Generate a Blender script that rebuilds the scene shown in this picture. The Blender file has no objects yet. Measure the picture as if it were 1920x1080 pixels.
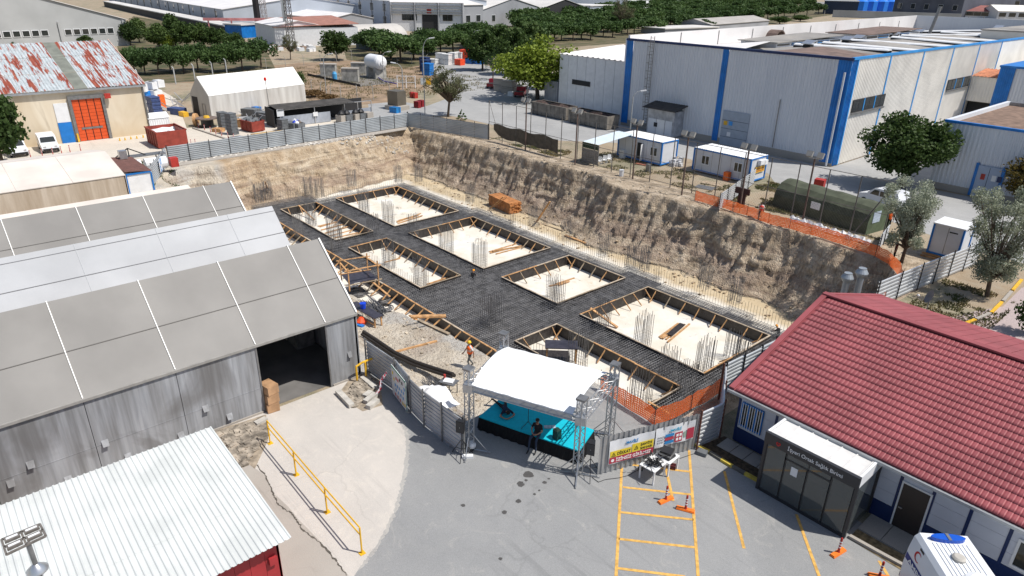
import bpy,math,random
import numpy as np
from mathutils import Vector,Matrix
RD=random.Random(7)
SC=bpy.context.scene
COL=SC.collection
PI=math.pi
cam_h=20.0
FO=1281.58
_p,_r,_t=math.radians(24.185),math.radians(1.0089),math.radians(-48.5)
def _turn(v):
 return Vector((math.cos(_t)*v[0]+math.sin(_t)*v[1],-math.sin(_t)*v[0]+math.cos(_t)*v[1],v[2]))
_u=Vector((0,math.sin(_p),math.cos(_p)));_x=Vector((1,0,0))
CR=_turn(math.cos(_r)*_x+math.sin(_r)*_u)
CU=_turn(-math.sin(_r)*_x+math.cos(_r)*_u)
CF=_turn(Vector((0,math.cos(_p),-math.sin(_p))))
cd=bpy.data.cameras.new('camera')
cam=bpy.data.objects.new('camera',cd);COL.objects.link(cam)
cam.matrix_world=Matrix(((CR.x,CU.x,-CF.x,0),(CR.y,CU.y,-CF.y,0),(CR.z,CU.z,-CF.z,cam_h),(0,0,0,1)))
cd.sensor_width=36;cd.lens=FO/1920*36;cd.clip_start=0.5;cd.clip_end=5000
SC.camera=cam
SUN_EL,SUN_AZ=58.0,33.0
w=bpy.data.worlds.new('World');SC.world=w;w.use_nodes=True
nt=w.node_tree;nt.nodes.clear()
sky=nt.nodes.new('ShaderNodeTexSky');sky.sky_type='NISHITA';sky.sun_disc=False
sky.sun_elevation=math.radians(SUN_EL);sky.sun_rotation=math.radians(90-SUN_AZ)
sky.air_density=1.0;sky.dust_density=1.5;sky.ozone_density=1.0
bg=nt.nodes.new('ShaderNodeBackground');bg.inputs[1].default_value=0.095
wo=nt.nodes.new('ShaderNodeOutputWorld')
nt.links.new(sky.outputs[0],bg.inputs[0]);nt.links.new(bg.outputs[0],wo.inputs[0])
sl=bpy.data.lights.new('sun','SUN');sl.energy=4.3;sl.angle=math.radians(0.5);sl.color=(1,.955,.89)
so=bpy.data.objects.new('sun',sl);COL.objects.link(so)
SV=Vector((math.cos(math.radians(SUN_EL))*math.cos(math.radians(SUN_AZ)),math.cos(math.radians(SUN_EL))*math.sin(math.radians(SUN_AZ)),math.sin(math.radians(SUN_EL))))
so.rotation_euler=SV.to_track_quat('Z','Y').to_euler();so.location=(0,0,60)
SC.view_settings.view_transform='Standard';SC.view_settings.look='None'
SC.view_settings.exposure=0.18;SC.view_settings.gamma=1.0;SC.view_settings.use_curve_mapping=False
def ray(x,y):return(x-960)/FO*CR-(y-540)/FO*CU+CF
def at(x,y,z=0.0):
 d=ray(x,y);t=(z-cam_h)/d.z
 return Vector((t*d.x,t*d.y,z))
def onx(X,x,y):
 d=ray(x,y);t=X/d.x;return Vector((X,t*d.y,cam_h+t*d.z))
def ony(Y,x,y):
 d=ray(x,y);t=Y/d.y;return Vector((t*d.x,Y,cam_h+t*d.z))
def proj(P):
 d=Vector(P)-Vector((0,0,cam_h));q=d.dot(CF)
 return 960+FO*d.dot(CR)/q,540-FO*d.dot(CU)/q
MATS={}
def M(name,col,rough=.8,var=.12,scale=2.,bump=0.,bscale=15.,metal=0.,col2=None,detail=4.,stretch=(1,1,1),spec=.4,world=False,alpha=None,trans=0.,emit=0.,lo=.35,hi=.65,dist=.0):
 if name in MATS:return MATS[name]
 m=bpy.data.materials.new(name);m.use_nodes=True;n=m.node_tree;L=n.links
 b=n.nodes['Principled BSDF']
 b.inputs['Roughness'].default_value=rough;b.inputs['Metallic'].default_value=metal
 b.inputs['Specular IOR Level'].default_value=spec
 if trans:b.inputs['Transmission Weight'].default_value=trans
 if alpha is not None:b.inputs['Alpha'].default_value=alpha
 if var or col2:
  if world:
   g=n.nodes.new('ShaderNodeNewGeometry');src=g.outputs['Position']
  else:
   g=n.nodes.new('ShaderNodeTexCoord');src=g.outputs['Object']
  mp=n.nodes.new('ShaderNodeMapping');mp.inputs['Scale'].default_value=stretch
  L.new(src,mp.inputs[0])
  tx=n.nodes.new('ShaderNodeTexNoise');tx.inputs['Scale'].default_value=scale;tx.inputs['Detail'].default_value=detail
  tx.inputs['Distortion'].default_value=dist
  L.new(mp.outputs[0],tx.inputs[0])
  cr=n.nodes.new('ShaderNodeValToRGB');e=cr.color_ramp.elements
  c1=[max(0,c*(1-var))for c in col];c2=[min(1,c*(1+var))for c in col]if col2 is None else col2
  if col2 is not None:c1=list(col)
  e[0].position=lo;e[1].position=hi
  e[0].color=(*c1,1);e[1].color=(*c2,1)
  L.new(tx.outputs[0],cr.inputs[0]);L.new(cr.outputs[0],b.inputs['Base Color'])
  if bump:
   t2=n.nodes.new('ShaderNodeTexNoise');t2 .inputs['Scale'].default_value=bscale;t2 .inputs['Detail'].default_value=5
   L.new(mp.outputs[0],t2 .inputs[0])
   bp=n.nodes.new('ShaderNodeBump');bp.inputs['Strength'].default_value=bump;bp.inputs['Distance'].default_value=.05
   L.new(t2 .outputs[0],bp.inputs['Height']);L.new(bp.outputs[0],b.inputs['Normal'])
 else:
  b.inputs['Base Color'].default_value=(*col,1)
 if emit:
  b.inputs['Emission Color'].default_value=(*col,1);b.inputs['Emission Strength'].default_value=emit
 MATS[name]=m;return m
def translucent(n,b,c,tr):
 t=n.nodes.new('ShaderNodeBsdfTranslucent');x=n.nodes.new('ShaderNodeMixShader');x.inputs[0].default_value=tr
 if c is not None:n.links.new(c,t.inputs[0])
 else:t.inputs[0].default_value=b.inputs['Base Color'].default_value
 n.links.new(b.outputs[0],x.inputs[1]);n.links.new(t.outputs[0],x.inputs[2]);n.links.new(x.outputs[0],n.nodes['Material Output'].inputs[0])
def node_mat(name,fn,rough=.85,spec=.3,tr=0.):
 """fn(n, L, g) -> colour socket, bump-height socket or None, distance"""
 if name in MATS:return MATS[name]
 m=bpy.data.materials.new(name);m.use_nodes=True;n=m.node_tree
 b=n.nodes['Principled BSDF'];b.inputs['Roughness'].default_value=rough;b.inputs['Specular IOR Level'].default_value=spec
 c,h,dist,st=fn(n.nodes,n.links)
 n.links.new(c,b.inputs['Base Color'])
 if tr:translucent(n,b,c,tr)
 if h is not None:
  bp=n.nodes.new('ShaderNodeBump');bp.inputs['Strength'].default_value=st;bp.inputs['Distance'].default_value=dist
  n.links.new(h,bp.inputs['Height']);n.links.new(bp.outputs[0],b.inputs['Normal'])
 MATS[name]=m;return m
def nnoise(n,L,src,scale,detail=4,stretch=(1,1,1),rough=.55,dist=0.,loc=(0,0,0),rot=(0,0,0)):
 mp=n.new('ShaderNodeMapping');mp.inputs['Scale'].default_value=stretch;mp.inputs['Location'].default_value=loc;mp.inputs['Rotation'].default_value=rot
 L.new(src,mp.inputs[0])
 t=n.new('ShaderNodeTexNoise');t.inputs['Scale'].default_value=scale;t.inputs['Detail'].default_value=detail;t.inputs['Roughness'].default_value=rough
 t.inputs['Distortion'].default_value=dist
 L.new(mp.outputs[0],t.inputs[0]);return t.outputs[0]
def nramp(n,L,src,stops):
 r=n.new('ShaderNodeValToRGB');e=r.color_ramp.elements
 while len(e)<len(stops):e.new(.5)
 for i,(p,c)in enumerate(stops):
  e[i].position=p;e[i].color=(*c,1)if len(c)==3 else c
 L.new(src,r.inputs[0]);return r.outputs[0]
def nmix(n,L,f,a,b,mode='MIX'):
 x=n.new('ShaderNodeMix');x.data_type='RGBA';x.blend_type=mode
 for s,v in((x.inputs[0],f),(x.inputs[6],a),(x.inputs[7],b)):
  if isinstance(v,(int,float)):s.default_value=v
  elif isinstance(v,tuple):s.default_value=(*v,1)if len(v)==3 else v
  else:L.new(v,s)
 return x.outputs[2]
def nmath(n,L,op,a,b=None):
 x=n.new('ShaderNodeMath');x.operation=op
 for s,v in((x.inputs[0],a),(x.inputs[1],b)):
  if v is None:continue
  if isinstance(v,(int,float)):s.default_value=v
  else:L.new(v,s)
 return x.outputs[0]
def npos(n,obj=False):
 if obj:return n.new('ShaderNodeTexCoord').outputs['Object']
 return n.new('ShaderNodeNewGeometry').outputs['Position']
ORG={}
def link(name,data,parent=None):
 o=bpy.data.objects.new(name,data);COL.objects.link(o)
 if parent is not None:o.parent=parent;ORG[o.name]=ORG[parent.name]
 else:ORG[o.name]=Vector((0,0,0))
 return o
def tag(o,label=None,cat=None,group=None,kind=None):
 if label:o['label']=label
 if cat:o['category']=cat
 if group:o['group']=group
 if kind:o['kind']=kind
 return o
def thing(name,label,cat,loc=(0,0,0),group=None):
 o=link(name,None);o.location=loc;ORG[o.name]=Vector(loc);o.empty_display_size=.3
 return tag(o,label,cat,group)
def frame(a,b):
 """orthonormal axes along a->b"""
 d=(Vector(b)-Vector(a));l=d.length;d=d/l if l>1e-9 else Vector((0,0,1))
 up=Vector((0,0,1))if abs(d.z)<.95 else Vector((1,0,0))
 s=d.cross(up).normalized();t=s.cross(d).normalized()
 return d,s,t,l
class MB:
 def __init__(s):s.v=[];s.f=[]
 def add(s,vs,fs):
  k=len(s.v);s.v.extend([tuple(v)for v in vs]);s.f.extend([tuple(i+k for i in f)for f in fs]);return s
 def box(s,x0,y0,z0,x1,y1,z1):
  return s.add([(x0,y0,z0),(x1,y0,z0),(x1,y1,z0),(x0,y1,z0),(x0,y0,z1),(x1,y0,z1),(x1,y1,z1),(x0,y1,z1)],[(0,3,2,1),(4,5,6,7),(0,1,5,4),(1,2,6,5),(2,3,7,6),(3,0,4,7)])
 def cbox(s,c,sx,sy,sz,rz=0.):
  """box standing on c, turned by rz"""
  ca,sa=math.cos(rz),math.sin(rz);vs=[]
  for z in(0,sz):
   for x,y in((-1,-1),(1,-1),(1,1),(-1,1)):
    X,Y=x*sx/2,y*sy/2;vs.append((c[0]+ca*X-sa*Y,c[1]+sa*X+ca*Y,c[2]+z))
  return s.add(vs,[(0,3,2,1),(4,5,6,7),(0,1,5,4),(1,2,6,5),(2,3,7,6),(3,0,4,7)])
 def bar(s,a,b,w,h=None):
  h=h or w;d,e,t,l=frame(a,b);a=Vector(a);b=Vector(b);vs=[]
  for p in(a,b):
   for i,j in((-1,-1),(1,-1),(1,1),(-1,1)):vs.append(p+e*(i*w/2)+t*(j*h/2))
  return s.add(vs,[(0,1,2,3),(7,6,5,4),(0,4,5,1),(1,5,6,2),(2,6,7,3),(3,7,4,0)])
 def rod(s,a,b,r,n=5,r2=None,cap=True):
  r2=r if r2 is None else r2;d,e,t,l=frame(a,b);a=Vector(a);b=Vector(b);vs=[]
  for p,q in((a,r),(b,r2)):
   for i in range(n):
    g=2*PI*i/n;vs.append(p+e*(q*math.cos(g))+t*(q*math.sin(g)))
  fs=[(i,i+n,(i+1)%n+n,(i+1)%n)for i in range(n)]
  if cap:fs+=[tuple(range(n)),tuple(range(2*n-1,n-1,-1))]
  return s.add(vs,fs)
 def tube(s,pts,r,n=6):
  for i in range(len(pts)-1):
   r0=r[i]if isinstance(r,(list,tuple))else r;r1=r[i+1]if isinstance(r,(list,tuple))else r
   s.rod(pts[i],pts[i+1],r0,n,r1)
  return s
 def lathe(s,c,prof,n=12):
  vs=[]
  for r,z in prof:
   for i in range(n):
    g=2*PI*i/n;vs.append((c[0]+r*math.cos(g),c[1]+r*math.sin(g),c[2]+z))
  fs=[]
  for k in range(len(prof)-1):
   for i in range(n):fs.append((k*n+i,k*n+(i+1)%n,(k+1)*n+(i+1)%n,(k+1)*n+i))
  fs.append(tuple(range(n-1,-1,-1)));fs.append(tuple((len(prof)-1)*n+i for i in range(n)))
  return s.add(vs,fs)
 def poly(s,pts):return s.add(pts,[tuple(range(len(pts)))])
 def ext(s,pts,z0,z1):
  n=len(pts);vs=[(p[0],p[1],z0)for p in pts]+[(p[0],p[1],z1)for p in pts]
  return s.add(vs,[tuple(range(n-1,-1,-1)),tuple(range(n,2*n))]+[(i,(i+1)%n,(i+1)%n+n,i+n)for i in range(n)])
 def prism(s,pts,dv):
  """planar polygon swept along dv"""
  n=len(pts);dv=Vector(dv);vs=[Vector(p)for p in pts]+[Vector(p)+dv for p in pts]
  return s.add(vs,[tuple(range(n-1,-1,-1)),tuple(range(n,2*n))]+[(i,(i+1)%n,(i+1)%n+n,i+n)for i in range(n)])
 def corr(s,o,u,v,nrm,pitch,depth,duty=.35,back=.0):
  """ribbed sheet: origin o, ribs follow each other along u and run along v"""
  o,u,v,nrm=Vector(o),Vector(u),Vector(v),Vector(nrm);lu=u.length;du=u/lu
  k=max(1,int(round(lu/pitch)));pt=lu/k;pr=[]
  for i in range(k):
   x=i*pt
   pr+=[(x,0),(x+pt*(1-duty)*.78,0),(x+pt*(1-duty),depth),(x+pt*(1-duty*.22),depth)]
  pr.append((lu,0))
  vs=[]
  for x,d in pr:
   p=o+du*x+nrm*d;vs+=[p,p+v]
  return s.add(vs,[(2*i,2*i+2,2*i+3,2*i+1)for i in range(len(pr)-1)])
 def build(s,name,mat,parent=None,smooth=False,kind=None):
  me=bpy.data.meshes.new(name);off=ORG[parent.name]if parent is not None else None
  v=s.v if off is None or off.length==0 else[(a[0]-off.x,a[1]-off.y,a[2]-off.z)for a in s.v]
  me.from_pydata(v,[],s.f);me.materials.append(mat)
  if smooth:me.polygons.foreach_set('use_smooth',[True]*len(me.polygons))
  me.update()
  o=link(name,me,parent)
  if kind:o['kind']=kind
  return o
def struct(o):o['kind']='structure';return o
def mesh_np(name,V,F,mat,parent=None,smooth=False):
 me=bpy.data.meshes.new(name)
 V=np.asarray(V,dtype=np.float32)
 if parent is not None:V=V-np.array(ORG[parent.name],dtype=np.float32)
 F=np.asarray(F,dtype=np.int32);k=F.shape[1]
 me.vertices.add(len(V));me.vertices.foreach_set('co',V.ravel())
 me.loops.add(F.size);me.loops.foreach_set('vertex_index',F.ravel())
 me.polygons.add(len(F));me.polygons.foreach_set('loop_start',np.arange(0,F.size,k,dtype=np.int32))
 me.polygons.foreach_set('loop_total',np.full(len(F),k,dtype=np.int32))
 if smooth:me.polygons.foreach_set('use_smooth',np.ones(len(F),dtype=bool))
 me.materials.append(mat);me.update(calc_edges=True)
 return link(name,me,parent)
def share(name,me,parent,loc=(0,0,0),rot=(0,0,0),sc=(1,1,1)):
 """another object on the same mesh; loc in world coordinates"""
 o=bpy.data.objects.new(name,me);COL.objects.link(o)
 if parent is not None:
  o.parent=parent;ORG[o.name]=ORG[parent.name];loc=Vector(loc)-ORG[parent.name]
 o.location=loc;o.rotation_euler=rot;o.scale=sc
 return o
def dup(root,loc,rz=0.,label=None,group=None,sc=None):
 def cp(o,par):
  c=o.copy();COL.objects.link(c);c.parent=par;ORG[c.name]=ORG.get(o.name,Vector())
  for ch in o.children:cp(ch,c)
  return c
 r=cp(root,None);r.location=loc;r.rotation_euler=(0,0,rz)
 if sc:r.scale=(sc,sc,sc)
 if label:r['label']=label
 if group:r['group']=group
 ORG[r.name]=Vector(loc)
 return r
def place(o,loc,rz=0.):o.location=loc;o.rotation_euler=(0,0,rz);return o
_rs=np.random.RandomState(3);_tab=_rs.rand(256,256)
def vn(x,y):
 xi=np.floor(x).astype(int);yi=np.floor(y).astype(int);fx=x-xi;fy=y-yi
 fx=fx*fx*(3-2*fx);fy=fy*fy*(3-2*fy);g=lambda a,b:_tab[a%256,b%256]
 return(g(xi,yi)*(1-fx)+g(xi+1,yi)*fx)*(1-fy)+(g(xi,yi+1)*(1-fx)+g(xi+1,yi+1)*fx)*fy
def fbm(x,y,oc=4):
 s=0;a=.5
 for i in range(oc):s=s+a*(vn(x*2**i+17*i,y*2**i+5*i)-.5)*2;a*=.55
 return s
def text_mesh(name,s,size,mat,parent,origin,right,up,width=None,extr=.004,bold=False):
 """lettering as flat geometry; origin lower left, in world coordinates"""
 cu=bpy.data.curves.new(name,'FONT');cu.body=s;cu.size=size;cu.extrude=extr
 if bold:cu.offset=size*.018
 ob=bpy.data.objects.new(name,cu);COL.objects.link(ob);bpy.context.view_layer.update()
 me=bpy.data.meshes.new_from_object(ob);bpy.data.objects.remove(ob)
 n=len(me.vertices);co=np.empty(n*3,dtype=np.float32);me.vertices.foreach_get('co',co);co=co.reshape(-1,3)
 if width and n:co[:,0]*=width/max(1e-3,co[:,0].max())
 r,u=np.array(Vector(right).normalized()),np.array(Vector(up).normalized());nn=np.cross(r,u)
 P=np.array(origin)+co[:,:1]*r+co[:,1:2]*u+co[:,2:]*nn-np.array(ORG[parent.name])
 me.vertices.foreach_set('co',P.astype(np.float32).ravel());me.materials.clear();me.materials.append(mat);me.update()
 return link(name,me,parent)
 # GROUND AND PIT
def m_dirt(n,L):
 p=npos(n)
 a=nnoise(n,L,p,.12,6,dist=.6);b=nnoise(n,L,p,1.3,6);c=nnoise(n,L,p,14,4)
 base=nramp(n,L,a,[(.28,(.21,.14,.08)),(.42,(.32,.225,.135)),(.52,(.37,.285,.185)),(.6,(.15,.145,.07)),(.75,(.08,.095,.035))])
 base=nmix(n,L,nramp(n,L,b,[(.35,(0,0,0)),(.7,(.7,.7,.7))]),base,(.36,.31,.235))
 base=nmix(n,L,.35,base,nramp(n,L,c,[(.3,(.12,.10,.07)),(.7,(.46,.41,.33))]))
 return base,c,.06,.5
M_DIRT=node_mat('dry_earth',m_dirt)
def m_floorpos(n,L):
 """site terrain: banded earth on the slopes, pale lean concrete on the floor, dusty terrace"""
 p=npos(n);sx=n.new('ShaderNodeSeparateXYZ');L.new(p,sx.inputs[0]);z=sx.outputs[2]
 big=nnoise(n,L,p,.16,5,dist=.8);mid=nnoise(n,L,p,.9,6,stretch=(1,1,.5),dist=.4);fine=nnoise(n,L,p,6,5,stretch=(1.6,1.6,.5));tiny=nnoise(n,L,p,22,3)
 earth=nramp(n,L,mid,[(.25,(.13,.098,.07)),(.38,(.30,.235,.165)),(.5,(.47,.38,.28)),(.62,(.62,.52,.40)),(.78,(.72,.64,.52))])
 hz=nmath(n,L,'ADD',z,nmath(n,L,'MULTIPLY',nmath(n,L,'SUBTRACT',big,.5),6.5))
 band=nramp(n,L,nmath(n,L,'DIVIDE',nmath(n,L,'ADD',hz,6.0),6.0),[(.0,(0,0,0)),(.22,(.0,.0,.0)),(.32,(.6,.6,.6)),(.42,(.55,.55,.55)),(.5,(0,0,0)),(1,(0,0,0))])
 earth=nmix(n,L,band,earth,nmix(n,L,fine,(.20,.13,.11),(.42,.31,.26)))
 fx=nramp(n,L,nmath(n,L,'DIVIDE',nmath(n,L,'ADD',sx.outputs[0],88),12.0),[(.55,(1,1,1)),(1,(0,0,0))])
 yel=nramp(n,L,mid,[(.3,(.36,.25,.145)),(.5,(.52,.41,.28)),(.7,(.66,.57,.44))])
 yel=nmix(n,L,band,yel,(.30,.20,.15))
 fy=nramp(n,L,nmath(n,L,'DIVIDE',nmath(n,L,'SUBTRACT',sx.outputs[1],20),20.0),[(.0,(1,1,1)),(.8,(0,0,0))])
 yel=nmix(n,L,nmath(n,L,'MULTIPLY',fy,.7),yel,(.46,.265,.12))
 earth=nmix(n,L,nmath(n,L,'MULTIPLY',fx,.85),earth,yel)
 earth=nmix(n,L,.35,earth,nramp(n,L,fine,[(.3,(.155,.115,.08)),(.5,(.43,.345,.25)),(.72,(.74,.65,.52))]))
 earth=nmix(n,L,nramp(n,L,nnoise(n,L,p,.35,4,loc=(9,3,1)),[(.55,(0,0,0)),(.68,(.6,.6,.6))]),earth,(.33,.26,.185))
 con=nramp(n,L,nnoise(n,L,p,.35,6,dist=1.2),[(.3,(.62,.56,.46)),(.5,(.68,.64,.56)),(.7,(.70,.69,.65))])
 con=nmix(n,L,nramp(n,L,nnoise(n,L,p,.8,5,loc=(3,3,3)),[(.58,(0,0,0)),(.75,(.45,.45,.45))]),con,(.50,.38,.22))
 toe=nmath(n,L,'ADD',nmath(n,L,'DIVIDE',nmath(n,L,'SUBTRACT',sx.outputs[1],48.3),3.2),nmath(n,L,'SUBTRACT',nnoise(n,L,p,.4,6),.5))
 con=nmix(n,L,nramp(n,L,toe,[(.35,(0,0,0)),(.75,(1,1,1))]),con,nmix(n,L,mid,(.40,.30,.175),(.62,.53,.38)))
 ff=nramp(n,L,nmath(n,L,'ADD',nmath(n,L,'MULTIPLY',nmath(n,L,'ADD',z,5.5),1.6),nmath(n,L,'MULTIPLY',mid,.5)),[(.30,(1,1,1)),(.48,(0,0,0))])
 col=nmix(n,L,ff,earth,con)
 ter=nramp(n,L,nnoise(n,L,p,.5,7,dist=.5),[(.3,(.47,.40,.31)),(.5,(.60,.53,.43)),(.7,(.68,.62,.53))])
 ter=nmix(n,L,nramp(n,L,nnoise(n,L,p,.25,5,loc=(5,1,0)),[(.52,(0,0,0)),(.6,(.75,.75,.75))]),ter,(.45,.445,.43))
 ter=nmix(n,L,.25,ter,nramp(n,L,tiny,[(.35,(.2,.18,.15)),(.65,(.62,.58,.5))]))
 my=nramp(n,L,nmath(n,L,'DIVIDE',nmath(n,L,'SUBTRACT',sx.outputs[1],20),10.0),[(.56,(1,1,1)),(.70,(0,0,0))])
 mz=nramp(n,L,nmath(n,L,'ADD',z,3.2),[(.0,(0,0,0)),(.5,(1,1,1))])
 col=nmix(n,L,nmath(n,L,'MULTIPLY',my,mz),col,ter)
 strat=nnoise(n,L,p,1.0,5,stretch=(.12,.12,2.6),dist=.6);streak=nnoise(n,L,p,3.0,4,stretch=(1.6,1.6,.12),loc=(2,7,0))
 fw=nmath(n,L,'MULTIPLY',nramp(n,L,nmath(n,L,'MULTIPLY',z,-.5),[(.1,(0,0,0)),(.5,(1,1,1))]),nmath(n,L,'SUBTRACT',1.0,ff))
 col=nmix(n,L,nmath(n,L,'MULTIPLY',fw,nramp(n,L,strat,[(.40,(.5,.5,.5)),(.5,(0,0,0))])),col,(.24,.175,.135))
 col=nmix(n,L,nmath(n,L,'MULTIPLY',fw,nramp(n,L,strat,[(.56,(0,0,0)),(.66,(.45,.45,.45))])),col,(.62,.53,.40))
 col=nmix(n,L,nmath(n,L,'MULTIPLY',fw,nramp(n,L,streak,[(.36,(.45,.45,.45)),(.46,(0,0,0))])),col,(.20,.155,.12))
 h=nmath(n,L,'ADD',nmath(n,L,'ADD',nmath(n,L,'MULTIPLY',fine,.7),nmath(n,L,'MULTIPLY',mid,1.0)),nmath(n,L,'ADD',nmath(n,L,'MULTIPLY',strat,.6),nmath(n,L,'MULTIPLY',streak,.5)))
 h=nmath(n,L,'MULTIPLY',h,nmath(n,L,'SUBTRACT',1.0,nmath(n,L,'MULTIPLY',ff,.95)))
 return col,h,.30,.9
M_SITE=node_mat('excavated_earth',m_floorpos,rough=.95,spec=.15)
X0,X1,Y0,Y1=-89.0,-14.6,15.0,60.6
FLOOR,MAT=-5.5,-4.7
_re=[(-84.7,56.2),(-64.8,56.9),(-52.3,57.6),(-45.9,56.2),(-40.2,56.5),(-35.2,57.1),(-31.,56.4),(-25.2,57.4),(-22.,56.1),(-20.,56.6),(-18.2,56.1),(-16.6,53.4),(-15.8,49.4),(-15.2,40)]
def site_h(X,Y):
 re=np.interp(X,[a for a,b in _re],[b for a,b in _re])+fbm(X*.5,X*0+3,3)*.5
 rn=np.interp(Y,[15,22,25,31,36,55.5,61],[-76,-82,-81.4,-82.9,-83,-86.3,-86.5])+fbm(Y*.5,Y*0+9,3)*.5
 lump=fbm(X*.22+3,Y*.22,5)
 comb=(vn(X*1.9,X*0+7.3)-.5)*.5*(vn(X*.13+9,Y*.02)>.5)
 def prof(d,wd,steep=1.7):
  t=np.clip(d/wd,0,1);return FLOOR*(1-(1-t)**steep)
 zE=prof(re-Y+lump*.5+comb*.8,4.9+fbm(X*.1,X*0+1,2)*1.2,1.9)
 zN=prof(X-rn+fbm(Y*.3+5,X*.3,4)*.8,4.7,1.5)
 crest=np.interp(X,[-60,-54,-48,-40,-37,-33,-30,-20],[17.5,18.8,21.3,23.2,24.0,24.2,24.9,25.4])+fbm(X*.4,X*0+21,3)*.5
 y0=np.interp(X,[-80,-26,-22.7,-22.3,-14],[16.2,16.2,16.2,24.4,24.4])
 top=-np.clip((Y-y0)/3.2,0,1)**1.2*2.0-np.clip((Y-y0-3)/5,0,1)*.25
 t=np.clip((Y-crest)/2.2,0,1);zW=np.where(Y>crest,np.minimum(top,-2.2)+(FLOOR+2.2)*(1-(1-t)**1.3),top)
 zW=np.maximum(zW,FLOOR);zW=np.where(X<-60,np.where(Y<19,0,prof(Y-19,4)),zW)
 zS=prof(-15.9+np.where(Y>49,0,0)-X,2.2)
 zS=np.where(X>-15.9,0,zS)
 z=np.maximum(np.maximum(zE,zN),np.maximum(zW,zS))
 sl=np.clip(-z/.6,0,1)*np.clip((z-FLOOR)/.8,0,1)
 z=z+sl*(fbm(X*1.4,Y*1.4,5)*.22)*(np.where(zW>=z-.02,.35,1))
 z=np.where(z<-.02,z-.02,z)
 z=np.clip(z,FLOOR-.02,0)
 z=z+np.where(z<FLOOR+.03,fbm(X*.3,Y*.3,3)*.05,0)
 return z
def site():
 st=.16
 xs=np.arange(X0,X1+1e-6,st);ys=np.arange(Y0,Y1+1e-6,st);xs[-1]=X1;ys[-1]=Y1
 X,Y=np.meshgrid(xs,ys);Z=site_h(X,Y)
 Z[0,:]=0;Z[-1,:]=0;Z[:,0]=0;Z[:,-1]=0
 sl=np.clip(-Z/1.0,0,1)*np.clip((Z-FLOOR)/1.0,0,1)*np.where((Y<29)&(Z>-3.4)&(X>-60),.15,1)
 dx=fbm(X*2.6+40,Z*3.1+Y*.9,4)*.34*sl;dy=(fbm(X*3.2+80,Z*2.4+Y*.5+13,5)*.28+fbm(X*.5+8,Z*.5,2)*.3+(vn(X*.35,Z*2.6)-.5)*.32+(vn(X*2.4,Z*.25+X*.3)-.5)*.22)*sl
 V=np.stack([X+dx,Y+dy,Z],-1).reshape(-1,3)
 h,wd=X.shape;i=np.arange((h-1)*(wd-1));r,c=i//(wd-1),i%(wd-1);a=r*wd+c
 F=np.stack([a,a+1,a+wd+1,a+wd],1)
 o=mesh_np('excavation_ground',V,F,M_SITE,smooth=False);return struct(o)
site()
g=MB();BIG=2500
g.poly([(-BIG,-BIG,0),(BIG,-BIG,0),(BIG,Y0,0),(-BIG,Y0,0)]);g.poly([(-BIG,Y1,0),(BIG,Y1,0),(BIG,BIG,0),(-BIG,BIG,0)])
g.poly([(-BIG,Y0,0),(X0,Y0,0),(X0,Y1,0),(-BIG,Y1,0)]);g.poly([(X1,Y0,0),(BIG,Y0,0),(BIG,Y1,0),(X1,Y1,0)])
struct(g.build('ground',M_DIRT))
def asphalt(dark,light,crack=(.30,.30,.29),dust=(.40,.37,.32),dustlo=.6,cr=.16,tyre=.3):
 def fn(n,L):
  p=npos(n);vo=n.new('ShaderNodeTexVoronoi');vo.feature='DISTANCE_TO_EDGE';vo.inputs['Scale'].default_value=.22
  ad=n.new('ShaderNodeVectorMath');ad.operation='ADD';nz=n.new('ShaderNodeTexNoise');nz.inputs['Scale'].default_value=1.2;nz.inputs['Detail'].default_value=6;L.new(p,nz.inputs[0]);L.new(p,ad.inputs[0]);L.new(nz.outputs[1],ad.inputs[1]);L.new(ad.outputs[0],vo.inputs['Vector'])
  cmask=nmath(n,L,'MULTIPLY',nramp(n,L,vo.outputs['Distance'],[(.0,(1,1,1)),(.012,(0,0,0))]),nramp(n,L,nnoise(n,L,p,.15,3,loc=(7,2,0)),[(.5,(0,0,0)),(.56,(cr,cr,cr))]))
  ty=nmath(n,L,'MULTIPLY',nramp(n,L,nnoise(n,L,p,1.6,5,stretch=(.10,1.6,1),rot=(0,0,.5),dist=.9),[(.55,(0,0,0)),(.68,(tyre,tyre,tyre))]),nramp(n,L,nnoise(n,L,p,.12,3,loc=(1,9,0)),[(.42,(0,0,0)),(.6,(1,1,1))]))
  a=nnoise(n,L,p,.18,6,dist=1.0);b=nnoise(n,L,p,1.1,6,dist=.3);c=nnoise(n,L,p,45,3);e=nnoise(n,L,p,.55,8,rough=.7,loc=(4,8,0),dist=2.0)
  col=nramp(n,L,a,[(.3,dark),(.7,light)])
  col=nmix(n,L,nramp(n,L,b,[(.4,(0,0,0)),(.75,(.35,.35,.35))]),col,crack)
  col=nmix(n,L,nramp(n,L,e,[(dustlo,(0,0,0)),(dustlo+.12,(.5,.5,.5))]),col,dust)
  col=nmix(n,L,.3,col,nramp(n,L,c,[(.25,tuple(x*.45 for x in dark)),(.75,tuple(min(1,x*1.6)for x in light))]))
  col=nmix(n,L,ty,col,tuple(x*.62 for x in dark));col=nmix(n,L,cmask,col,tuple(x*.35 for x in dark))
  return col,c,.01,.25
 return fn
M_YARD=node_mat('yard_asphalt',asphalt((.215,.22,.222),(.30,.302,.30),dust=(.45,.43,.39),dustlo=.56))
M_ROAD=node_mat('road_asphalt',asphalt((.26,.262,.26),(.37,.37,.365),crack=(.42,.42,.41),dust=(.50,.47,.42)))
M_APRON=node_mat('dusty_concrete',asphalt((.44,.415,.385),(.54,.505,.46),crack=(.40,.385,.36),dust=(.62,.57,.50),dustlo=.52))
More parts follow.
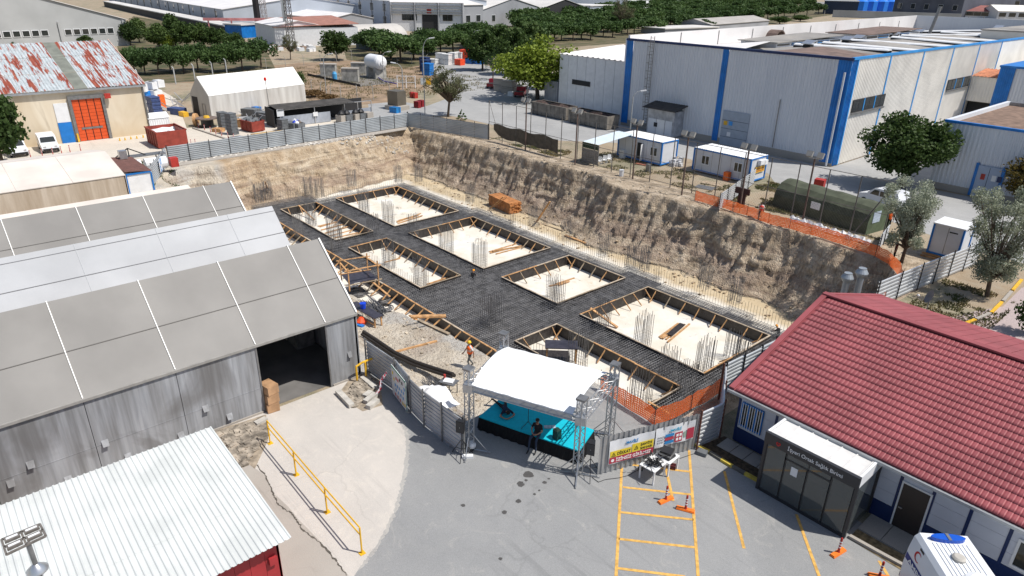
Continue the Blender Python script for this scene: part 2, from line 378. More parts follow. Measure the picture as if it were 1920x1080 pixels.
M_STRIP=node_mat('old_concrete',asphalt((.33,.30,.265),(.40,.37,.33),crack=(.30,.28,.25),dust=(.45,.42,.36)))
M_PALE=node_mat('pale_concrete',asphalt((.50,.455,.39),(.62,.57,.49),crack=(.45,.42,.38),dust=(.66,.60,.50)))
def sheet(name,pts,mat,z=.004):
 m=MB();m.poly([(p[0],p[1],z)for p in pts]);o=m.build(name,mat)
 me=o.data
 if me.polygons[0].normal.z<0:me.flip_normals()
 return struct(o)
def P(*q,z=0.):return[at(x,y,z)for x,y in q]
sheet('yard',[(-29.6,-40),(60,-40),(60,25.2),(-13.6,25.2),(-16.0,24.35),(-22.4,24.35),(-22.6,16.15),(-29.6,16.15)],M_YARD,.012)
_ed=[(676,1062),(688,1046),(700,1032),(718,1000),(735,965),(745,935),(752,905),(757,880),(759,860),(761,840),(760,820),(757,808),(752,798),(745,786),(735,775)]
def ragged(pts,amp,off):
 out=[]
 for a,b in zip(pts[:-1],pts[1:]):
  for k in range(9):s=k/9;out.append((a[0]+(b[0]-a[0])*s+off+RD.gauss(0,amp)*(1.0),a[1]+(b[1]-a[1])*s+RD.gauss(0,amp*.7)))
 return out
sheet('dusty_edge',P(*([(600,1120)]+ragged(_ed,1.6,7)+[(700,745),(640,900)])),node_mat('dusty_edge',asphalt((.30,.292,.28),(.40,.388,.365),dust=(.52,.49,.44),dustlo=.5)),.015)
sheet('concrete_apron',P(*([(420,1300),(640,1120)]+ragged(_ed,1.0,0)+[(715,757),(700,745)]))+[Vector((-29.65,14.9,0)),Vector((-29.65,-20,0))],M_APRON,.018)
sheet('old_concrete_strip',P((395,815),(478,878),(500,895),(512,925),(540,950),(560,975),(600,1015),(650,1075),(700,1150),(700,1300),(100,1300)),M_STRIP,.023)
sheet('warehouse_floor',[(-49,-20),(-29.9,-20),(-29.9,15.1),(-49,15.1)],M('shaded_slab',(.15,.145,.14),.8,.2,.8,world=True),.02)  # slab colour darkened to carry the shade inside the warehouse
sheet('factory_road',P((690,195),(752,190),(800,199),(838,185),(862,165),(880,140),(905,122),(960,130),(990,140),(1045,160),(1105,188),(1168,228))+[Vector((-69.5,83.1,0)),Vector((-35.9,83.1,0)),Vector((-35.9,120,0)),Vector((-25,120,0)),Vector((-25,82.5,0)),Vector((30,82.5,0)),Vector((30,64,0)),Vector((-14,64.6,0))]+P((1640,405),(1560,372),(1500,352),(1455,345),(1440,325),(1300,300),(1160,268),(1010,262),(940,238),(880,224),(840,216),(800,218),(700,250)),M_ROAD,.006)
sheet('far_road',P((905,122),(862,165),(830,150),(790,120),(760,105),(800,95),(850,100)),M_ROAD,.009)
sheet('crossing_road',P((600,142),(690,135),(780,190),(775,205),(640,215),(592,190)),M_DIRT,.004)
sheet('north_yard',P((-260,395),(-200,250),(100,200),(285,160),(330,185),(350,240),(420,236),(480,232),(520,214),(600,206),(640,215),(690,205),(700,205),(765,232),(500,262),(316,300),(288,345),(270,365)),M_PALE,.005)
sheet('grass_patch',P((248,330),(283,318),(292,345),(286,358),(262,358),(248,350)),M('green_grass',(.07,.10,.03),.95,.5,6,world=True),.014)
sheet('far_yard',P((225,122),(300,118),(380,128),(360,150),(270,140)),M_PALE,.006)
sheet('far_yard_east',P((1030,66),(1200,55),(1500,30),(1560,12),(1100,14),(1000,40)),M_ROAD,.004)
sheet('block_paving',P((1770,600),(1822,585),(1880,575),(1915,540),(1990,520),(2080,640),(1900,640)),M('pink_paving',(.40,.33,.32),.9,.15,12,world=True),.008)
M_SCRUB=M('scrub',(.055,.065,.025),.95,0,.25,col2=(.17,.13,.08),world=True,detail=6)
sheet('scrub_belt',P((890,100),(985,96),(1100,86),(1240,76),(1400,52),(1560,28),(1530,6),(1380,2),(1100,34),(940,46),(640,80),(650,112),(760,128),(850,112)),M_SCRUB,.012)
sheet('scrub_slope',P((215,70),(240,160),(420,150),(520,136),(500,96),(420,60),(250,30)),M_SCRUB,.010)
sheet('tank_yard_earth',P((250,150),(560,118),(760,108),(860,120),(800,165),(740,190),(600,205),(560,168)),M('brown_earth',(.20,.145,.095),.95,.35,.35,col2=(.34,.24,.16),world=True,detail=7),.007)
sheet('far_paving',P((880,60),(600,52),(300,20),(200,2),(900,0),(1800,5),(1900,28),(1500,12),(1100,44)),M('grey_paving',(.24,.235,.225),.9,.2,.1,world=True),.003)
m=MB();q=ragged([(482,872),(500,898),(512,926),(520,945),(545,962),(556,975),(565,992),(600,1018),(628,1050),(652,1082)],1.1,0);q=[at(*x)for x in q]
for a,b in zip(q[:-1],q[1:]):
 w_=RD.uniform(.012,.045);d=(b-a).normalized();n_=Vector((-d.y,d.x,0))*w_;m.add([(v.x,v.y,.028)for v in(a-n_,b-n_,b+n_,a+n_)],[(0,1,2,3)])
struct(m.build('slab_crack',M('crack_dark',(.10,.09,.075),.95,.2,8)))
# FOUNDATION
M_BAR=M('reinforcing_steel',(.15,.148,.15),.5,.45,2,metal=.35)
M_PLY=M('black_film_plywood',(.035,.03,.028),.45,.3,3)
M_WOOD=M('fresh_timber',(.48,.275,.125),.7,.3,2.5)
M_WOOD2=M('weathered_timber',(.34,.27,.19),.85,.25,2.5)
M_WOOD3=M('pale_old_timber',(.46,.38,.29),.85,.25,2.5)
M_UNDERSHADE=M('undermat_shade',(.045,.043,.042),.8,.3,1.2)  # near-black colour stands in for the shade beneath the bar layers
PX=[(-74.75,-61.45),(-58.75,-46.05),(-43.4,-36.2),(-33.6,-21.7)]
PYU,PYL=(37.1,45.85),(30.05,34.5)
POOLS=[(a,b,*PYU)for a,b in PX]+[(PX[0][0],PX[0][1],*PYL),(PX[1][0],PX[1][1],*PYL),(PX[3][0],PX[3][1],*PYL)]
MX0,MX1,MY0,MY1=-76.3,-19.6,28.15,47.8
EXTRA=[(-78.7,MX0,MY0,35.7),(-61.5,-54.5,MY1,48.7),(-38.2,-34.3,MY1,48.8),(-27,-24.5,MY1,48.4)]
mat_thing=thing('rebar_mat','wide black steel reinforcement mat of the foundation, laid as beams around pale openings','rebar mat',(-48,38,FLOOR))
def inside(x,y):
 ok=MX0<=x<=MX1 and MY0<=y<=MY1
 if not ok:ok=any(a<=x<=b and c<=y<=d for a,b,c,d in EXTRA)
 return ok and not any(a<x<b and c<y<d for a,b,c,d in POOLS)
def spans(fix,along_x,lo,hi,step=.1):
 out=[];s=None;t=lo
 while t<=hi+1e-6:
  i=inside(t,fix)if along_x else inside(fix,t)
  if i and s is None:s=t
  if not i and s is not None:out.append((s,t-step));s=None
  t+=step
 if s is not None:out.append((s,hi))
 return out
def bars(name,layers):
 m=MB()
 for along_x,z,sp,r,off in layers:
  a,b=(MY0+.05,48.8)if along_x else(-78.6,MX1-.05)
  k=a+off
  while k<b:
   for s,e in spans(k,along_x,-78.6 if along_x else MY0,MX1 if along_x else 48.8):
    j=RD.uniform(-.015,.015);s-=RD.uniform(0,.1);e+=RD.uniform(0,.1)
    if along_x:p,q=(s,k+j,z+j),(e,k-j,z)
    else:p,q=(k+j,s,z),(k-j,e,z+j)
    m.rod(p,q,r,3,cap=False)
   k+=sp*RD.uniform(.93,1.07)
 return m.build(name,M_BAR,mat_thing,kind='stuff')
bars('top_bars',[(True,MAT,.23,.023,0),(False,MAT-.045,.25,.022,.05)])
bars('middle_bars',[(True,MAT-.25,.2,.018,.04),(False,MAT-.29,.2,.018,.07)])
bars('bottom_bars',[(True,MAT-.62,.17,.018,.07),(False,MAT-.66,.17,.018,.02)])
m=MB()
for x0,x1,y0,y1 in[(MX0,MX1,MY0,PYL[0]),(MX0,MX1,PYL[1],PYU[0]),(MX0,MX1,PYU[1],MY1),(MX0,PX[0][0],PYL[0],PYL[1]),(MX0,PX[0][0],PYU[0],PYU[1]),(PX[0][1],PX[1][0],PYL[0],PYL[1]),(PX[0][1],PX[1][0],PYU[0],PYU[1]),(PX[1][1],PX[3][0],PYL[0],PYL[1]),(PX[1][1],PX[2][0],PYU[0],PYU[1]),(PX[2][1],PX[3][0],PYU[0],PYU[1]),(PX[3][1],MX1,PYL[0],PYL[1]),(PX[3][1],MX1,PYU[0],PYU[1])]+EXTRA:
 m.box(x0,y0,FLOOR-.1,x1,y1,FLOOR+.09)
m.build('shade_sheet',M_UNDERSHADE,mat_thing)  # dark sheet added on the floor as painted shade under the mat
def starters(pts,h,sp=.3,lean=.03):
 m=MB()
 for(a,b)in zip(pts[:-1],pts[1:]):
  a,b=Vector(a),Vector(b);n=max(1,int((b-a).length/sp))
  for i in range(n):
   p=a.lerp(b,i/n);hh=h*RD.uniform(.85,1.1)
   m.rod(p,p+Vector((RD.uniform(-lean,lean),RD.uniform(-lean,lean),hh)),.014,3,cap=False)
 return m.build('starter_bars',M_BAR,mat_thing,kind='stuff')
starters([(-76,47.7,MAT),(-61.5,47.7,MAT),(-61.5,48.6,MAT),(-54.6,48.6,MAT),(-54.6,47.7,MAT),(-38.2,47.7,MAT),(-38.2,48.7,MAT),(-34.4,48.7,MAT),(-34.4,47.7,MAT),(-20,47.7,MAT)],1.25,.27)
starters([(-76.2,36,MAT),(-76.2,47.7,MAT)],1.2,.3)
starters([(-78.6,28.4,MAT),(-78.6,35.6,MAT),(-76.3,35.6,MAT)],1.3,.3)
starters([(MX1-.1,28.3,MAT),(MX1-.1,47.6,MAT)],1.0,.25)
starters([(-58.6,30.25,MAT),(-46.2,30.25,MAT)],.75,.3)
starters([(-33.5,30.25,MAT),(-22,30.25,MAT)],.9,.3)
starters([(-24,28.3,MAT),(-20,28.3,MAT)],.9,.25)
starters([(-33.5,29.0,MAT),(-20,29.4,MAT)],.5,.5)
def cage_mesh(nx,ny,w,d,h,seed):
 r=random.Random(seed);m=MB();pts=[]
 for i in range(nx):
  for j in range(ny):
   if 0<i<nx-1 and 0<j<ny-1:continue
   pts.append((-w/2+w*i/(nx-1),-d/2+d*j/(ny-1)))
 for x,y in pts:
  hh=h*r.uniform(.92,1.06);m.rod((x,y,0),(x+r.uniform(-.04,.04),y+r.uniform(-.04,.04),hh),.021,4,cap=False)
 for z in(.25,.5,.75,1.0,1.25):
  for a,b in(((-w/2,-d/2),(w/2,-d/2)),((w/2,-d/2),(w/2,d/2)),((w/2,d/2),(-w/2,d/2)),((-w/2,d/2),(-w/2,-d/2))):
   m.rod((a[0],a[1],z),(b[0],b[1],z),.008,3,cap=False)
 o=m.build('column_cage',M('cage_steel',(.20,.20,.205),.5,.3,3,metal=.3),mat_thing);me=o.data;ORG.pop(o.name);bpy.data.objects.remove(o);return me
CG=[None]*3
_o=ORG['rebar_mat'];ORG['rebar_mat']=Vector((0,0,0))
CG[0]=cage_mesh(5,7,.7,1.3,2.9,1);CG[1]=cage_mesh(5,5,.8,.8,2.3,2);CG[2]=cage_mesh(4,6,.55,1.1,2.3,3)
ORG['rebar_mat']=_o
cages=[((683,400),0,FLOOR),((729,425),0,FLOOR),((837,477),0,FLOOR),((899,505),0,FLOOR),((1203,652),0,FLOOR),((1317,703),0,FLOOR),((1372,672),2,FLOOR),((584,422),0,FLOOR),((627,446),0,FLOOR),((730,500),0,FLOOR),((790,540),0,FLOOR),((1082,688),0,FLOOR),((1198,768),0,FLOOR),((1036,560),2,FLOOR),((1130,612),1,MAT),((579,366),1,MAT),((600,369),1,MAT),((747,342),1,MAT),((785,340),1,MAT),((882,380),1,MAT),((1000,425),2,MAT),((1062,452),1,MAT),((1130,480),1,MAT),((1182,503),1,MAT),((1207,505),1,MAT),((1320,540),1,MAT),((1376,568),1,MAT),((486,378),1,MAT),((503,373),1,MAT),((660,350),2,MAT),((930,600),1,MAT),((915,610),2,MAT),((1045,575),1,MAT),((1252,705),2,MAT),((1285,735),1,MAT),((775,440),1,MAT),((632,470),2,MAT),((700,440),2,MAT),((560,440),2,MAT),((1385,690),2,MAT)]
for(q,k,z)in cages:
 p=at(*q,z);share('column_cage',CG[k],mat_thing,(p.x,p.y,z),(0,0,RD.choice([0,PI/2])))
brace_me=None
def formwork(label,x0,x1,y0,y1,sides='nsew',group='timber formwork rings of the foundation openings',capm=None,bstep=1.35):
 T=thing('formwork',label,'formwork',((x0+x1)/2,(y0+y1)/2,FLOOR),group)
 zt=MAT+.1;t=.05;capm=capm or M_WOOD
 def side(a,b,inward):
  a,b,n=Vector(a),Vector(b),Vector(inward)
  L=(b-a).length;k=max(1,round(L/2.45))
  for i in range(k):
   p,q=a.lerp(b,i/k),a.lerp(b,(i+1)/k-.004/L)
   m=MB();m.prism([p+Vector((0,0,FLOOR)),q+Vector((0,0,FLOOR)),q+Vector((0,0,zt-RD.uniform(0,.03))),p+Vector((0,0,zt-RD.uniform(0,.03)))],n*t)
   m.build('form_board',M_PLY,T)
  kc=max(1,round(L/4.0))
  for i in range(kc):
   p,q=a.lerp(b,i/kc),a.lerp(b,(i+1)/kc-.01/L);e=n*RD.uniform(.01,.05);m=MB();m.bar(p+e+Vector((0,0,zt+.03)),q+e+Vector((0,0,zt+.03+RD.uniform(-.01,.02))),RD.uniform(.09,.13),.05);m.build('capping_plank',RD.choice([M_WOOD,M_WOOD2,M_WOOD3])if n[1]!=1 else M_WOOD3,T)
  nb=max(2,int(L/bstep))
  for i in range(nb):
   s=(i+.6)/nb+RD.uniform(-.02,.02);p=a.lerp(b,s);j=RD.uniform(-.12,.12);dd=(b-a).normalized()*j
   m=MB();m.bar(p+n*.08+Vector((0,0,zt-.05)),p+dd+n*(1.0+RD.uniform(-.15,.15))+Vector((0,0,FLOOR+.06)),.055,.09);m.build('brace',M_WOOD if RD.random()<.8 else M_WOOD2,T)
 if 's' in sides:side((x0,y0,0),(x1,y0,0),(0,1,0))
 if 'n' in sides:side((x0,y1,0),(x1,y1,0),(0,-1,0))
 if 'w' in sides:side((x0,y0,0),(x0,y1,0),(1,0,0))
 if 'e' in sides:side((x1,y0,0),(x1,y1,0),(-1,0,0))
 return T
FL=['timber ring of the foundation opening nearest the far corner of the pit','timber ring of the big opening right of the centre with piled beams at its end','timber ring of the smallest opening, between the two big ones of the far row','timber ring of the biggest opening, nearest the red roof','timber ring of the narrow opening nearest the grey warehouse roofs','timber ring of the narrow middle opening behind the scaffold trestle','timber ring of the narrow opening behind the white canopy with the black table inside']
for(a,b,c,d),l in zip(POOLS,FL):
 formwork(l,a,b,c,d,group=None)
T=thing('outer_formwork','long outer timber formwork of the foundation, beside the dusty terrace with the worker in orange','formwork',(-50,28.1,FLOOR))
zt=MAT+.1
for i in range(24):
 a=-76+i*2.1;m=MB();m.box(a,28.0,FLOOR,a+2.095,28.06,zt-RD.uniform(0,.03));m.build('form_board',M_PLY,T)
for i in range(13):x=-76+i*3.88;m=MB();m.bar((x,28.0+RD.uniform(-.03,.03),zt+.03),(x+3.84,28.0+RD.uniform(-.03,.03),zt+.03),.13,.05);m.build('capping_plank',M_WOOD if i%3 else M_WOOD3,T)
for i in range(40):
 x=-75+i*1.25+RD.uniform(-.1,.1);m=MB();m.bar((x,27.95,zt-.03),(x+RD.uniform(-.2,.1),26.8+RD.uniform(-.1,.15),FLOOR+.1 if x<-45 else FLOOR+.25),.06,.1);m.build('brace',M_WOOD if RD.random()<.75 else M_WOOD2,T)
 # BUILDINGS
M_FABD=M('dark_membrane',(.215,.207,.195),.6,.10,.35,detail=7,world=True)
M_FABL=M('light_membrane',(.37,.38,.395),.55,.08,.4,detail=7,world=True)
M_FABC=M('cream_membrane',(.66,.60,.54),.6,.09,.4,detail=7,world=True)
M_WHITE=M('white_paint',(.74,.75,.76),.5,.05,1.5)
M_SEAM=M('white_seam',(.80,.79,.76),.5,0)
M_DARK=M('dark_gap',(.03,.03,.032),.7,0)
M_BLUE=M('blue_paint',(.012,.17,.52),.45,.15,.8)
M_NAVY=M('navy_paint',(.01,.028,.105),.4,.1,1)
M_GALV=M('galvanised_sheet',(.36,.38,.39),.38,.22,.6,metal=.55,stretch=(1,1,4))
M_GLASS=M('dark_glass',(.03,.035,.035),.05,0,spec=.8)
M_STEEL=M('grey_steel',(.25,.25,.25),.45,.15,3,metal=.6)
M_ALU=M('aluminium',(.62,.63,.65),.3,.08,3,metal=.8)
M_BLACK=M('black_plastic',(.02,.02,.022),.45,0)
M_RED=M('red_paint',(.42,.04,.03),.45,.12,2)
M_ORANGE=M('orange_plastic',(.80,.15,.02),.5,.1,4)
M_YEL=M('yellow_paint',(.72,.42,.03),.5,.15,5)
def m_stain(n,L):
 p=npos(n);a=nnoise(n,L,p,1.6,6,stretch=(1,1.1,.13),dist=.5);b=nnoise(n,L,p,5.5,4,stretch=(1,1,.05));c=nnoise(n,L,p,.33,4,stretch=(1,1,.8),dist=1)
 col=nramp(n,L,a,[(.25,(.13,.13,.13)),(.42,(.23,.235,.24)),(.6,(.31,.325,.345)),(.8,(.52,.53,.55))])
 col=nmix(n,L,.35,col,nramp(n,L,b,[(.35,(.16,.16,.165)),(.65,(.44,.45,.47))]))
 col=nmix(n,L,nramp(n,L,c,[(.48,(0,0,0)),(.62,(.6,.6,.6))]),col,(.135,.13,.125))
 return col,b,.01,.3
M_STAIN=node_mat('stained_grey_panel',m_stain,.7)
HX=[(-29.7,3.85),(-33.35,6.97),(-36.6,4.9),(-39.3,7.38),(-42.9,5.0),(-46.0,7.42),(-49.5,5.0)]
YE=15.3;YB=-22
def hangar(name,label,i,mat,mat_top=None,seams=True):
 (xa,za),(xr,zr),(xb,zb)=HX[i],HX[i+1],HX[i+2]
 T=thing(name,label,'warehouse',((xa+xb)/2,YE-1,0))
 def slope(p,q,nm,mt,lift=0):
  m=MB();ny=10
  for k in range(ny):
   ya,yb=YE-(YE-YB)*k/ny,YE-(YE-YB)*(k+1)/ny
   m.prism([(p[0],ya,p[1]),(q[0],ya,q[1]),(q[0],yb,q[1]),(p[0],yb,p[1])],(0,0,-.08))
  return m.build(nm,mt,T)
 r=slope((xa,za),(xr,zr),'roof',mat);slope((xr,zr),(xb,zb),'rear_roof',mat_top or mat)
 if seams:
  y=13.52
  while y>YB:
   m=MB();m.bar((xa+.02,y,za+.03),(xr,y,zr+.03),.04,.03);m.bar((xr,y,zr+.03),(xb,y,zb+.03),.05,.03);m.build('roof_seam',M_SEAM,r);y-=3.66
  m=MB();f=.47;m.bar((xa+(xr-xa)*f,YE,za+(zr-za)*f+.012),(xa+(xr-xa)*f,YB,za+(zr-za)*f+.012),.05,.02);m.build('lap_line',M('lap_grey',(.17,.16,.15),.8,0),r)  # darker strip along the roof lap
  m=MB();m.bar((xa,YE+.02,za+.02),(xr,YE+.02,zr+.02),.08,.12);m.build('verge_strip',M_SEAM,T)
 m=MB();m.prism([(xa,YE-.06,0),(xa,YE-.06,za-.1),(xr,YE-.06,zr-.1),(xb,YE-.06,zb-.1),(xb,YE-.06,0)],(0,-.1,0));m.build('gable_wall',M_STAIN,T)
 return T
TA=hangar('warehouse','grey membrane warehouse nearest the yard with an open doorway and streaked wall',0,M_FABD)
xa=HX[0][0]
DOOR0,DOOR1=9.85,13.5
yb=[DOOR0-3.66*k for k in range(9)]
for k in range(8):
 m=MB();m.box(xa-.1,yb[k+1]+.012,.05,xa,yb[k]-.012,3.72);m.box(xa-.1,yb[k+1]+.012,1.42,xa+.012,yb[k]-.012,1.45);m.build('wall_panel',M_STAIN,TA)
m=MB();m.box(xa-.1,DOOR1+.01,.05,xa,YE,3.72);m.build('wall_panel',M_STAIN,TA)
m=MB();m.box(xa-.14,YB,0,xa+.06,DOOR0-.1,.12);m.box(xa-.14,DOOR1+.1,0,xa+.06,YE,.12);m.build('plinth',M_STRIP,TA)
m=MB();m.box(xa-.04,YB,3.74,xa+.1,YE+.02,3.86);m.build('eaves_beam',M('eaves_trim',(.30,.29,.27),.6,.1,3),TA)
for y in(DOOR0-.05,DOOR1-.04):m=MB();m.box(xa-.02,y,0,xa+.03,y+.08,3.73);m.build('door_jamb',M_STEEL,TA)
for(qx,qy)in((385,765),(197,830),(430,780),(128,898),(240,855),(339,815),(57,870),(20,905)):
 p=onx(xa,qx,qy);m=MB();y,z=p.y,p.z
 m.add([(xa+.005,y-.14,z+.15),(xa+.005,y+.14,z+.15),(xa+.17,y+.12,z-.12),(xa+.17,y-.12,z-.12),(xa+.005,y-.02,z-.2),(xa+.005,y+.02,z-.2)],[(0,3,2,1),(0,4,3),(1,2,5)]);m.build('vent_flap',M_STAIN,TA)
p=onx(xa,655,665);m=MB();m.add([(xa+.005,p.y-.12,p.z+.2),(xa+.005,p.y+.12,p.z+.2),(xa+.15,p.y+.1,p.z-.1),(xa+.15,p.y-.1,p.z-.1)],[(0,3,2,1)]);m.build('vent_flap',M_STAIN,TA)
SB=M('stored_cartons',(.30,.26,.22),.8,.3,3)
for k in range(5):
 for j in range(3):
  b=MB();b.cbox((-35.2-k*1.5,14.4,.02+j*1.02),1.3,1.1,1.0);o=b.build('stored_pallet_load',SB if(k+j)%2 else M('shade_dark_wrap',(.14,.14,.14),.8,.3,3))  # wrap painted darker for the dimness of the interior
  tag(o,['brown','grey'][(k+j)%2==0]+' pallet load inside the dark warehouse, '+['at the doorway','second from the doorway','third from the doorway','fourth from the doorway','deepest'][k]+', '+['lowest','middle','topmost'][j]+' of its stack','pallet load','pallet loads inside the warehouse')
TB=hangar('warehouse','warehouse with pale grey smooth roof, second from the yard',2,M_FABL,seams=False)
for f,wd in((.48,.04),(.90,.03)):
 m=MB();(a,za),(b,zb)=HX[2],HX[3];x,z=a+(b-a)*f,za+(zb-za)*f;m.bar((x,YE,z+.01),(x,YB,z+.01),wd,.03);m.build('roof_joint',M('joint_grey',(.22,.22,.23),.7,0),TB)
y=12.6
while y>YB:
 m=MB();(a,za),(b,zb)=HX[2],HX[3];m.bar((a,y,za+.008),(b,y,zb+.008),.03,.02);m.build('roof_seam',M('weld_seam',(.38,.395,.41),.6,0),TB);y-=3.9
TC=hangar('warehouse','dark grey membrane warehouse with white seams, third from the yard',4,M_FABD)
T=thing('cream_warehouse','low cream membrane warehouse showing as a strip behind the third grey roof','warehouse',(-54.5,8,0))
m=MB();zz=5.0
m.prism([(-49.55,YE-.3,3.8),(-55.8,YE-.3,5.0),(-61,YE-.3,3.4),(-61,YE-.3,0),(-49.55,YE-.3,0)],(0,-.15,0));m.build('gable_wall',M_FABC,T)
m=MB();m.prism([(-49.55,YE,3.85),(-55.8,YE,5.05),(-55.8,YB,5.05),(-49.55,YB,3.85)],(0,0,-.06));m.build('roof',M_FABC,T)
m=MB();m.prism([(-55.8,YE,5.05),(-61,YE,3.45),(-61,YB,3.45),(-55.8,YB,5.05)],(0,0,-.06));m.build('rear_roof',M_FABC,T)
def m_cream(n,L):
 p=npos(n);a=nnoise(n,L,p,.9,6,stretch=(1,1,.12),dist=.4);b=nnoise(n,L,p,5,3,stretch=(1,1,.1))
 return nmix(n,L,.25,nramp(n,L,a,[(.35,(.42,.33,.235)),(.5,(.50,.41,.31)),(.66,(.68,.59,.48))]),nramp(n,L,b,[(.3,(.4,.32,.24)),(.7,(.7,.62,.52))])),None,0,0
M_CREAMW=node_mat('stained_cream_sheet',m_cream,.6)
T=thing('cream_tent','long cream tarpaulin storage tent with brown stained side wall','tent',(-72,6,0))
ya=13.2;XA,XR,XB=-66.2,-72.3,-78.4;ZE,ZR=4.0,5.0
m=MB();m.box(XA-.06,-22,0,XA,ya,ZE);m.build('side_wall',M_CREAMW,T)
for k in range(9):
 a,b=ya-4*k,ya-4*(k+1)
 m=MB();m.prism([(XA+.05,a-.02,ZE),(XR,a-.02,ZR),(XR,b,ZR),(XA+.05,b,ZE)],(0,0,-.06));m.build('roof_sheet',M_FABC,T)
 m=MB();m.prism([(XR,a-.02,ZR),(XB,a-.02,ZE),(XB,b,ZE),(XR,b,ZR)],(0,0,-.06));m.build('rear_roof_sheet',M_FABC,T)
m=MB();m.prism([(XA,ya-.05,0),(XA,ya-.05,ZE-.06),(XR,ya-.05,ZR-.06),(XB,ya-.05,ZE-.06),(XB,ya-.05,0)],(0,-.08,0));m.build('end_wall',M_FABC,T)
T=thing('guard_cabin','white cabin with blue trim and brown roof beside the cream tent','cabin',(-75,15.6,0))
q=at(232,363);cx0,cx1,cy0,cy1=-78.5,-71.6,14.3,16.5
m=MB();m.box(cx0,cy0,.1,cx1,cy1,2.6);m.build('wall',M_WHITE,T)
m=MB();m.corr((cx0-.1,cy1+.1,2.75),(cx1-cx0+.2,0,0),(0,cy0-cy1-.2,.25),(0,0,1),.3,.05);m.build('roof',M('brown_sheet',(.13,.055,.045),.6,.2,2),T)
for x,y in((cx1,cy0),(cx1,cy1),(cx0,cy1)):m=MB();m.box(x-.07,y-.07,0,x+.07,y+.07,2.59);m.build('corner_post',M_BLUE,T)
for z in(2.6,.05):m=MB();m.box(cx1-.05,cy0,z,cx1+.08,cy1,z+.16);m.build('edge_beam',M_BLUE,T)
m=MB();m.box(-74.5,cy1+.003,.15,-73.7,cy1+.05,2.1);m.build('door',M_ALU,T)
m=MB();m.cbox((-77.5,15.6,2.95),.7,.7,.8);m.build('roof_cooler',M_ALU,T)
T=thing('shed','red walled shed with white ribbed metal roof in the near left corner','shed',(-21,2,0))
xh,xl,y1,y0=-25.1,-17.75,6.1,-9;zh,zl=3.35,2.95
M_RIBW=M('white_roof_sheet',(.61,.63,.615),.45,.10,.6,detail=8)
def zx(x):return zl+(zh-zl)*(xl-x)/(xl-xh)
ym=y1;k=0
xs_=xh+(xl-xh)*.66
while ym>y0:
 a,b=ym,ym-.98
 for(p,q,lift,nm)in((xh,xs_+.12,.012,'roof_sheet'),(xs_,xl,0,'roof_sheet')):
  m=MB();m.corr((p,b,zx(p)+lift),(0,a-b,0),(q-p,0,zx(q)-zx(p)),(0,0,1),.19,.03,.28);m.build(nm,M_RIBW,T)
 ym=b
m=MB();m.box(xh+.25,y0,0,xh+.35,y1-.3,zh-.1)
M_REDW=M('red_sheet',(.36,.03,.035),.5,.08,2)
m.build('back_wall',M_REDW,T)
for k in range(24):
 a=y1-.35-.5*k;m=MB();m.box(xl-.5,a-.49,.02,xl-.44,a,zl-.03);m.build('wall_panel',M_REDW,T)
m=MB();m.box(xh+.25,y1-.42,0,xl-.44,y1-.34,zl-.05);m.build('side_wall',M_REDW,T)
m=MB();m.box(xl-.5,y1-.75,1.9,xl-.3,y1-.5,2.2);m.build('lamp_box',M_REDW,T)
T=thing('clinic','white single storey clinic with dark red tiled roof and navy trim','building',(-6,33,0))
EX,EY,EZ,RY,RZ=-13.45,25.35,3.12,33.4,5.5;BY=41.4;XR_=8.0
M_TILE=M('red_metal_tile',(.30,.076,.084),.55,.14,.5,detail=7,world=True)
roof=MB();roof.prism([(EX,EY,EZ-.03),(XR_,EY,EZ-.03),(XR_,RY,RZ-.03),(EX,RY,RZ-.03)],(0,0,-.08))
RF=roof.build('roof',M_TILE,T)
sl_=Vector((0,RY-EY,RZ-EZ));SLEN=sl_.length;sd=sl_.normalized();nr=Vector((0,-sd.z,sd.y))
TW,TL=.181,.41;nc=int((XR_-EX-.3)/TW);nrw=int(SLEN/TL)
def tile_pts():
 """one pressed tile: rounded roll with a dropped front lip"""
 pr=[]
 for i in range(7):
  s=i/6;hgt=(0,.016,.021,.022,.023,.034,0)[i]
  pr.append((s*TW,hgt))
 V=[];F=[]
 for j,(t,l)in enumerate(((0,.0),(0,.022),(TL*.5,.011),(TL,0.0))):
  for x,h in pr:V.append((x,t,(h+l)if j else h*.35))
 for j in range(3):
  for i in range(6):a=j*7+i;F.append((a,a+1,a+8,a+7))
 return V,F
tv,tf=tile_pts()
def tw(c,r):
 o=Vector((EX+.3+c*TW,EY,EZ))+sd*(r*TL);return[tuple(o+Vector((x,0,0))+sd*y+nr*z)for x,y,z in tv]
tme=bpy.data.meshes.new('roof_tile');tme.from_pydata([tuple(Vector((x,0,0))+sd*y+nr*z)for x,y,z in tv],[],tf);tme.materials.append(M_TILE);tme.update()
tme.polygons.foreach_set('use_smooth',[True]*len(tme.polygons))
order=sorted(((c,r)for c in range(nc)for r in range(nrw)),key=lambda cr:(Vector((EX+cr[0]*TW,EY,EZ))+sd*(cr[1]*TL)-Vector((0,0,cam_h))).length)
vis=[cr for cr in order if proj(Vector((EX+.3+cr[0]*TW,EY,EZ))+sd*(cr[1]*TL))[0]<1935 and proj(Vector((EX+.3+cr[0]*TW,EY,EZ))+sd*(cr[1]*TL))[1]<1095]
single=set(vis[:300])
for c,r in vis[:300]:
 o=Vector((EX+.3+c*TW,EY,EZ))+sd*(r*TL);share('roof_tile',tme,RF,o)
m=MB()
for c,r in order:
 if(c,r)not in single:m.add(tw(c,r),tf)
m.build('roof_tiles',M_TILE,RF,smooth=True,kind='stuff')
back=MB();bz=EZ
nb_=42
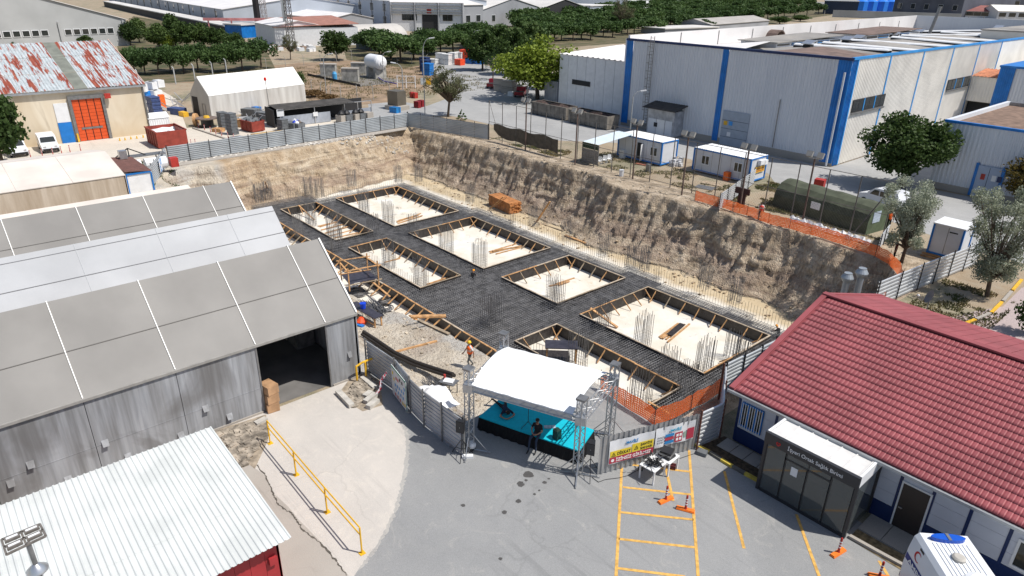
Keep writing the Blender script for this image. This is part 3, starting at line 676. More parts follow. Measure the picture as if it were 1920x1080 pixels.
for i in range(nb_):
 x=EX+(XR_-EX)*i/nb_;back.prism([(x,RY,RZ),(x+(XR_-EX)/nb_-.03,RY,RZ),(x+(XR_-EX)/nb_-.03,BY,EZ),(x,BY,EZ)],(0,0,.035))
back.prism([(EX,RY,RZ-.02),(XR_,RY,RZ-.02),(XR_,BY,EZ-.02),(EX,BY,EZ-.02)],(0,0,-.07))
back.build('rear_roof',M_TILE,T)
m=MB();m.bar((EX,RY,RZ+.07),(XR_,RY,RZ+.07),.34,.09);m.build('ridge_cap',M_TILE,T)
m=MB();m.bar((EX+.12,EY,EZ+.04),(EX+.12,RY,RZ+.05),.26,.09);m.build('verge_cap',M_TILE,T)
m=MB();m.bar((EX+.12,RY,RZ+.05),(EX+.12,BY,EZ+.04),.26,.09);m.build('verge_cap',M_TILE,T)
WY=26.05
m=MB();m.box(EX-.02,EY-.14,EZ-.16,XR_,EY-.02,EZ-.04);m.build('gutter',M('zinc',(.38,.40,.42),.4,.1,2,metal=.4),T)
m=MB();m.box(EX+.1,EY-.02,EZ-.18,XR_,WY,EZ-.12);m.build('soffit',M_WHITE,T)
M_CW=M('clinic_panel',(.56,.59,.66),.6,.05,1,world=True)
posts=[EX+.25]
px_list=[1385,1437+0]
def wx(x,y,z=1.6):
 p=ony(WY,x,y);return p.x
pst=[EX+.3,-11.2,-8.95,wx(1690,930),wx(1752,960),wx(1815,985),wx(1893,1020),wx(1893,1020)+2.2,wx(1893,1020)+4.4,7.9]
pst=[EX+.3,-11.3,-9.2,-7.0,wx(1686,915),wx(1742,955),wx(1812,985),wx(1886,1022),.6,2.6,4.6,7.9]
for a,b in zip(pst[:-1],pst[1:]):
 m=MB()
 for z0,z1 in((.82,1.38),(1.39,1.95),(1.96,2.5),(2.51,2.98)):m.box(a+.06,WY,z0,b-.06,WY+.08,z1)
 m.build('wall_panel',M_CW,T)
for a in pst:
 m=MB();m.box(a-.06,WY-.02,0.05,a+.06,WY+.06,2.98);m.build('post',M_NAVY,T)
m=MB();m.box(EX+.3,WY-.01,.02,7.9,WY+.08,.8);m.build('base_band',M_NAVY,T)
m=MB();m.box(EX+.3,WY+.09,0,EX+.38,BY-.7,EZ-.1);m.prism([(EX+.3,WY,EZ-.2),(EX+.3,BY-.6,EZ-.2),(EX+.3,RY,RZ-.2)],(.08,0,0));m.build('gable_wall',M_CW,T)
m=MB();m.box(EX+.4,BY-.8,0,7.9,BY-.7,EZ-.15);m.build('rear_wall',M_CW,T)
dx0,dx1=wx(1683,985),wx(1731,1000);dx0,dx1=ony(WY,1694,912).x,ony(WY,1744,935).x
m=MB();m.box(dx0,WY-.06,.08,dx1,WY-.03,2.15);D=m.build('door',M('brown_door',(.035,.028,.026),.4,0),T)
m=MB();m.prism([(dx0-.07,WY-.02,.05),(dx0-.07,WY-.02,2.24),(dx1+.07,WY-.02,2.24),(dx1+.07,WY-.02,.05),(dx1,WY-.02,.05),(dx1,WY-.02,2.16),(dx0,WY-.02,2.16),(dx0,WY-.02,.05)],(0,-.03,0));m.build('frame',M_WHITE,D)
m=MB();m.box(dx0+.06,WY-.12,1.02,dx0+.2,WY-.07,1.06);m.build('handle',M_ALU,D)
def window(T,x0,x1,z0,z1,y,fm,sash=2,d=.06):
 m=MB();w_=.09
 m.box(x0,y-d,z0,x0+w_,y,z1);m.box(x1-w_,y-d,z0,x1,y,z1);m.box(x0+w_,y-d,z0,x1-w_,y,z0+w_);m.box(x0+w_,y-d,z1-w_,x1-w_,y,z1)
 for i in range(1,sash):xx=x0+(x1-x0)*i/sash;m.box(xx-.04,y-d,z0+w_,xx+.04,y,z1-w_)
 f=m.build('window',fm,T);m=MB();m.box(x0+.05,y-.02,z0+.05,x1-.05,y-.012,z1-.05);m.build('pane',M_GLASS,f);return f
p=ony(WY,1886,1010);window(T,p.x+.35,p.x+1.75,.95,2.2,WY-.02,M_WHITE,2)
window(T,-13.0,-11.9,1.0,2.3,WY-.02,M_BLUE,3)
m=MB()
for i in range(9):m.box(-12.93+i*.12,WY-.12,1.0,-12.9+i*.12,WY-.1,2.3)
m.build('window_bars',M_WHITE,T)
PX0,PX1,PY0,PZ=-10.62,-6.7,23.75,3.0
M_ANTH=M('anthracite_panel',(.035,.036,.04),.4,0)
E_=thing('entrance_porch','dark framed glass entrance porch with white lettering in front of the clinic','porch',((PX0+PX1)/2,24.8,0))
for x in(PX0,PX1-.12):
 for y in(PY0,WY-.2):m=MB();m.box(x,y,.11,x+.12,y+.12,PZ-.5);m.build('corner_post',M_ANTH,E_)
m=MB();m.box(PX0,PY0,.02,PX1,PY0+.12,.1);m.build('threshold',M_ANTH,E_)
m=MB();m.box(PX0,PY0-.06,PZ-.5,PX1,PY0+.1,PZ+.02);m.build('fascia',M_ANTH,E_)
for x in(PX0,PX1-.1):m=MB();m.box(x,PY0+.1,PZ-.5,x+.1,WY-.1,PZ+.02);m.build('side_fascia',M_WHITE,E_)
for i in range(6):
 a=PX0+.12+(PX1-PX0-.24)*i/6;b=PX0+.12+(PX1-PX0-.24)*(i+1)/6
 m=MB();m.box(a,PY0+.12,PZ-.08,b-.05,WY-.15,PZ-.04);m.box(b-.05,PY0+.12,PZ-.08,b,WY-.15,PZ+.0);m.build('roof_panel',M('porch_roof',(.66,.65,.63),.5,.08,2),E_)
GM=M('tinted_glass',(.16,.18,.18),.04,0,spec=.9,trans=.55)
xs2=[PX0+.12,PX0+1.0,PX0+1.95,PX0+2.9,PX1-.12]
for i,(a,b)in enumerate(zip(xs2[:-1],xs2[1:])):
 g_=MB();g_.box(a+.04,PY0+.05,.12,b-.04,PY0+.062,2.15 if i in(1,2)else PZ-.5);o=g_.build('glass_door' if i in(1,2)else 'glass_panel',GM,E_)
 m=MB();m.box(a,PY0+.03,.1,a+.04,PY0+.09,PZ-.5);m.box(a,PY0+.03,.1,b,PY0+.09,.15)
 if i in(1,2):m.box(a,PY0+.03,2.13,b,PY0+.09,2.2)
 m.build('mullion',M_ANTH,o)
m=MB();m.box(PX0+1.04,PY0+.05,2.2,PX0+2.86,PY0+.062,PZ-.5);m.build('transom_glass',GM,E_)
for x in(PX0+.04,PX1-.06):m=MB();m.box(x,PY0+.16,.12,x+.012,WY-.22,PZ-.5);m.build('side_glass',GM,E_)
m=MB();m.box(PX0+1.3,PY0+.035,1.55,PX0+1.58,PY0+.045,1.95);m.build('paper_notice',M_WHITE,E_)
text_mesh('lettering','\u0130\u015fyeri Ortak Sa\u011fl\u0131k Birimi',.24,M('letter_white',(.85,.85,.85),.5,0),E_,(PX0+1.02,PY0-.066,PZ-.33),(1,0,0),(0,0,1),width=2.28)
m=MB()
for a,b in(((0,0),(.09,.1)),((0,0),(-.09,.1)),((.09,.1),(.05,.16)),((-.09,.1),(-.05,.16)),((.05,.16),(0,.11)),((-.05,.16),(0,.11))):
 m.bar((PX0+.62+a[0],PY0-.07,PZ-.36+a[1]),(PX0+.62+b[0],PY0-.07,PZ-.36+b[1]),.01,.035)
m.build('red_emblem',M('emblem_red',(.6,.02,.02),.5,0),E_)
m=MB();m.box(PX0+.13,PY0+.13,.005,PX1-.13,WY-.1,.05);m.build('floor_slab',M_STRIP,E_)
def m_clad(n,L):
 p=npos(n);a=nnoise(n,L,p,.25,5,stretch=(1,1,.25));b=nnoise(n,L,p,2.5,4,stretch=(1,1,.06))
 return nmix(n,L,.3,nramp(n,L,a,[(.35,(.60,.63,.68)),(.65,(.69,.715,.75))]),nramp(n,L,b,[(.3,(.56,.59,.63)),(.7,(.74,.76,.79))])),None,0,0
M_CLAD=node_mat('ribbed_cladding',m_clad,.5)
M_CREAMC=M('cream_cladding',(.82,.79,.73),.55,.08,.4,world=True)
H=thing('factory_hall','large pale ribbed factory hall with blue corner strips and cluttered flat roof','factory hall',(-52,100,0))
BY0,BX0,BX1,BZ=83.3,-69.4,-36.0,12.6;BYB=155.9
cols=[BX0,BX0+1.25,onx(0.001,1,1).x if False else ony(BY0,1352,170).x-.45,ony(BY0,1352,170).x+.45,BX1-1.6,BX1]
fr=[(cols[1],cols[2]),(cols[3],cols[4])]
for a,b in fr:
 k=max(1,round((b-a)/3));
 for i in range(k):
  p,q=a+(b-a)*i/k,a+(b-a)*(i+1)/k
  m=MB();m.corr((p,BY0,.9),(q-p,0,0),(0,0,BZ-1.1),(0,-1,0),.42,.07,.4);m.build('wall_panel',M_CLAD,H)
for a,b in((cols[0],cols[1]),(cols[2],cols[3]),(cols[4],cols[5])):
 m=MB();m.corr((a,BY0-.05,.4),(b-a,0,0),(0,0,BZ-.5),(0,-1,0),.3,.05,.4);m.build('blue_strip',M_BLUE,H)
m=MB();m.box(BX0,BY0-.03,0,BX1,BY0+.1,.9);m.build('plinth',M_STRIP,H)
m=MB();m.box(BX0-.05,BY0-.16,BZ-.3,BX1+.1,BY0+.3,BZ);m.build('parapet_cap',M_NAVY,H)
m=MB();m.box(BX0-.4,BY0+.12,0,BX0-.12,BYB,BZ-.1);m.build('rear_wall',M_CLAD,H)
ysd=[BY0,84.6]+[onx(BX1,x,100).y for x in(1672,1732,1786,1833)]+[onx(BX1,1880,75).y]
print('side ys',ysd)
for i,(a,b)in enumerate(zip(ysd[:-1],ysd[1:])):
 m=MB();m.corr((BX1,a,.1),(0,b-a,0),(0,0,BZ-.3),(1,0,0),.42 if i else .3,.07,.4);m.build('blue_strip' if i==0 else 'wall_panel',M_BLUE if i==0 else(M_CREAMC),H)
 m=MB();m.box(BX1-.02,b-.16,.1,BX1+.12,b+.16,BZ-.1);m.build('blue_post',M('light_blue_paint',(.03,.26,.62),.45,.1,1),H)
m=MB();m.box(BX1-.25,BY0,BZ-.22,BX1+.14,BYB,BZ+.05);m.build('side_cap',MATS['light_blue_paint'],H)
m=MB();m.box(BX1-.2,ysd[-1]+.2,.1,BX1+.05,BYB,BZ-.25);m.build('far_side_wall',M_CREAMC,H)
for(x0_,x1_,y_)in((1597,1657,195),(1775,1817,158)):
 a,b=onx(BX1,x0_,y_),onx(BX1,x1_,y_-10);z=(a.z+b.z)/2-.2
 m=MB();m.box(BX1+.06,a.y,z-.75,BX1+.14,b.y,z+.75);f=m.build('window_band',M_DARK,H);k=6
 for i in range(k):
  p,q=a.y+(b.y-a.y)*i/k,a.y+(b.y-a.y)*(i+1)/k;m=MB();m.box(BX1+.145,p+.08,z-.6,BX1+.16,q-.08,z+.6);m.build('pane',M_GLASS,f)
 for i in(2,4):p=a.y+(b.y-a.y)*i/k;m=MB();m.box(BX1+.15,p-.12,z-.75,BX1+.19,p+.12,z+.75);m.build('mullion',MATS['light_blue_paint'],f)
 m=MB();m.box(BX1+.1,a.y,z-.95,BX1+.3,b.y,z-.78);m.build('sill',M_STEEL,f)
def m_flat(n,L):
 p=npos(n);a=nnoise(n,L,p,.12,6,dist=.7);b=nnoise(n,L,p,1.5,5,stretch=(3,.3,1))
 return nmix(n,L,.35,nramp(n,L,a,[(.35,(.17,.16,.15)),(.5,(.27,.26,.245)),(.65,(.36,.33,.29))]),nramp(n,L,b,[(.3,(.15,.13,.12)),(.7,(.42,.41,.39))])),b,.03,.4
M_FLAT=node_mat('weathered_flat_roof',m_flat)
M_WROOF=M('white_roof',(.72,.70,.69),.6,.08,.2,world=True)
M_BROWNR=M('brown_ribbed_roof',(.17,.12,.10),.8,.25,.8,world=True)
def deck(x):return 10.3+.8*(x+69.2)/11.2 if x<-58 else(11.1+.8*(x+58)/8 if x<-50 else 11.9-.6*(x+50)/13.8)
YR=190.
m=MB()
for a,b in((-69.2,-58),(-58,-50),(-50,-36.25)):m.prism([(a,BY0+.3,deck(a)),(b,BY0+.3,deck(b)),(b,YR,deck(b)),(a,YR,deck(a))],(0,0,-.2))
m.build('roof_deck',M_FLAT,H)
m=MB();m.box(-69.5,BY0+.3,9,-69.2,YR,13.0);m.prism([(-69.5,BY0+.3,13.0),(-69.5,YR,14.0),(-69.5,YR,13.0)],(.3,0,0));m.build('left_parapet',M_WROOF,H)
m=MB();m.box(-69.5,YR,0,-20,YR+.4,14.0);m.build('rear_parapet',M_CLAD,H)
for i in range(9):
 y=96+i*10.5;m=MB();m.box(-69.19,y,10.5,-69.12,y+.12,13);m.build('parapet_joint',M_STEEL,H)
m=MB();m.prism([(-69.1,BY0+.5,10.75),(-52,BY0+.5,12.0),(-56,100,12.35),(-69.1,118,10.75)],(0,0,.06));m.build('white_roof_slope',M_WROOF,H)
def skylight(x0,x1,y,w_=1.5,h=.55):
 R_=MB();n=6;L_=Vector((x0,y,deck(x0)));Q=Vector((x1,y,deck(x1)));pts=[]
 for i in range(n+1):t=PI*i/n;pts.append(Vector((0,-math.cos(t)*w_/2,.35+math.sin(t)*h*.5)))
 pts=[Vector((0,-w_/2,0))]+pts+[Vector((0,w_/2,0))]
 R_.prism([L_+p for p in pts],Q-L_);o=R_.build('skylight',M_WHITE,H)
 b=MB();b.prism([L_+Vector((0,-w_/2-.02,0)),L_+Vector((0,-w_/2-.02,.34)),L_+Vector((0,w_/2+.02,.34)),L_+Vector((0,w_/2+.02,0))],Q-L_);b.build('curb',M_DARK,o)
for x0,x1,y in((-55.5,-41.5,107),(-53.5,-38.2,112),(-55.5,-38,125),(-52,-38,134),(-55,-38.5,146),(-64,-44,158),(-55,-37.5,166),(-62,-48,176)):skylight(x0,x1,y)
def vent(x,y):
 c=(x,y,deck(x));m=MB();m.cbox(c,1.1,1.1,.45);o=m.build('roof_vent',M_DARK,H);m=MB();m.prism([(x-.8,y-.8,c[2]+.5),(x+.8,y-.8,c[2]+.5),(x+.8,y+.8,c[2]+.95),(x-.8,y+.8,c[2]+.95)],(0,0,.08));m.build('vent_flap',M_ALU,o)
for x,y in((-51.5,103),(-54.5,122),(-57,132),(-58,150),(-60,168),(-45,172),(-50,184)):vent(x,y)
def monitor(x0,x1,y0_,y1_,h,mt):
 z=deck((x0+x1)/2);m=MB();m.box(x0,y0_,z-.4,x1,y1_,z+h-.25);o=m.build('roof_monitor',M_CLAD,H)
 m=MB();m.prism([(x0-.4,y0_-.4,z+h-.24),(x1+.4,y0_-.4,z+h-.24),(x1+.4,y1_,z+h+.2),(x0-.4,y1_,z+h+.2)],(0,0,.12));m.build('monitor_roof',mt,o)
 k=5
 for i in range(k):
  p,q=y0_+(y1_-y0_)*i/k,y0_+(y1_-y0_)*(i+1)/k;m=MB();m.box(x1+.01,p+.3,z+.45,x1+.04,q-.3,z+h-.45);m.build('window',M_GLASS,o)
  if i%2:m=MB();m.box(x1+.02,p+.3,z+.4,x1+.08,q-.3,z+.5);m.box(x1+.02,p+.3,z+h-.5,x1+.08,q-.3,z+h-.4);m.build('window_frame',MATS['light_blue_paint'],o)
monitor(-64.5,-58.2,106,128,1.15,M_FLAT);monitor(-65.5,-58.2,138,163,1.3,M_BROWNR)
m=MB();m.prism([(-50,86,deck(-50)+.05),(-37,86,deck(-37)+.05),(-37,101,deck(-37)+.05),(-50,104,deck(-50)+.05)],(0,0,.03));m.build('ribbed_patch',M_BROWNR,H)
m=MB();m.rod((-58,168,11),(-57.2,168.3,16.6),.35,8);m.build('roof_chimney',M_STEEL,H)
m=MB();m.cbox((-66.5,150,10.5),2.0,1.6,1.3);m.build('roof_cabin',M_RED,H)
m=MB();c=Vector((-68.4,122,10.9))
for i in range(8):
 a,b=PI*i/8,PI*(i+1)/8;m.prism([c+Vector((0,math.cos(a)*1.9,math.sin(a)*1.9)),c+Vector((0,math.cos(b)*1.9,math.sin(b)*1.9)),c+Vector((0,math.cos(b)*1.7,math.sin(b)*1.7)),c+Vector((0,math.cos(a)*1.7,math.sin(a)*1.7))],(2.0,0,0))
m.build('curved_duct',M_BROWNR,H)
a=ony(BY0,1228,255);b=ony(BY0,1277,262)
m=MB();m.box(a.x,BY0-2.2,.1,b.x,BY0-.1,3.6);A_=m.build('porch',M('patched_panel',(.42,.43,.45),.7,.25,1.2),H)
m=MB();m.prism([(a.x-.5,BY0-3,3.75),(b.x+.6,BY0-3,3.75),(b.x+.6,BY0,4.35),(a.x-.5,BY0,4.35)],(0,0,.08));m.build('porch_roof',M('black_sheet',(.05,.045,.04),.7,.3,2),A_)
for k,(u,v)in enumerate(((.05,.35),(.37,.67),(.7,.95))):
 m=MB();m.box(a.x+(b.x-a.x)*u,BY0-2.26,.2,a.x+(b.x-a.x)*v,BY0-2.21,2.3);m.build('door_leaf',M_CLAD if k!=1 else M_WHITE,A_)
m=MB();m.box(a.x+1.3,BY0-2.3,1.2,a.x+1.9,BY0-2.27,1.8);m.build('small_window',M_DARK,A_)
a=ony(BY0,1350,265);b=ony(BY0,1399,272)
m=MB();m.box(a.x,BY0-.22,.1,b.x,BY0-.1,4.6);A_=m.build('roller_door',M('door_bluegrey',(.33,.38,.45),.5,.06,2),H)
for z in(1.2,2.3,3.4):m=MB();m.box(a.x,BY0-.235,z,b.x,BY0-.222,z+.04);m.build('door_joint',M_DARK,A_)
for dx_,z,mt in((.3,3.0,M_YEL),(1.1,3.05,M('sign_blue',(.05,.3,.7),.5,0)),(1.0,1.6,M_WHITE)):m=MB();m.box(a.x+dx_,BY0-.25,z-.25,a.x+dx_+.55,BY0-.236,z+.3);m.build('door_sign',mt,A_)
m=MB();lx=ony(BY0,1216,200).x
for s in(-.32,.32):m.bar((lx+s,BY0-.5,.6),(lx+s,BY0-.5,BZ+.6),.07)
z=.8
while z<BZ+.4:m.bar((lx-.32,BY0-.5,z),(lx+.32,BY0-.5,z),.05);z+=.45
z=3
while z<BZ:
 pr=[(lx-.32,BY0-.5),(lx-.42,BY0-.95),(lx,BY0-1.25),(lx+.42,BY0-.95),(lx+.32,BY0-.5)]
 for p,q in zip(pr[:-1],pr[1:]):m.bar((*p,z),(*q,z),.04)
 z+=1.1
for x_,y_ in((lx-.42,BY0-.95),(lx,BY0-1.25),(lx+.42,BY0-.95)):m.bar((x_,y_,3),(x_,y_,BZ),.03)
m.build('ladder',M_STEEL,H)
m=MB();x_=ony(BY0,1462,200).x;m.bar((x_,BY0-.14,1),(x_,BY0-.14,7),.1);m.build('conduit',M_STEEL,H)
m=MB();x_=BX1-.5;m.rod((x_,BY0-.35,.1),(x_,BY0-.35,11),.13,8);m.build('downpipe',M_CLAD,H)
T=thing('hall_annex','lower white panel annex built against the left end of the big hall','annex',(-78,92,0))
ax0,ax1=-88.4,BX0-.1
k=9
for i in range(k):
 p,q=ax0+(ax1-ax0)*i/k,ax0+(ax1-ax0)*(i+1)/k;m=MB();m.box(p+.03,88.4,.1,q-.03,88.6,8.6);m.build('wall_panel',M_WHITE,T)
m=MB();m.box(ax0,88.62,0,ax0+.2,104,8.5);m.box(ax0,103.8,0,ax1,104,8.5);m.build('rear_wall',M_CLAD,T)
m=MB();m.corr((ax0-.2,88.2,8.65),(ax1-ax0+.2,0,0),(0,16,.8),(0,0,1),1.2,.1);m.build('roof',M_WROOF,T)
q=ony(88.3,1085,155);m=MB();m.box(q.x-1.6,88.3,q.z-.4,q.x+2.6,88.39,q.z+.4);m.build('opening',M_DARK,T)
m=MB();m.corr((ax0-3.4,88.2,0),(3.3,0,0),(0,0,3.9),(0,-1,0),.4,.06);m.box(ax0-3.4,88.25,0,ax0-.1,92,3.85);m.build('side_store',M('grey_corrugated',(.28,.29,.31),.5,.15,1),T)
T=thing('low_flat_building','low flat roofed building with blue corner behind the white annex','building',(-100,120,0))
m=MB();m.box(-112,112,0,-69.6,150,5.4);m.build('wall',M_CLAD,T);m=MB();m.box(-112.5,111.5,5.42,-69.6,150.5,5.7);m.build('roof',M('light_grey_roof',(.42,.415,.40),.8,.15,.15,world=True),T)
m=MB();m.box(-86,106,0,-69.6,111,7.6);m.build('tower_block',M_CLAD,T);m=MB();m.box(-86.2,105.8,7.62,-69.6,111.3,7.85);m.build('tower_roof',M_NAVY,T);m=MB();m.box(-86.1,105.9,.1,-84.4,106.2,7.6);m.build('blue_corner',M_BLUE,T)
T=thing('second_hall','smaller ribbed grey hall with flat brown gravel roof at the right edge','factory hall',(-12,92,0))
x0_,y0_,z_=-25,83.2,7.3
for i in range(8):
 p=x0_+4.5*i;m=MB();m.corr((p,y0_,.7),(4.5,0,0),(0,0,z_-.9),(0,-1,0),.42,.07,.4);m.build('wall_panel',M_CLAD,T)
m=MB();m.box(x0_,y0_-.03,0,12,y0_+.2,.7);m.build('plinth',M_STRIP,T)
m=MB();m.box(x0_-.05,y0_-.14,z_-.2,12,y0_+.25,z_+.05);m.build('parapet_cap',M_BLUE,T)
m=MB();m.box(x0_-.05,y0_+.26,0,x0_+.35,104,z_+.05);m.build('side_parapet',M_CLAD,T)
m=MB();m.box(x0_+.36,y0_+.26,z_-.7,12,104,z_-.4);m.build('roof_deck',M('gravel_roof',(.20,.135,.10),.95,.25,1.5,bump=.5,bscale=8,world=True),T)
m=MB();m.box(x0_+.36,103.7,0,12,104.1,z_);m.build('rear_parapet',M_STEEL,T)
a=ony(y0_,1818,375);b=ony(y0_,1860,385)
m=MB();m.box(a.x,y0_-.25,.05,b.x,y0_-.12,3.3);A_=m.build('double_door',M('door_lightblue',(.36,.43,.55),.5,.05,2),T)
m=MB();m.box(a.x-.3,y0_-.22,.05,a.x-.02,y0_-.1,3.5);m.build('door_frame',M_BLUE,A_);m=MB();m.box(b.x+.02,y0_-.22,.05,b.x+.3,y0_-.1,3.5);m.build('door_frame',M_BLUE,A_)
m=MB();m.box((a.x+b.x)/2-.02,y0_-.27,.1,(a.x+b.x)/2+.02,y0_-.255,3.2);m.build('door_joint',M_DARK,A_)
for dx_,c_ in((.4,M_RED),(1.4,M_WHITE),(1.9,M_NAVY)):m=MB();m.box(a.x+dx_,y0_-.27,1.9,a.x+dx_+.4,y0_-.255,2.5);m.build('door_sign',c_,A_)
T=thing('link_corridor','cream ribbed link corridor with orange tiled roof between the halls','building',(-34,127,0))
m=MB();m.corr((-35.8,125.6,4.2),(3.6,0,0),(0,0,3.6),(0,-1,0),.4,.06);m.box(-35.8,125.7,4.1,-32.2,131,7.8);m.build('wall',M_CREAMC,T)
m=MB();m.corr((-35.8,125.3,7.85),(3.6,0,0),(0,6,.7),(0,0,1),.5,.08);m.build('roof',M('orange_tile',(.42,.17,.09),.8,.2,1),T)
m=MB();m.box(-35.8,127,0,-32.3,131,4.0);m.build('base',M_DARK,T)
T=thing('third_hall','ribbed grey hall with blue corner behind the second hall at the right edge','factory hall',(-14,128,0))
m=MB();m.corr((-30.2,125,.1),(40,0,0),(0,0,9.4),(0,-1,0),.42,.07);m.build('front_wall',M_CLAD,T)
m=MB();m.corr((-32.2,124.9,.1),(2.0,0,0),(0,0,9.5),(0,-1,0),.3,.06);m.build('blue_strip',M_BLUE,T)
m=MB();m.box(-32.2,125.1,0,9.3,150,9.4);m.build('wall',M_WHITE,T);m=MB();m.box(-32.3,124.7,9.45,9.4,150,9.75);m.build('parapet_cap',M_BLUE,T)
T2=thing('rear_wing','tall white wing with round topped dark windows at the far right','building',(-38,173,0))
m=MB();m.box(-45,156.1,0,-35.9,200,13.0);m.build('wall',M_CREAMC,T2);m=MB();m.box(-36.1,156.0,13.02,-35.7,200,13.4);m.build('cap',MATS['light_blue_paint'],T2);m=MB();m.box(-45.2,156.0,13.02,-36.12,200,13.2);m.build('roof',M_FLAT,T2)
m=MB();m.box(-35.88,156.0,0.1,-35.6,156.6,13.0);m.build('blue_post',M_BLUE,T2)
for y in(161,168.5,176):
 m=MB();pts=[(-35.85,y-1.5,7.6),(-35.85,y+1.5,7.6)]+[(-35.85,y+math.cos(t)*1.5,11.2+math.sin(t)*.9)for t in(0,.5,1.05,1.57,2.1,2.64,PI)];m.prism(pts,(.06,0,0));m.build('window',M_GLASS,T2)
 # TREES
def leaf_mat(name,c1,c2,c3,tr=.0):
 def fn(n,L):
  g=n.new('ShaderNodeTexCoord').outputs['Object'];oi=n.new('ShaderNodeObjectInfo').outputs['Random']
  a=nnoise(n,L,g,5,3);b=nnoise(n,L,g,40,2)
  v=nmath(n,L,'ADD',nmath(n,L,'MULTIPLY',a,.55),nmath(n,L,'MULTIPLY',b,.45));v=nmath(n,L,'ADD',v,nmath(n,L,'MULTIPLY',nmath(n,L,'SUBTRACT',oi,.5),.16))
  return nramp(n,L,v,[(.36,c1),(.5,c2),(.64,c3)]),None,0,0
 return node_mat(name,fn,.6,.25,tr=.3)
LM=dict(pine=leaf_mat('pine_leaf',(.036,.070,.020),(.064,.115,.032),(.105,.170,.050)),dark=leaf_mat('dark_leaf',(.028,.056,.015),(.055,.095,.024),(.10,.15,.04)),lime=leaf_mat('lime_leaf',(.13,.18,.02),(.26,.33,.045),(.40,.45,.09)),olive=leaf_mat('olive_leaf',(.10,.12,.075),(.25,.28,.19),(.46,.49,.39)),sparse=leaf_mat('dry_leaf',(.06,.065,.03),(.12,.13,.06),(.21,.20,.12)),willow=leaf_mat('willow_leaf',(.03,.06,.02),(.06,.11,.04),(.10,.16,.06)),autumn=leaf_mat('autumn_leaf',(.04,.045,.01),(.11,.10,.02),(.22,.15,.04)),dry=leaf_mat('dry_shrub',(.10,.06,.02),(.18,.11,.045),(.27,.18,.08)))
M_BARK=M('bark',(.10,.075,.055),.9,.3,6)
def leaves(C,n,s,rs,asp=1.0,up=.3,drop=0):
 """n leaf quads of size s round positions C"""
 d=rs.normal(size=(n,3));d[:,2]+=up;d/=np.linalg.norm(d,axis=1)[:,None]
 e=np.cross(d,rs.normal(size=(n,3)));e/=np.linalg.norm(e,axis=1)[:,None];f=np.cross(d,e)
 sz=s*(.6+.8*rs.rand(n))[:,None]
 if drop:f=np.stack([np.zeros(n),np.zeros(n),-np.ones(n)],1)+.15*rs.normal(size=(n,3));e=e*np.array([1,1,.1])
 a,b=e*sz/asp,f*sz
 V=np.stack([C-a-b,C+a-b*.6,C+a*.7+b,C-a*.8+b*.8],1).reshape(-1,3)
 F=np.arange(n*4).reshape(n,4);return V,F
def tree_proto(kind,seed,n=1200,leaf=.075,shape='umbrella',name='tree'):
 rs=np.random.RandomState(seed);r=random.Random(seed)
 o=link(name,None);MBk=MB();limbs=[]
 if shape=='umbrella':
  K=20;cs=[]
  for i in range(K):
   a=rs.rand()*2*PI;q=math.sqrt(rs.rand())*.78;cs.append((q*math.cos(a),q*math.sin(a),(.76-.30*q*q-.22*rs.rand()*q),(.30+.1*rs.rand()),(.19+.04*rs.rand())))
  z_tr=.5
 elif shape=='round':
  K=60;cs=[]
  for i in range(K):
   v=rs.normal(size=3);v/=np.linalg.norm(v);q=.35+.5*rs.rand();cs.append((v[0]*q,v[1]*q,.57+v[2]*.34*(.5+.6*rs.rand()),(.22+.14*rs.rand()),(.10+.07*rs.rand())))
  z_tr=.4
 elif shape=='vase':
  K=46;cs=[]
  for i in range(K):
   a=rs.rand()*2*PI;h=.22+.78*rs.rand()**.8;q=(.25+.75*h)*rs.rand()**.5*.85;cs.append((q*math.cos(a),q*math.sin(a),h*.95,.17+.08*rs.rand(),.085))
  z_tr=.2
 elif shape=='sparse':
  K=60;cs=[]
  for i in range(K):
   v=rs.normal(size=3);v/=np.linalg.norm(v);q=(.35+.6*rs.rand());cs.append((v[0]*q,v[1]*q,.62+v[2]*.36*q,.13+.08*rs.rand(),.06))
  z_tr=.3
 elif shape=='droop':
  K=26;cs=[]
  for i in range(K):
   a=rs.rand()*2*PI;q=.25+.6*rs.rand();cs.append((q*math.cos(a),q*math.sin(a),.62+.25*rs.rand()-.2*q,.2,.26))
  z_tr=.4
 else:
  K=24;cs=[]
  for i in range(K):
   h=rs.rand();a=rs.rand()*2*PI;q=(1-h)*.7;cs.append((q*math.cos(a),q*math.sin(a),.15+.8*h,.22*(1.1-h),.06))
  z_tr=.1
 t=MB();tr=.05 if shape!='conifer' else .04
 fx,fy=r.uniform(-.05,.05),r.uniform(-.05,.05)
 t.rod((0,0,0),(fx,fy,z_tr),tr,7,tr*.8)
 for c in cs[::(1 if shape in('sparse','vase')else 3)]:
  mid=(fx+(c[0]-fx)*.45+r.uniform(-.04,.04),fy+(c[1]-fy)*.45+r.uniform(-.04,.04),z_tr+(c[2]-z_tr)*.55)
  t.tube([(fx,fy,z_tr*.95),mid,c[:3]],[tr*.5,tr*.28,tr*.1],4)
 me_t=t.build('trunk',M_BARK,o)
 per=n//K;pos=[]
 for x,y,z,rx,rz_ in cs:
  v=rs.normal(size=(per,3));v/=np.linalg.norm(v,axis=1)[:,None];q=rs.rand(per,1)**.45
  pos.append(np.array([x,y,z])+v*q*np.array([rx,rx,rz_]))
 Cc=np.concatenate(pos);Cc[:,2]=np.maximum(Cc[:,2],.12)
 asp={'olive':1.9,'willow':5,'pine':1.3}.get(kind,1.1)
 V,F=leaves(Cc,len(Cc),leaf,rs,asp,drop=(shape=='droop'))
 return o,V,F,me_t
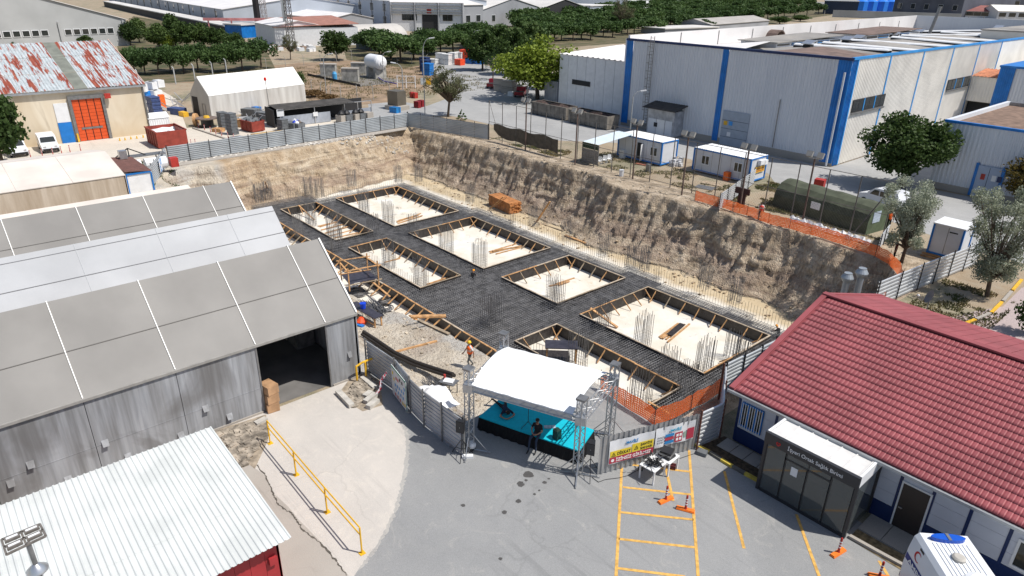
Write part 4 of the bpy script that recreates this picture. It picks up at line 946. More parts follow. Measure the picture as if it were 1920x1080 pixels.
def mk_tree(kind,seed,n,leaf,shape,name,w_,h):
 """finished prototype with real size w_ (crown radius) and h"""
 o,V,F,tr=tree_proto(kind,seed,n,leaf,shape,name)
 co=np.array([v.co[:]for v in tr.data.vertices]);co*=[w_,w_,h];co[:,:2]*=1.0
 tr.data.vertices.foreach_set('co',co.astype(np.float32).ravel());tr.data.update()
 k=w_*1.0
 Cn=V.reshape(-1,4,3).mean(1,keepdims=True);off=V.reshape(-1,4,3)-Cn;Cn=Cn*np.array([w_,w_,h]);V=(Cn+off*((w_+h/2)/2)).reshape(-1,3)
 c=mesh_np('crown',V,F,LM[kind],o);return o
PROTO={}
def get_proto(key,kind,n,leaf,shape,name,seeds=2):
 if key not in PROTO:
  PROTO[key]=[]
  for s in range(seeds):
   o=mk_tree(kind,11+s*7+len(PROTO),n,leaf,shape,name,1.0*PR[key][0],PR[key][1]);o.location=(0,0,-200);PROTO[key].append([o,False])
 return PROTO[key]
PR=dict(pine=(4.0,7.0),farpine=(4.5,8.0),bushy=(4.0,7.5),big=(4.6,8.4),lime=(5.2,9.5),olive=(3.3,6.6),sparse=(3.8,8.2),willow=(3.2,7.5),conifer=(1.1,2.3),autumn=(3.6,7.5),shrub=(1.8,2.6),dryshrub=(2.2,1.5))
PS=dict(pine=('pine',3000,.055,'umbrella','pine_tree',3),farpine=('pine',1400,.075,'umbrella','pine_tree',3),bushy=('dark',3600,.05,'round','bushy_tree',2),big=('dark',15000,.028,'round','broadleaf_tree',1),lime=('lime',7000,.032,'round','lime_tree',1),olive=('olive',17000,.019,'vase','olive_tree',2),sparse=('sparse',5200,.018,'sparse','bare_tree',1),willow=('willow',3500,.035,'droop','willow_tree',1),conifer=('pine',900,.06,'conifer','young_fir',1),autumn=('autumn',6000,.03,'round','broadleaf_tree',1),shrub=('dark',1500,.06,'round','shrub',1),dryshrub=('dry',1300,.07,'round','dry_shrub',1))
CATS=dict(olive='tree',shrub='shrub',dryshrub='shrub')
def hpx(base,ytop):
 lo,hi=.2,60
 for _ in range(40):
  mid=(lo+hi)/2
  if proj(base+Vector((0,0,mid)))[1]>ytop:lo=mid
  else:hi=mid
 return lo
def tree(key,x,y,ytop,wpx,label,group=None):
 b=at(x,y);h=hpx(b,ytop);dist=(b-Vector((0,0,cam_h))).dot(CF);rad=wpx/2/FO*dist*(1.12 if key in('big','bushy','pine','farpine','lime')else 1.05)
 ps=get_proto(key,*PS[key][:5],seeds=PS[key][5]);p=RD.choice(ps)
 if not p[1]:o=p[0];p[1]=True
 else:
  def cp(src,par):
   c=src.copy();COL.objects.link(c);c.parent=par
   for ch in src.children:cp(ch,c)
   return c
  o=cp(p[0],None)
 o.location=b;o.rotation_euler=(0,0,RD.uniform(0,6.28));o.scale=(rad/PR[key][0],rad/PR[key][0],h/PR[key][1]);ORG[o.name]=b
 tag(o,label,CATS.get(key,'tree'),group);return o
LR=['first','second','third','fourth','fifth','sixth','seventh','eighth','ninth','tenth','eleventh','twelfth']
for i,a in enumerate([(252,132,84,52),(272,138,86,50),(298,140,84,52),(320,133,80,50),(345,137,80,52),(372,132,76,54),(400,135,86,48),(424,135,74,56),(455,133,70,58),(490,128,66,60)]):
 tree('pine',*a,'dark pine in the row behind the rusty warehouse, %s from the left'%LR[i],'pines between the rusty warehouse and the white tent')
for i,a in enumerate([(245,85,40,40),(262,80,34,44),(300,92,44,52),(330,88,26,50),(352,92,40,48),(382,90,44,50),(408,92,50,44),(440,98,60,40)]):
 tree('bushy',*a,'dusty green bushy tree below the long white workshop, %s from the left'%LR[i],'bushy trees below the long workshop')
tree('lime',318,92,66,34,'small yellow green tree among the bushy trees at the upper left')
tree('sparse',545,112,62,34,'thin spiky young tree in front of the lattice masts')
tree('bushy',632,113,56,62,'wide dark tree standing before the round roofed hut')
tree('shrub',562,172,132,30,'tall shrub growing beside the far end of the white tent')
tree('dryshrub',585,182,168,50,'dry rust coloured shrub beside the white tent')
tree('dryshrub',615,188,176,40,'dry rust coloured shrub nearest the wire fence of the tank yard')
for i,a in enumerate([(694,96,52,46),(712,104,50,56),(733,112,56,64),(752,118,62,60),(776,112,62,56),(800,100,50,52),(826,102,54,50),(850,100,52,46),(872,92,40,54),(898,86,38,52)]):
 a=(a[0],a[1],a[2]-2,a[3]*1.25);tree('pine',*a,'umbrella pine of the clump behind the white tank, %s from the left'%LR[i],'umbrella pines behind the tank')
for i,a in enumerate([(905,132,56,70),(935,118,46,80),(962,140,52,70),(992,128,42,72)]):
 tree('bushy',*a,'big dark tree of the group beside the stacked crates, %s from the left'%LR[i],'dark trees beside the stacked crates')
tree('willow',924,150,98,46,'weeping willow hanging over the end of the road')
tree('lime',1008,186,68,150,'broad bright yellow green tree left of the white annex')
tree('lime',968,160,118,46,'smaller yellow green tree beside the willow')
tree('sparse',840,219,118,92,'thin leaved tree with forked trunk behind the sheet fence')
tree('conifer',866,226,205,24,'small young fir beside the forked tree')
tree('big',1688,352,214,150,'large dark green tree in front of the second hall')
tree('autumn',1925,392,285,112,'tree with yellowing leaves at the right edge of the picture')
tree('olive',1690,492,344,128,'silvery olive tree left of the white cabin')
tree('olive',1850,556,362,158,'silvery olive tree right of the white cabin by the paving')
tree('bushy',8,316,168,110,'dense dark tree at the left edge behind the cream tent')
tree('shrub',1925,625,560,60,'green shrub at the edge of the pink paving')
for i,a in enumerate([(28,96,78,16),(76,92,66,18),(163,90,66,26)]):
 tree('bushy',*a,'small tree top above the rusty roof, %s from the left'%LR[i],'small trees before the grey concrete hall')
rows=[((1000,84),(1545,26),27),((985,76),(1520,17),26),((970,68),(1500,12),25),((960,60),(1460,8),22),((950,53),(1400,6),17)]
nb=0
for k,(p,q,n_)in enumerate(rows):
 for i in range(n_):
  s=(i+RD.uniform(.2,.8))/n_;x=p[0]+(q[0]-p[0])*s;y=p[1]+(q[1]-p[1])*s+RD.uniform(-3,3)*(1-.5*s)
  wd=44-16*s;h=38-14*s
  tree('farpine',x,y,y-h,wd*RD.uniform(.85,1.2),'dark pine in the %s row of the long tree belt, %s part of the row'%(LR[k],('left','middle','right')[min(2,int(s*3))]),'pines of the tree belt')
for i,a in enumerate([(1320,58,36,40),(1365,52,36,34),(1462,45,30,40),(1500,40,28,36)]):
 tree('bushy',*a,'low bushy tree at the near edge of the pine belt, %s from the left'%LR[i],'bushy trees before the pine belt')
tree('sparse',1165,62,-6,46,'tall thin grey tree sticking up out of the pine belt')
for k in list(PROTO):
 for o,used in PROTO[k]:
  if not used:
   for ch in list(o.children):bpy.data.objects.remove(ch)
   bpy.data.objects.remove(o)
   # NORTH SIDE BUILDINGS
def m_rust(n,L):
 g=npos(n);a=nnoise(n,L,g,.5,7,stretch=(.22,2.6,.25),rough=.7);b=nnoise(n,L,g,1.4,5,stretch=(.25,2.2,.3),loc=(3,1,5))
 sh=nramp(n,L,nnoise(n,L,g,3,4,stretch=(.3,2,1)),[(.3,(.33,.37,.39)),(.7,(.52,.56,.58))])
 f=nramp(n,L,nmath(n,L,'ADD',nmath(n,L,'MULTIPLY',a,.6),nmath(n,L,'MULTIPLY',b,.4)),[(.508,(0,0,0)),(.53,(1,1,1))])
 return nmix(n,L,f,sh,nramp(n,L,b,[(.4,(.22,.045,.03)),(.7,(.34,.10,.06))])),None,0,0
M_RUST=node_mat('rusting_sheet',m_rust,.7)
def m_beige(n,L):
 p=npos(n);a=nnoise(n,L,p,.35,6,stretch=(1,1,.35),dist=.6);sx=n.new('ShaderNodeSeparateXYZ');L.new(p,sx.inputs[0])
 c=nramp(n,L,a,[(.35,(.60,.50,.36)),(.6,(.70,.62,.49)),(.7,(.48,.40,.29))])
 f=nramp(n,L,nmath(n,L,'DIVIDE',sx.outputs[2],6.0),[(.05,(.75,.75,.75)),(.35,(0,0,0))])
 return nmix(n,L,nmath(n,L,'MULTIPLY',f,a),c,(.45,.31,.15)),None,0,0
M_BEIGE=node_mat('stained_beige_wall',m_beige,.85)
T=thing('rusty_warehouse','beige warehouse with patchy rusted ribbed roof and big orange door','warehouse',(-112,10,0))
wx_,wy1,wz=-104.0,25.1,6.6;rx_,rz__=-119.5,11.0
m=MB();m.box(wx_-.2,-30,0,wx_,wy1,wz-.1);W_=m.build('wall',M_BEIGE,T)
m=MB();m.prism([(wx_,wy1-.01,0),(wx_,wy1-.01,wz-.1),(rx_,wy1-.01,rz__-.1),(-135,wy1-.01,wz-.1),(-135,wy1-.01,0)],(0,-.2,0));m.build('gable_wall',M_BEIGE,T)
ycur=wy1+.3;idx=0
widths=[6.8,1.5,14.2,1.6,7,1.5,14,1.5,8]
for wd in widths:
 y2=ycur-wd;grey=wd<2;nn=3
 for k in range(nn):
  f0,f1=k/nn,(k+1)/nn;a=Vector((wx_+.4+(rx_-wx_-.4)*f0,y2,wz+(rz__-wz)*f0+.03*k));b=Vector((wx_+.4+(rx_-wx_-.4)*f1,y2,wz+(rz__-wz)*f1+.03*k))
  m=MB();m.corr(a,(0,wd-.02,0),b-a,(0,0,1),.38 if not grey else wd,.06 if not grey else .01,.5);m.build('roof_sheet' if not grey else 'rooflight_strip',M_RUST if not grey else M('grey_rooflight',(.19,.20,.17),.6,.15,1,world=True),T)
 ycur=y2
m=MB();m.prism([(rx_,wy1+.3,rz__+.05),(-135.4,wy1+.3,wz),(-135.4,-30,wz),(rx_,-30,rz__+.05)],(0,0,-.1));m.build('rear_roof',M_GALV,T)
m=MB();m.bar((wx_+.1,wy1+.32,wz),(rx_,wy1+.32,rz__+.1),.12,.3);m.build('verge_board',M('pink_board',(.5,.36,.30),.7,.1,2),T)
m=MB();m.box(wx_+.01,-30,wz-.3,wx_+.45,wy1+.3,wz-.05);m.build('gutter',M('zinc',(.38,.40,.42),.4),T)
p0,p1=onx(wx_,150,262),onx(wx_,205,258)
y0d,y1d=p0 .y,p1 .y
m=MB();m.box(wx_+.02,y0d-.35,0,wx_+.3,y0d,5.3);m.box(wx_+.02,y1d,0,wx_+.3,y1d+.35,5.3);m.box(wx_+.02,y0d-.35,5.3,wx_+.3,y1d+.35,5.75);DF=m.build('door_frame',M_STEEL,T)
M_ODOOR=M('orange_door',(.66,.09,.02),.5,.06,2)
for i in range(4):
 for j in range(12):
  a,b=y0d+(y1d-y0d)*i/4,y0d+(y1d-y0d)*(i+1)/4;m=MB();m.box(wx_+.05,a+.05,.05+j*.437,wx_+.12,b-.05,.05+(j+1)*.437-.03);m.build('door_panel',M_ODOOR,DF)
m=MB();m.box(wx_+.02,y0d,.02,wx_+.04,y1d,5.3);m.build('door_backing',M_DARK,DF)
m=MB();m.box(wx_+.13,y0d+.5,1.5,wx_+.16,y1d-.5,1.75);m.build('push_bar',M_STEEL,DF)
p0=onx(wx_,133,265);m=MB();m.box(wx_+.02,y0d-2.0,0,wx_+.1,y0d-.5,2.6);m.build('blue_door',M_BLUE,T);m=MB();m.box(wx_+.02,y0d-2.0,2.62,wx_+.08,y0d-.5,5);m.build('white_panel',M_WHITE,T)
m=MB();m.bar((wx_+.1,wy1-.1,0),(wx_+.1,wy1-.1,wz),.2);m.build('downpipe',M_STEEL,T)
m=MB();m.box(wx_+.3,y1d+.4,5.2,wx_+.7,y1d+1.1,5.8);m.build('alarm_box',M_RED,T)
m=MB();m.box(wx_+.2,y0d-.3,0,wx_+.45,y0d-.1,1.1);tag(m.build('bollard',M_YEL),'yellow bollard at the left foot of the orange door','bollard')
A_,B_=at(398,222),at(574,195);d=(B_-A_).normalized();nl=Vector((-d.y,d.x,0));L_=(B_-A_).length;W_=(at(345,218)-A_).length*.97
T=thing('white_tent','large white tarpaulin tent with streaked wall and grey gable end','tent',tuple(A_+d*L_/2))
M_TENT=M('white_tarpaulin',(.78,.77,.74),.6,.05,.3,world=True)
def m_tw(n,L):
 p=npos(n);return nramp(n,L,nnoise(n,L,p,1.2,6,stretch=(1,1,.12)),[(.3,(.44,.42,.39)),(.5,(.56,.545,.52)),(.7,(.66,.65,.62))]),None,0,0
M_TENTW=node_mat('streaked_tarpaulin',m_tw,.7)
ze,zr=3.3,5.9
def tp(u,v,z):return A_+d*u+nl*v+Vector((0,0,z))
m=MB();m.prism([tp(0,0,0),tp(0,0,ze),tp(0,.45,ze+.5),tp(0,W_/2,zr),tp(0,W_-.45,ze+.5),tp(0,W_,ze),tp(0,W_,0)],d*-.06);m.build('gable',M('grey_tarpaulin',(.42,.42,.41),.7,.06,.5,world=True),T)
m=MB();m.prism([tp(L_,0,0),tp(L_,0,ze),tp(L_,.45,ze+.5),tp(L_,W_/2,zr),tp(L_,W_-.45,ze+.5),tp(L_,W_,ze),tp(L_,W_,0)],d*.06);m.build('rear_gable',M_TENT,T)
m=MB();m.prism([tp(.01,0,0),tp(L_,0,0),tp(L_,0,ze),tp(.01,0,ze)],nl*.06);m.build('side_wall',M_TENTW,T)
m=MB();m.prism([tp(.01,W_,0),tp(L_,W_,0),tp(L_,W_,ze),tp(.01,W_,ze)],nl*-.06);m.build('far_side_wall',M_TENTW,T)
for k in range(4):
 u0,u1=L_*k/4+.01,L_*(k+1)/4-.04
 m=MB();m.prism([tp(u0,-.02,ze),tp(u1,-.02,ze),tp(u1,.45,ze+.55),tp(u0,.45,ze+.55)],(0,0,.05));m.prism([tp(u0,.45,ze+.55),tp(u1,.45,ze+.55),tp(u1,W_/2,zr+.04),tp(u0,W_/2,zr+.04)],(0,0,.05));m.build('roof_sheet',M_TENT,T)
 m=MB();m.prism([tp(u0,W_,ze),tp(u1,W_,ze),tp(u1,W_/2,zr+.04),tp(u0,W_/2,zr+.04)],(0,0,.05));m.build('rear_roof_sheet',M_TENT,T)
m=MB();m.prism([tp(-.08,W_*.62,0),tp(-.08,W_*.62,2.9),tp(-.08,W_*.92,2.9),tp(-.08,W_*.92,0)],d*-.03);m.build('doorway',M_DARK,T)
m=MB();m.bar(tp(-.1,W_*.25,0),tp(-.1,W_*.25,2),.06);m.bar(tp(-.1,W_*.4,0),tp(-.1,W_*.4,2),.06);m.bar(tp(-.1,W_*.25,2),tp(-.1,W_*.4,2),.06);m.build('small_door_frame',M_STEEL,T)
def far_block(name,label,pa,pb,ytop,depth,wm,rm,roof='gable',rise=2.,wins=(0,0),cat='building',winsize=(1.6,1.2),wz0=None,door=None,h=None,overhang=.4,bands=0):
 a,b=at(*pa),at(*pb);h=h or hpx(a,ytop);d=(b-a).normalized();n_=Vector((-d.y,d.x,0))
 if n_.dot(a)<0:n_=-n_
 L_=(b-a).length;T=thing(name,label,cat,tuple((a+b)/2))
 m=MB();m.prism([a,b,b+n_*depth,a+n_*depth],(0,0,h));m.build('wall',wm,T)
 O=-d*overhang-n_*overhang;q=[a-d*overhang-n_*overhang,b+d*overhang-n_*overhang,b+d*overhang+n_*(depth+overhang),a-d*overhang+n_*(depth+overhang)]
 up=Vector((0,0,1))
 if roof=='gable':
  r1,r2=(q[0]+q[3])/2+up*(h+rise),(q[1]+q[2])/2+up*(h+rise)
  m=MB();m.prism([q[0]+up*h,q[1]+up*h,r2,r1],(0,0,.15));m.build('roof',rm,T);m=MB();m.prism([r1,r2,q[2]+up*h,q[3]+up*h],(0,0,.15));m.build('rear_roof',rm,T)
  m=MB();m.prism([a+up*h,(a+a+n_*depth)/2+up*(h+rise),a+n_*depth+up*h],d*.1);m.build('gable',wm,T);m=MB();m.prism([b+up*h,(b+b+n_*depth)/2+up*(h+rise),b+n_*depth+up*h],-d*.1);m.build('gable',wm,T)
 elif roof=='cross':
  r1,r2=(a+b)/2-n_*overhang+up*(h+rise),(a+b)/2+n_*depth+up*(h+rise)
  m=MB();m.prism([q[0]+up*h,r1,r2,q[3]+up*h],(0,0,.15));m.build('roof',rm,T);m=MB();m.prism([r1,q[1]+up*h,q[2]+up*h,r2],(0,0,.15));m.build('roof',rm,T)
  m=MB();m.prism([a+up*h,b+up*h,(a+b)/2+up*(h+rise)],n_*.1);m.build('gable',wm,T)
 elif roof=='mono':
  m=MB();m.prism([q[0]+up*(h+.05),q[1]+up*(h+.05),q[2]+up*(h+rise),q[3]+up*(h+rise)],(0,0,.15));m.build('roof',rm,T)
 else:
  m=MB();m.prism([x+up*(h+.02)for x in q],(0,0,.4));m.build('roof',rm,T)
 c,rws=wins
 for j in range(rws):
  for i in range(c):
   s=(i+.5)/c*L_;z=(wz0 or h*.3)+(h*.45)*j
   p=a+d*(s-winsize[0]/2)-n_*.12;m=MB();m.prism([p+up*z,p+d*winsize[0]+up*z,p+d*winsize[0]+up*(z+winsize[1]),p+up*(z+winsize[1])],n_*.1);f=m.build('window',M_WHITE,T)
   m=MB();p=p+d*.12-n_*.02;ww,hh=winsize[0]-.24,winsize[1]-.24;m.prism([p+up*(z+.12),p+d*ww+up*(z+.12),p+d*ww+up*(z+.12+hh),p+up*(z+.12+hh)],n_*.015);m.build('pane',M_GLASS,f)
 for i in range(bands):
  s=L_*(i+.5)/bands;p=a+d*s-n_*.15;m=MB();m.bar(p,p+up*h,.35);m.build('pilaster',M_STEEL,T)
 if door:
  s,wd,hh,mt=door;p=a+d*(s*L_)-n_*.12;m=MB();m.prism([p,p+d*wd,p+d*wd+up*hh,p+up*hh],n_*.1);m.build('door',mt,T)
 return T,a,d,n_,L_,h
M_PALEB=M('pale_blue_wall',(.42,.46,.52),.6,.08,.1,world=True)
M_FGREY=M('far_grey_wall',(.30,.31,.33),.7,.1,.1,world=True)
M_FROOF=M('far_pale_roof',(.62,.60,.57),.6,.12,.1,world=True)
M_FCON=M('precast_wall',(.40,.41,.41),.8,.08,.15,world=True)
a=at(245,85)
T,a0,d0,n0,L0,h0=far_block('precast_hall','grey precast concrete hall with white roof and window bands, upper left',(245,85),(-240,110),37,60,M_FCON,M_WROOF,'cross',9,(0,0))
for k in range(4):
 for i in range(6):
  s=4+k*17.5+i*2.3;p=a0+d0*s-n0*.15+Vector((0,0,3.6));m=MB();m.prism([p,p+d0*1.9,p+d0*1.9+Vector((0,0,1.7)),p+Vector((0,0,1.7))],n0*.1);f=m.build('window',M_WHITE,T)
  m=MB();p=p+d0*.15-n0*.03+Vector((0,0,.15));m.prism([p,p+d0*1.6,p+d0*1.6+Vector((0,0,1.4)),p+Vector((0,0,1.4))],n0*.02);m.build('pane',M_GLASS,f)
 p=a0+d0*(k*17.5+1.0)-n0*.2;m=MB();m.bar(p,p+Vector((0,0,h0)),.5);m.build('column',M_FCON,T)
far_block('workshop','very long white workshop with small high windows across the upper left',(422,52),(205,2),18,70,M_PALEB,M_WROOF,'gable',5,(16,1),winsize=(2.2,2.8),wz0=3.6,bands=14)
far_block('loading_canopy','long low pale canopy roof along the foot of the white workshop',(424,66),(196,12),50,6,M_DARK,M_FROOF,'flat')
far_block('workshop_wing','white workshop wing with shallow roof behind the lattice masts',(560,48),(424,50),22,60,M_WHITE,M_WROOF,'cross',4,(0,0))
far_block('pale_workshop','pale blue two storey workshop with square windows at the top',(735,55),(560,32),2,50,M_PALEB,M_WROOF,'gable',4,(9,2),winsize=(3.2,3.4),wz0=1.8,bands=9)
T,a0,d0,n0,L0,h0=far_block('white_factory','white factory front with pipe racks and a dark gateway under a red sign',(735,58),(868,60),4,50,M_WHITE,M_WROOF,'gable',4,(0,0),door=(.43,6.5,6.6,M_DARK))
for z in(6.9,7.8,9.0,10.2):m=MB();m.bar(a0+Vector((0,0,z))-n0*.5,a0+d0*L0+Vector((0,0,z))-n0*.5,.35);m.build('pipe',M_FGREY,T)
for s in(.15,.22,.29,.72,.79):p=a0+d0*(s*L0)-n0*.2+Vector((0,0,4.3));m=MB();m.prism([p,p+d0*2,p+d0*2+Vector((0,0,2.4)),p+Vector((0,0,2.4))],n0*.1);m.build('window',M_GLASS,T)
p=a0+d0*(.5*L0)-n0*.3+Vector((0,0,7));m=MB();m.prism([p,p+d0*1.8,p+d0*1.8+Vector((0,0,2)),p+Vector((0,0,2))],n0*.1);m.build('red_sign',M_RED,T)
for s in(0,.33,.66,1):p=a0+d0*(s*L0)-n0*.35;m=MB();m.bar(p,p+Vector((0,0,h0)),.6);m.build('pilaster',M_FGREY,T)
far_block('grey_block','plain grey wall building right of the white factory front',(868,56),(906,54),10,40,M_FGREY,M_FROOF,'gable',3,(2,1),winsize=(3,3))
far_block('hip_roof_shed','workshop with wide pale gable roof left of the pine belt',(906,52),(1010,44),18,60,M_FGREY,M_FROOF,'cross',4.5,(3,1),winsize=(3,3))
far_block('hip_roof_shed','workshop with pale gable roof and dark opening, beside its twin',(1012,44),(1100,40),17,60,M_DARK,M_FROOF,'cross',4.5,(0,0))
far_block('blue_trim_block','small pale building with bright blue door band behind the belt',(1105,40),(1150,37),12,30,M_PALEB,M_FROOF,'flat',0,(2,1),winsize=(5,4),door=(.3,5,5,M_BLUE))
far_block('long_white_hall','far long white hall above the pine belt',(1180,20),(1400,6),1,60,M_WHITE,M_WROOF,'gable',3,(14,1),winsize=(4,3))
far_block('white_shed','white shed with rusty mono roof by the lattice masts',(518,87),(492,64),52,26,M_WHITE,M('red_brown_roof',(.34,.16,.12),.8,.2,.5,world=True),'mono',1,(0,0))
far_block('white_annex','bright white walled annex with orange platform, upper left centre',(605,84),(519,87),48,22,M_WHITE,M_WROOF,'cross',1.5,(0,0),door=(.25,3,3.2,M('dark_red',(.16,.01,.02),.5,0)))
far_block('low_white_house','low white roofed building behind the white annex',(620,60),(500,45),36,20,M_FGREY,M_WROOF,'gable',2,(0,0))
far_block('blue_workshop','small workshop with blue wall beside the red gantry',(455,72),(424,70),48,20,M_BLUE,M_FROOF,'flat',0)
A_,B_=at(600,80),at(655,84);d=(B_-A_).normalized();n_=Vector((-d.y,d.x,0));n_=n_ if n_.dot(A_)>0 else-n_
W_=(B_-A_).length;T=thing('round_roof_hut','half round grey hut with two small windows','hut',tuple(A_))
far=at(765,78)-B_;Lh=24
arc=[A_+d*(W_/2-math.cos(PI*i/12)*W_/2)+Vector((0,0,math.sin(PI*i/12)*5.6))for i in range(13)]
m=MB();m.prism(arc,n_*.2);m.build('end_wall',M('hut_grey',(.25,.24,.22),.8,.1,1),T)
m=MB()
for i in range(12):m.prism([arc[i]+n_*.21,arc[i+1]+n_*.21,arc[i+1]+n_*.21+far.normalized()*Lh,arc[i]+n_*.21+far.normalized()*Lh],(0,0,.15))
m.build('roof',M('hut_roof',(.47,.45,.42),.7,.06,.3,world=True),T)
for s in(.35,.65):p=A_+d*(W_*s-.5)-n_*.06+Vector((0,0,1.8));m=MB();m.prism([p,p+d*.9,p+d*.9+Vector((0,0,1.8)),p+Vector((0,0,1.8))],n_*.05);m.build('window',M_DARK,T)
far_block('dark_kiosk','small dark grey building at the edge of the pine clump',(668,92),(706,94),72,12,M('kiosk_wall',(.12,.14,.14),.7,.1,1),M_FGREY,'flat',0,(1,1),winsize=(1.6,1.6),wz0=1.5)
far_block('navy_block','long dark navy building beside the four blue tanks',(1542,26),(1606,28),2,40,M('navy_wall',(.02,.035,.07),.6,.1,.2),M_FGREY,'flat',0)
for i,x in enumerate((1612,1630,1650,1667)):
 b=at(x,22);m=MB();m.lathe((0,0,0),[(6.0,0),(6.0,8.5),(.8,11.0)],8);o=m.build('blue_tank',M('bright_blue',(.02,.20,.75),.5,.1,.1));o.location=b;tag(o,'bright blue tank with pointed top on the skyline, %s from the left'%LR[i],'tank','blue tanks on the skyline')
far_block('grey_plant','dark grey industrial plant behind the blue tanks',(1672,26),(1800,33),-12,60,M('plant_wall',(.10,.11,.14),.7,.2,.1,world=True),M_FGREY,'flat',0,(5,1),winsize=(4,4))
far_block('red_roof_block','low white building with dull red roof on the right skyline',(1782,32),(1866,35),20,25,M_CLAD,M('dull_red_roof',(.26,.10,.09),.8,.15,.2),'gable',4,(6,1),winsize=(5,3))
far_block('white_roof_block','low pale building with cream roof at the far right skyline',(1868,36),(1960,38),21,25,M_CLAD,M_CREAMC,'gable',4,(5,1),winsize=(5,3))
far_block('grey_tower_block','tall grey industrial block at the top right corner',(1810,24),(1990,28),-20,60,M('tower_wall',(.13,.14,.18),.7,.2,.1,world=True),M_FGREY,'flat',0,(7,2),winsize=(6,5))
far_block('boundary_wall','long grey concrete boundary wall behind the factory hall roof',(1560,32),(1800,40),20,1,M_FCON,M_FCON,'flat',0,overhang=.05)
far_block('gable_hut','low grey gabled shed behind the white parapet',(1332,60),(1440,50),47,18,M_FGREY,M('shed_roof_grey',(.36,.34,.32),.8,.1,.2),'gable',2.2)
far_block('flat_hut','long low roof with white edge between the pines and the hall',(1246,66),(1345,62),55,14,M_FGREY,M_FROOF,'flat',0)
def mast(label,x,y,hh,w_,mat):
 b=at(x,y);T=thing('lattice_mast',label,'mast',b,'lattice masts');s=w_/2;m=MB()
 for i,j in((-s,-s),(s,-s),(s,s),(-s,s)):m.bar(b+Vector((i,j,0)),b+Vector((i*.6,j*.6,hh)),.12)
 m.build('legs',mat,T,kind='stuff');m=MB();k=int(hh/w_)
 for q in range(k):
  z0,z1=hh*q/k,hh*(q+1)/k;f0,f1=s*(1-.4*q/k),s*(1-.4*(q+1)/k)
  for(i,j),(u,v)in(((-1,-1),(1,-1)),((1,-1),(1,1)),((1,1),(-1,1)),((-1,1),(-1,-1))):m.bar(b+Vector((i*f0,j*f0,z0)),b+Vector((u*f1,v*f1,z1)),.1);m.bar(b+Vector((u*f0,v*f0,z0)),b+Vector((i*f1,j*f1,z1)),.1)
 m.build('lattice',mat,T,kind='stuff');return T
mast('grey lattice mast carrying a silver flue by the white shed',547,88,26,1.9,M('mast_grey',(.11,.10,.10),.6,.1,1))
mast('thin pale lattice mast left of the black chimney',500,68,30,1.8,M('mast_pale',(.30,.29,.29),.6,.1,1))
b=at(541,84);m=MB();m.rod(b,b+Vector((-.8,-.3,28)),.75,10);tag(m.build('silver_flue',M_ALU),'silver flue pipe rising beside the grey lattice mast','chimney')
b=at(487,68);m=MB();m.rod(b,b+Vector((0,0,30)),1.15,10);tag(m.build('black_chimney',M_BLACK),'thick black chimney rising out of the top of the picture','chimney')
T=thing('gantry','red and white crane gantry in front of the long workshop','gantry',at(440,70));a,b=at(386,70),at(500,70);m=MB();m.bar(a+Vector((0,0,6)),b+Vector((0,0,6)),.9);m.build('beam',M('gantry_red',(.5,.2,.2),.6,.2,.5,world=True),T)
for x in(395,438,492):p=at(x,70);m=MB();m.bar(p,p+Vector((0,0,6)),.4);m.build('leg',MATS['gantry_red'],T)
b=at(580,76);T=thing('orange_platform','orange railed work platform against the white annex','platform',b)
m=MB();m.cbox(b+Vector((0,0,1.6)),5,3,.3);m.build('deck',M_ORANGE,T)
for dx_ in(-2.3,0,2.3):
 for dy_ in(-1.3,1.3):m=MB();m.bar(b+Vector((dx_,dy_,0)),b+Vector((dx_,dy_,4.4)),.18);m.build('post',M_ORANGE,T)
for z in(2.6,3.5,4.4):
 for dy_ in(-1.3,1.3):m=MB();m.bar(b+Vector((-2.3,dy_,z)),b+Vector((2.3,dy_,z)),.12);m.build('rail',M_YEL,T)
 # FENCES AND NETS
def sheet_fence(name,label,pts,h,plen,mat,post=M_DARK,pside=1,pitch=.22,stays=False,cat='fence',vertical=False,posts=True,dep=.07):
 c=sum((Vector((*p[:2],0))for p in pts),Vector())/len(pts);T=thing(name,label,cat,c)
 for(a,b)in zip(pts[:-1],pts[1:]):
  a=Vector((a[0],a[1],a[2]if len(a)>2 else 0));b=Vector((b[0],b[1],b[2]if len(b)>2 else 0));d=b-a;L_=d.length;d.normalize();n=Vector((-d.y,d.x,0))*pside
  k=max(1,round(L_/plen))
  for i in range(k):
   p,q=a.lerp(b,i/k),a.lerp(b,(i+1)/k);hh=h*RD.uniform(.98,1.01);lean=n*RD.uniform(-.03,.05)
   m=MB()
   if vertical:m.corr(p+Vector((0,0,.04)),q-p,Vector((0,0,hh))+lean,n,pitch,.05)
   else:m.corr(p+Vector((0,0,.05)),Vector((0,0,hh))+lean,q-p-d*.01,n,pitch,dep,.5)
   m.build('sheet',mat,T)
   if posts:
    m=MB();m.bar(p+n*.09,p+n*.09+Vector((0,0,h+.22)),.065)
    if stays:m.bar(p+n*.09+Vector((0,0,h*.75)),p+n*.95,.05);m.bar(p+n*.09+Vector((0,0,.1)),p+n*.95,.04)
    m.build('post',post,T)
 if posts:m=MB();m.bar(b-n*.06,b-n*.06+Vector((0,0,h+.2)),.08);m.build('post',post,T)
 return T
M_SHEETF=M('sheet_fence_metal',(.44,.47,.49),.42,.12,.5,metal=.25,world=True)
fa,fb,fc,fd=at(285,352),at(317,308),at(765,238),at(916,262)
SGN=-1
sheet_fence('sheet_fence','long corrugated metal fence along the top of the pit, below the white tent',[fb,fc],2.0,2.45,M_SHEETF,pside=SGN,stays=False)
sheet_fence('sheet_fence','corrugated metal fence running right from the far corner to the road, with props',[fc,fd],2.0,2.4,M_SHEETF,pside=1,stays=True)
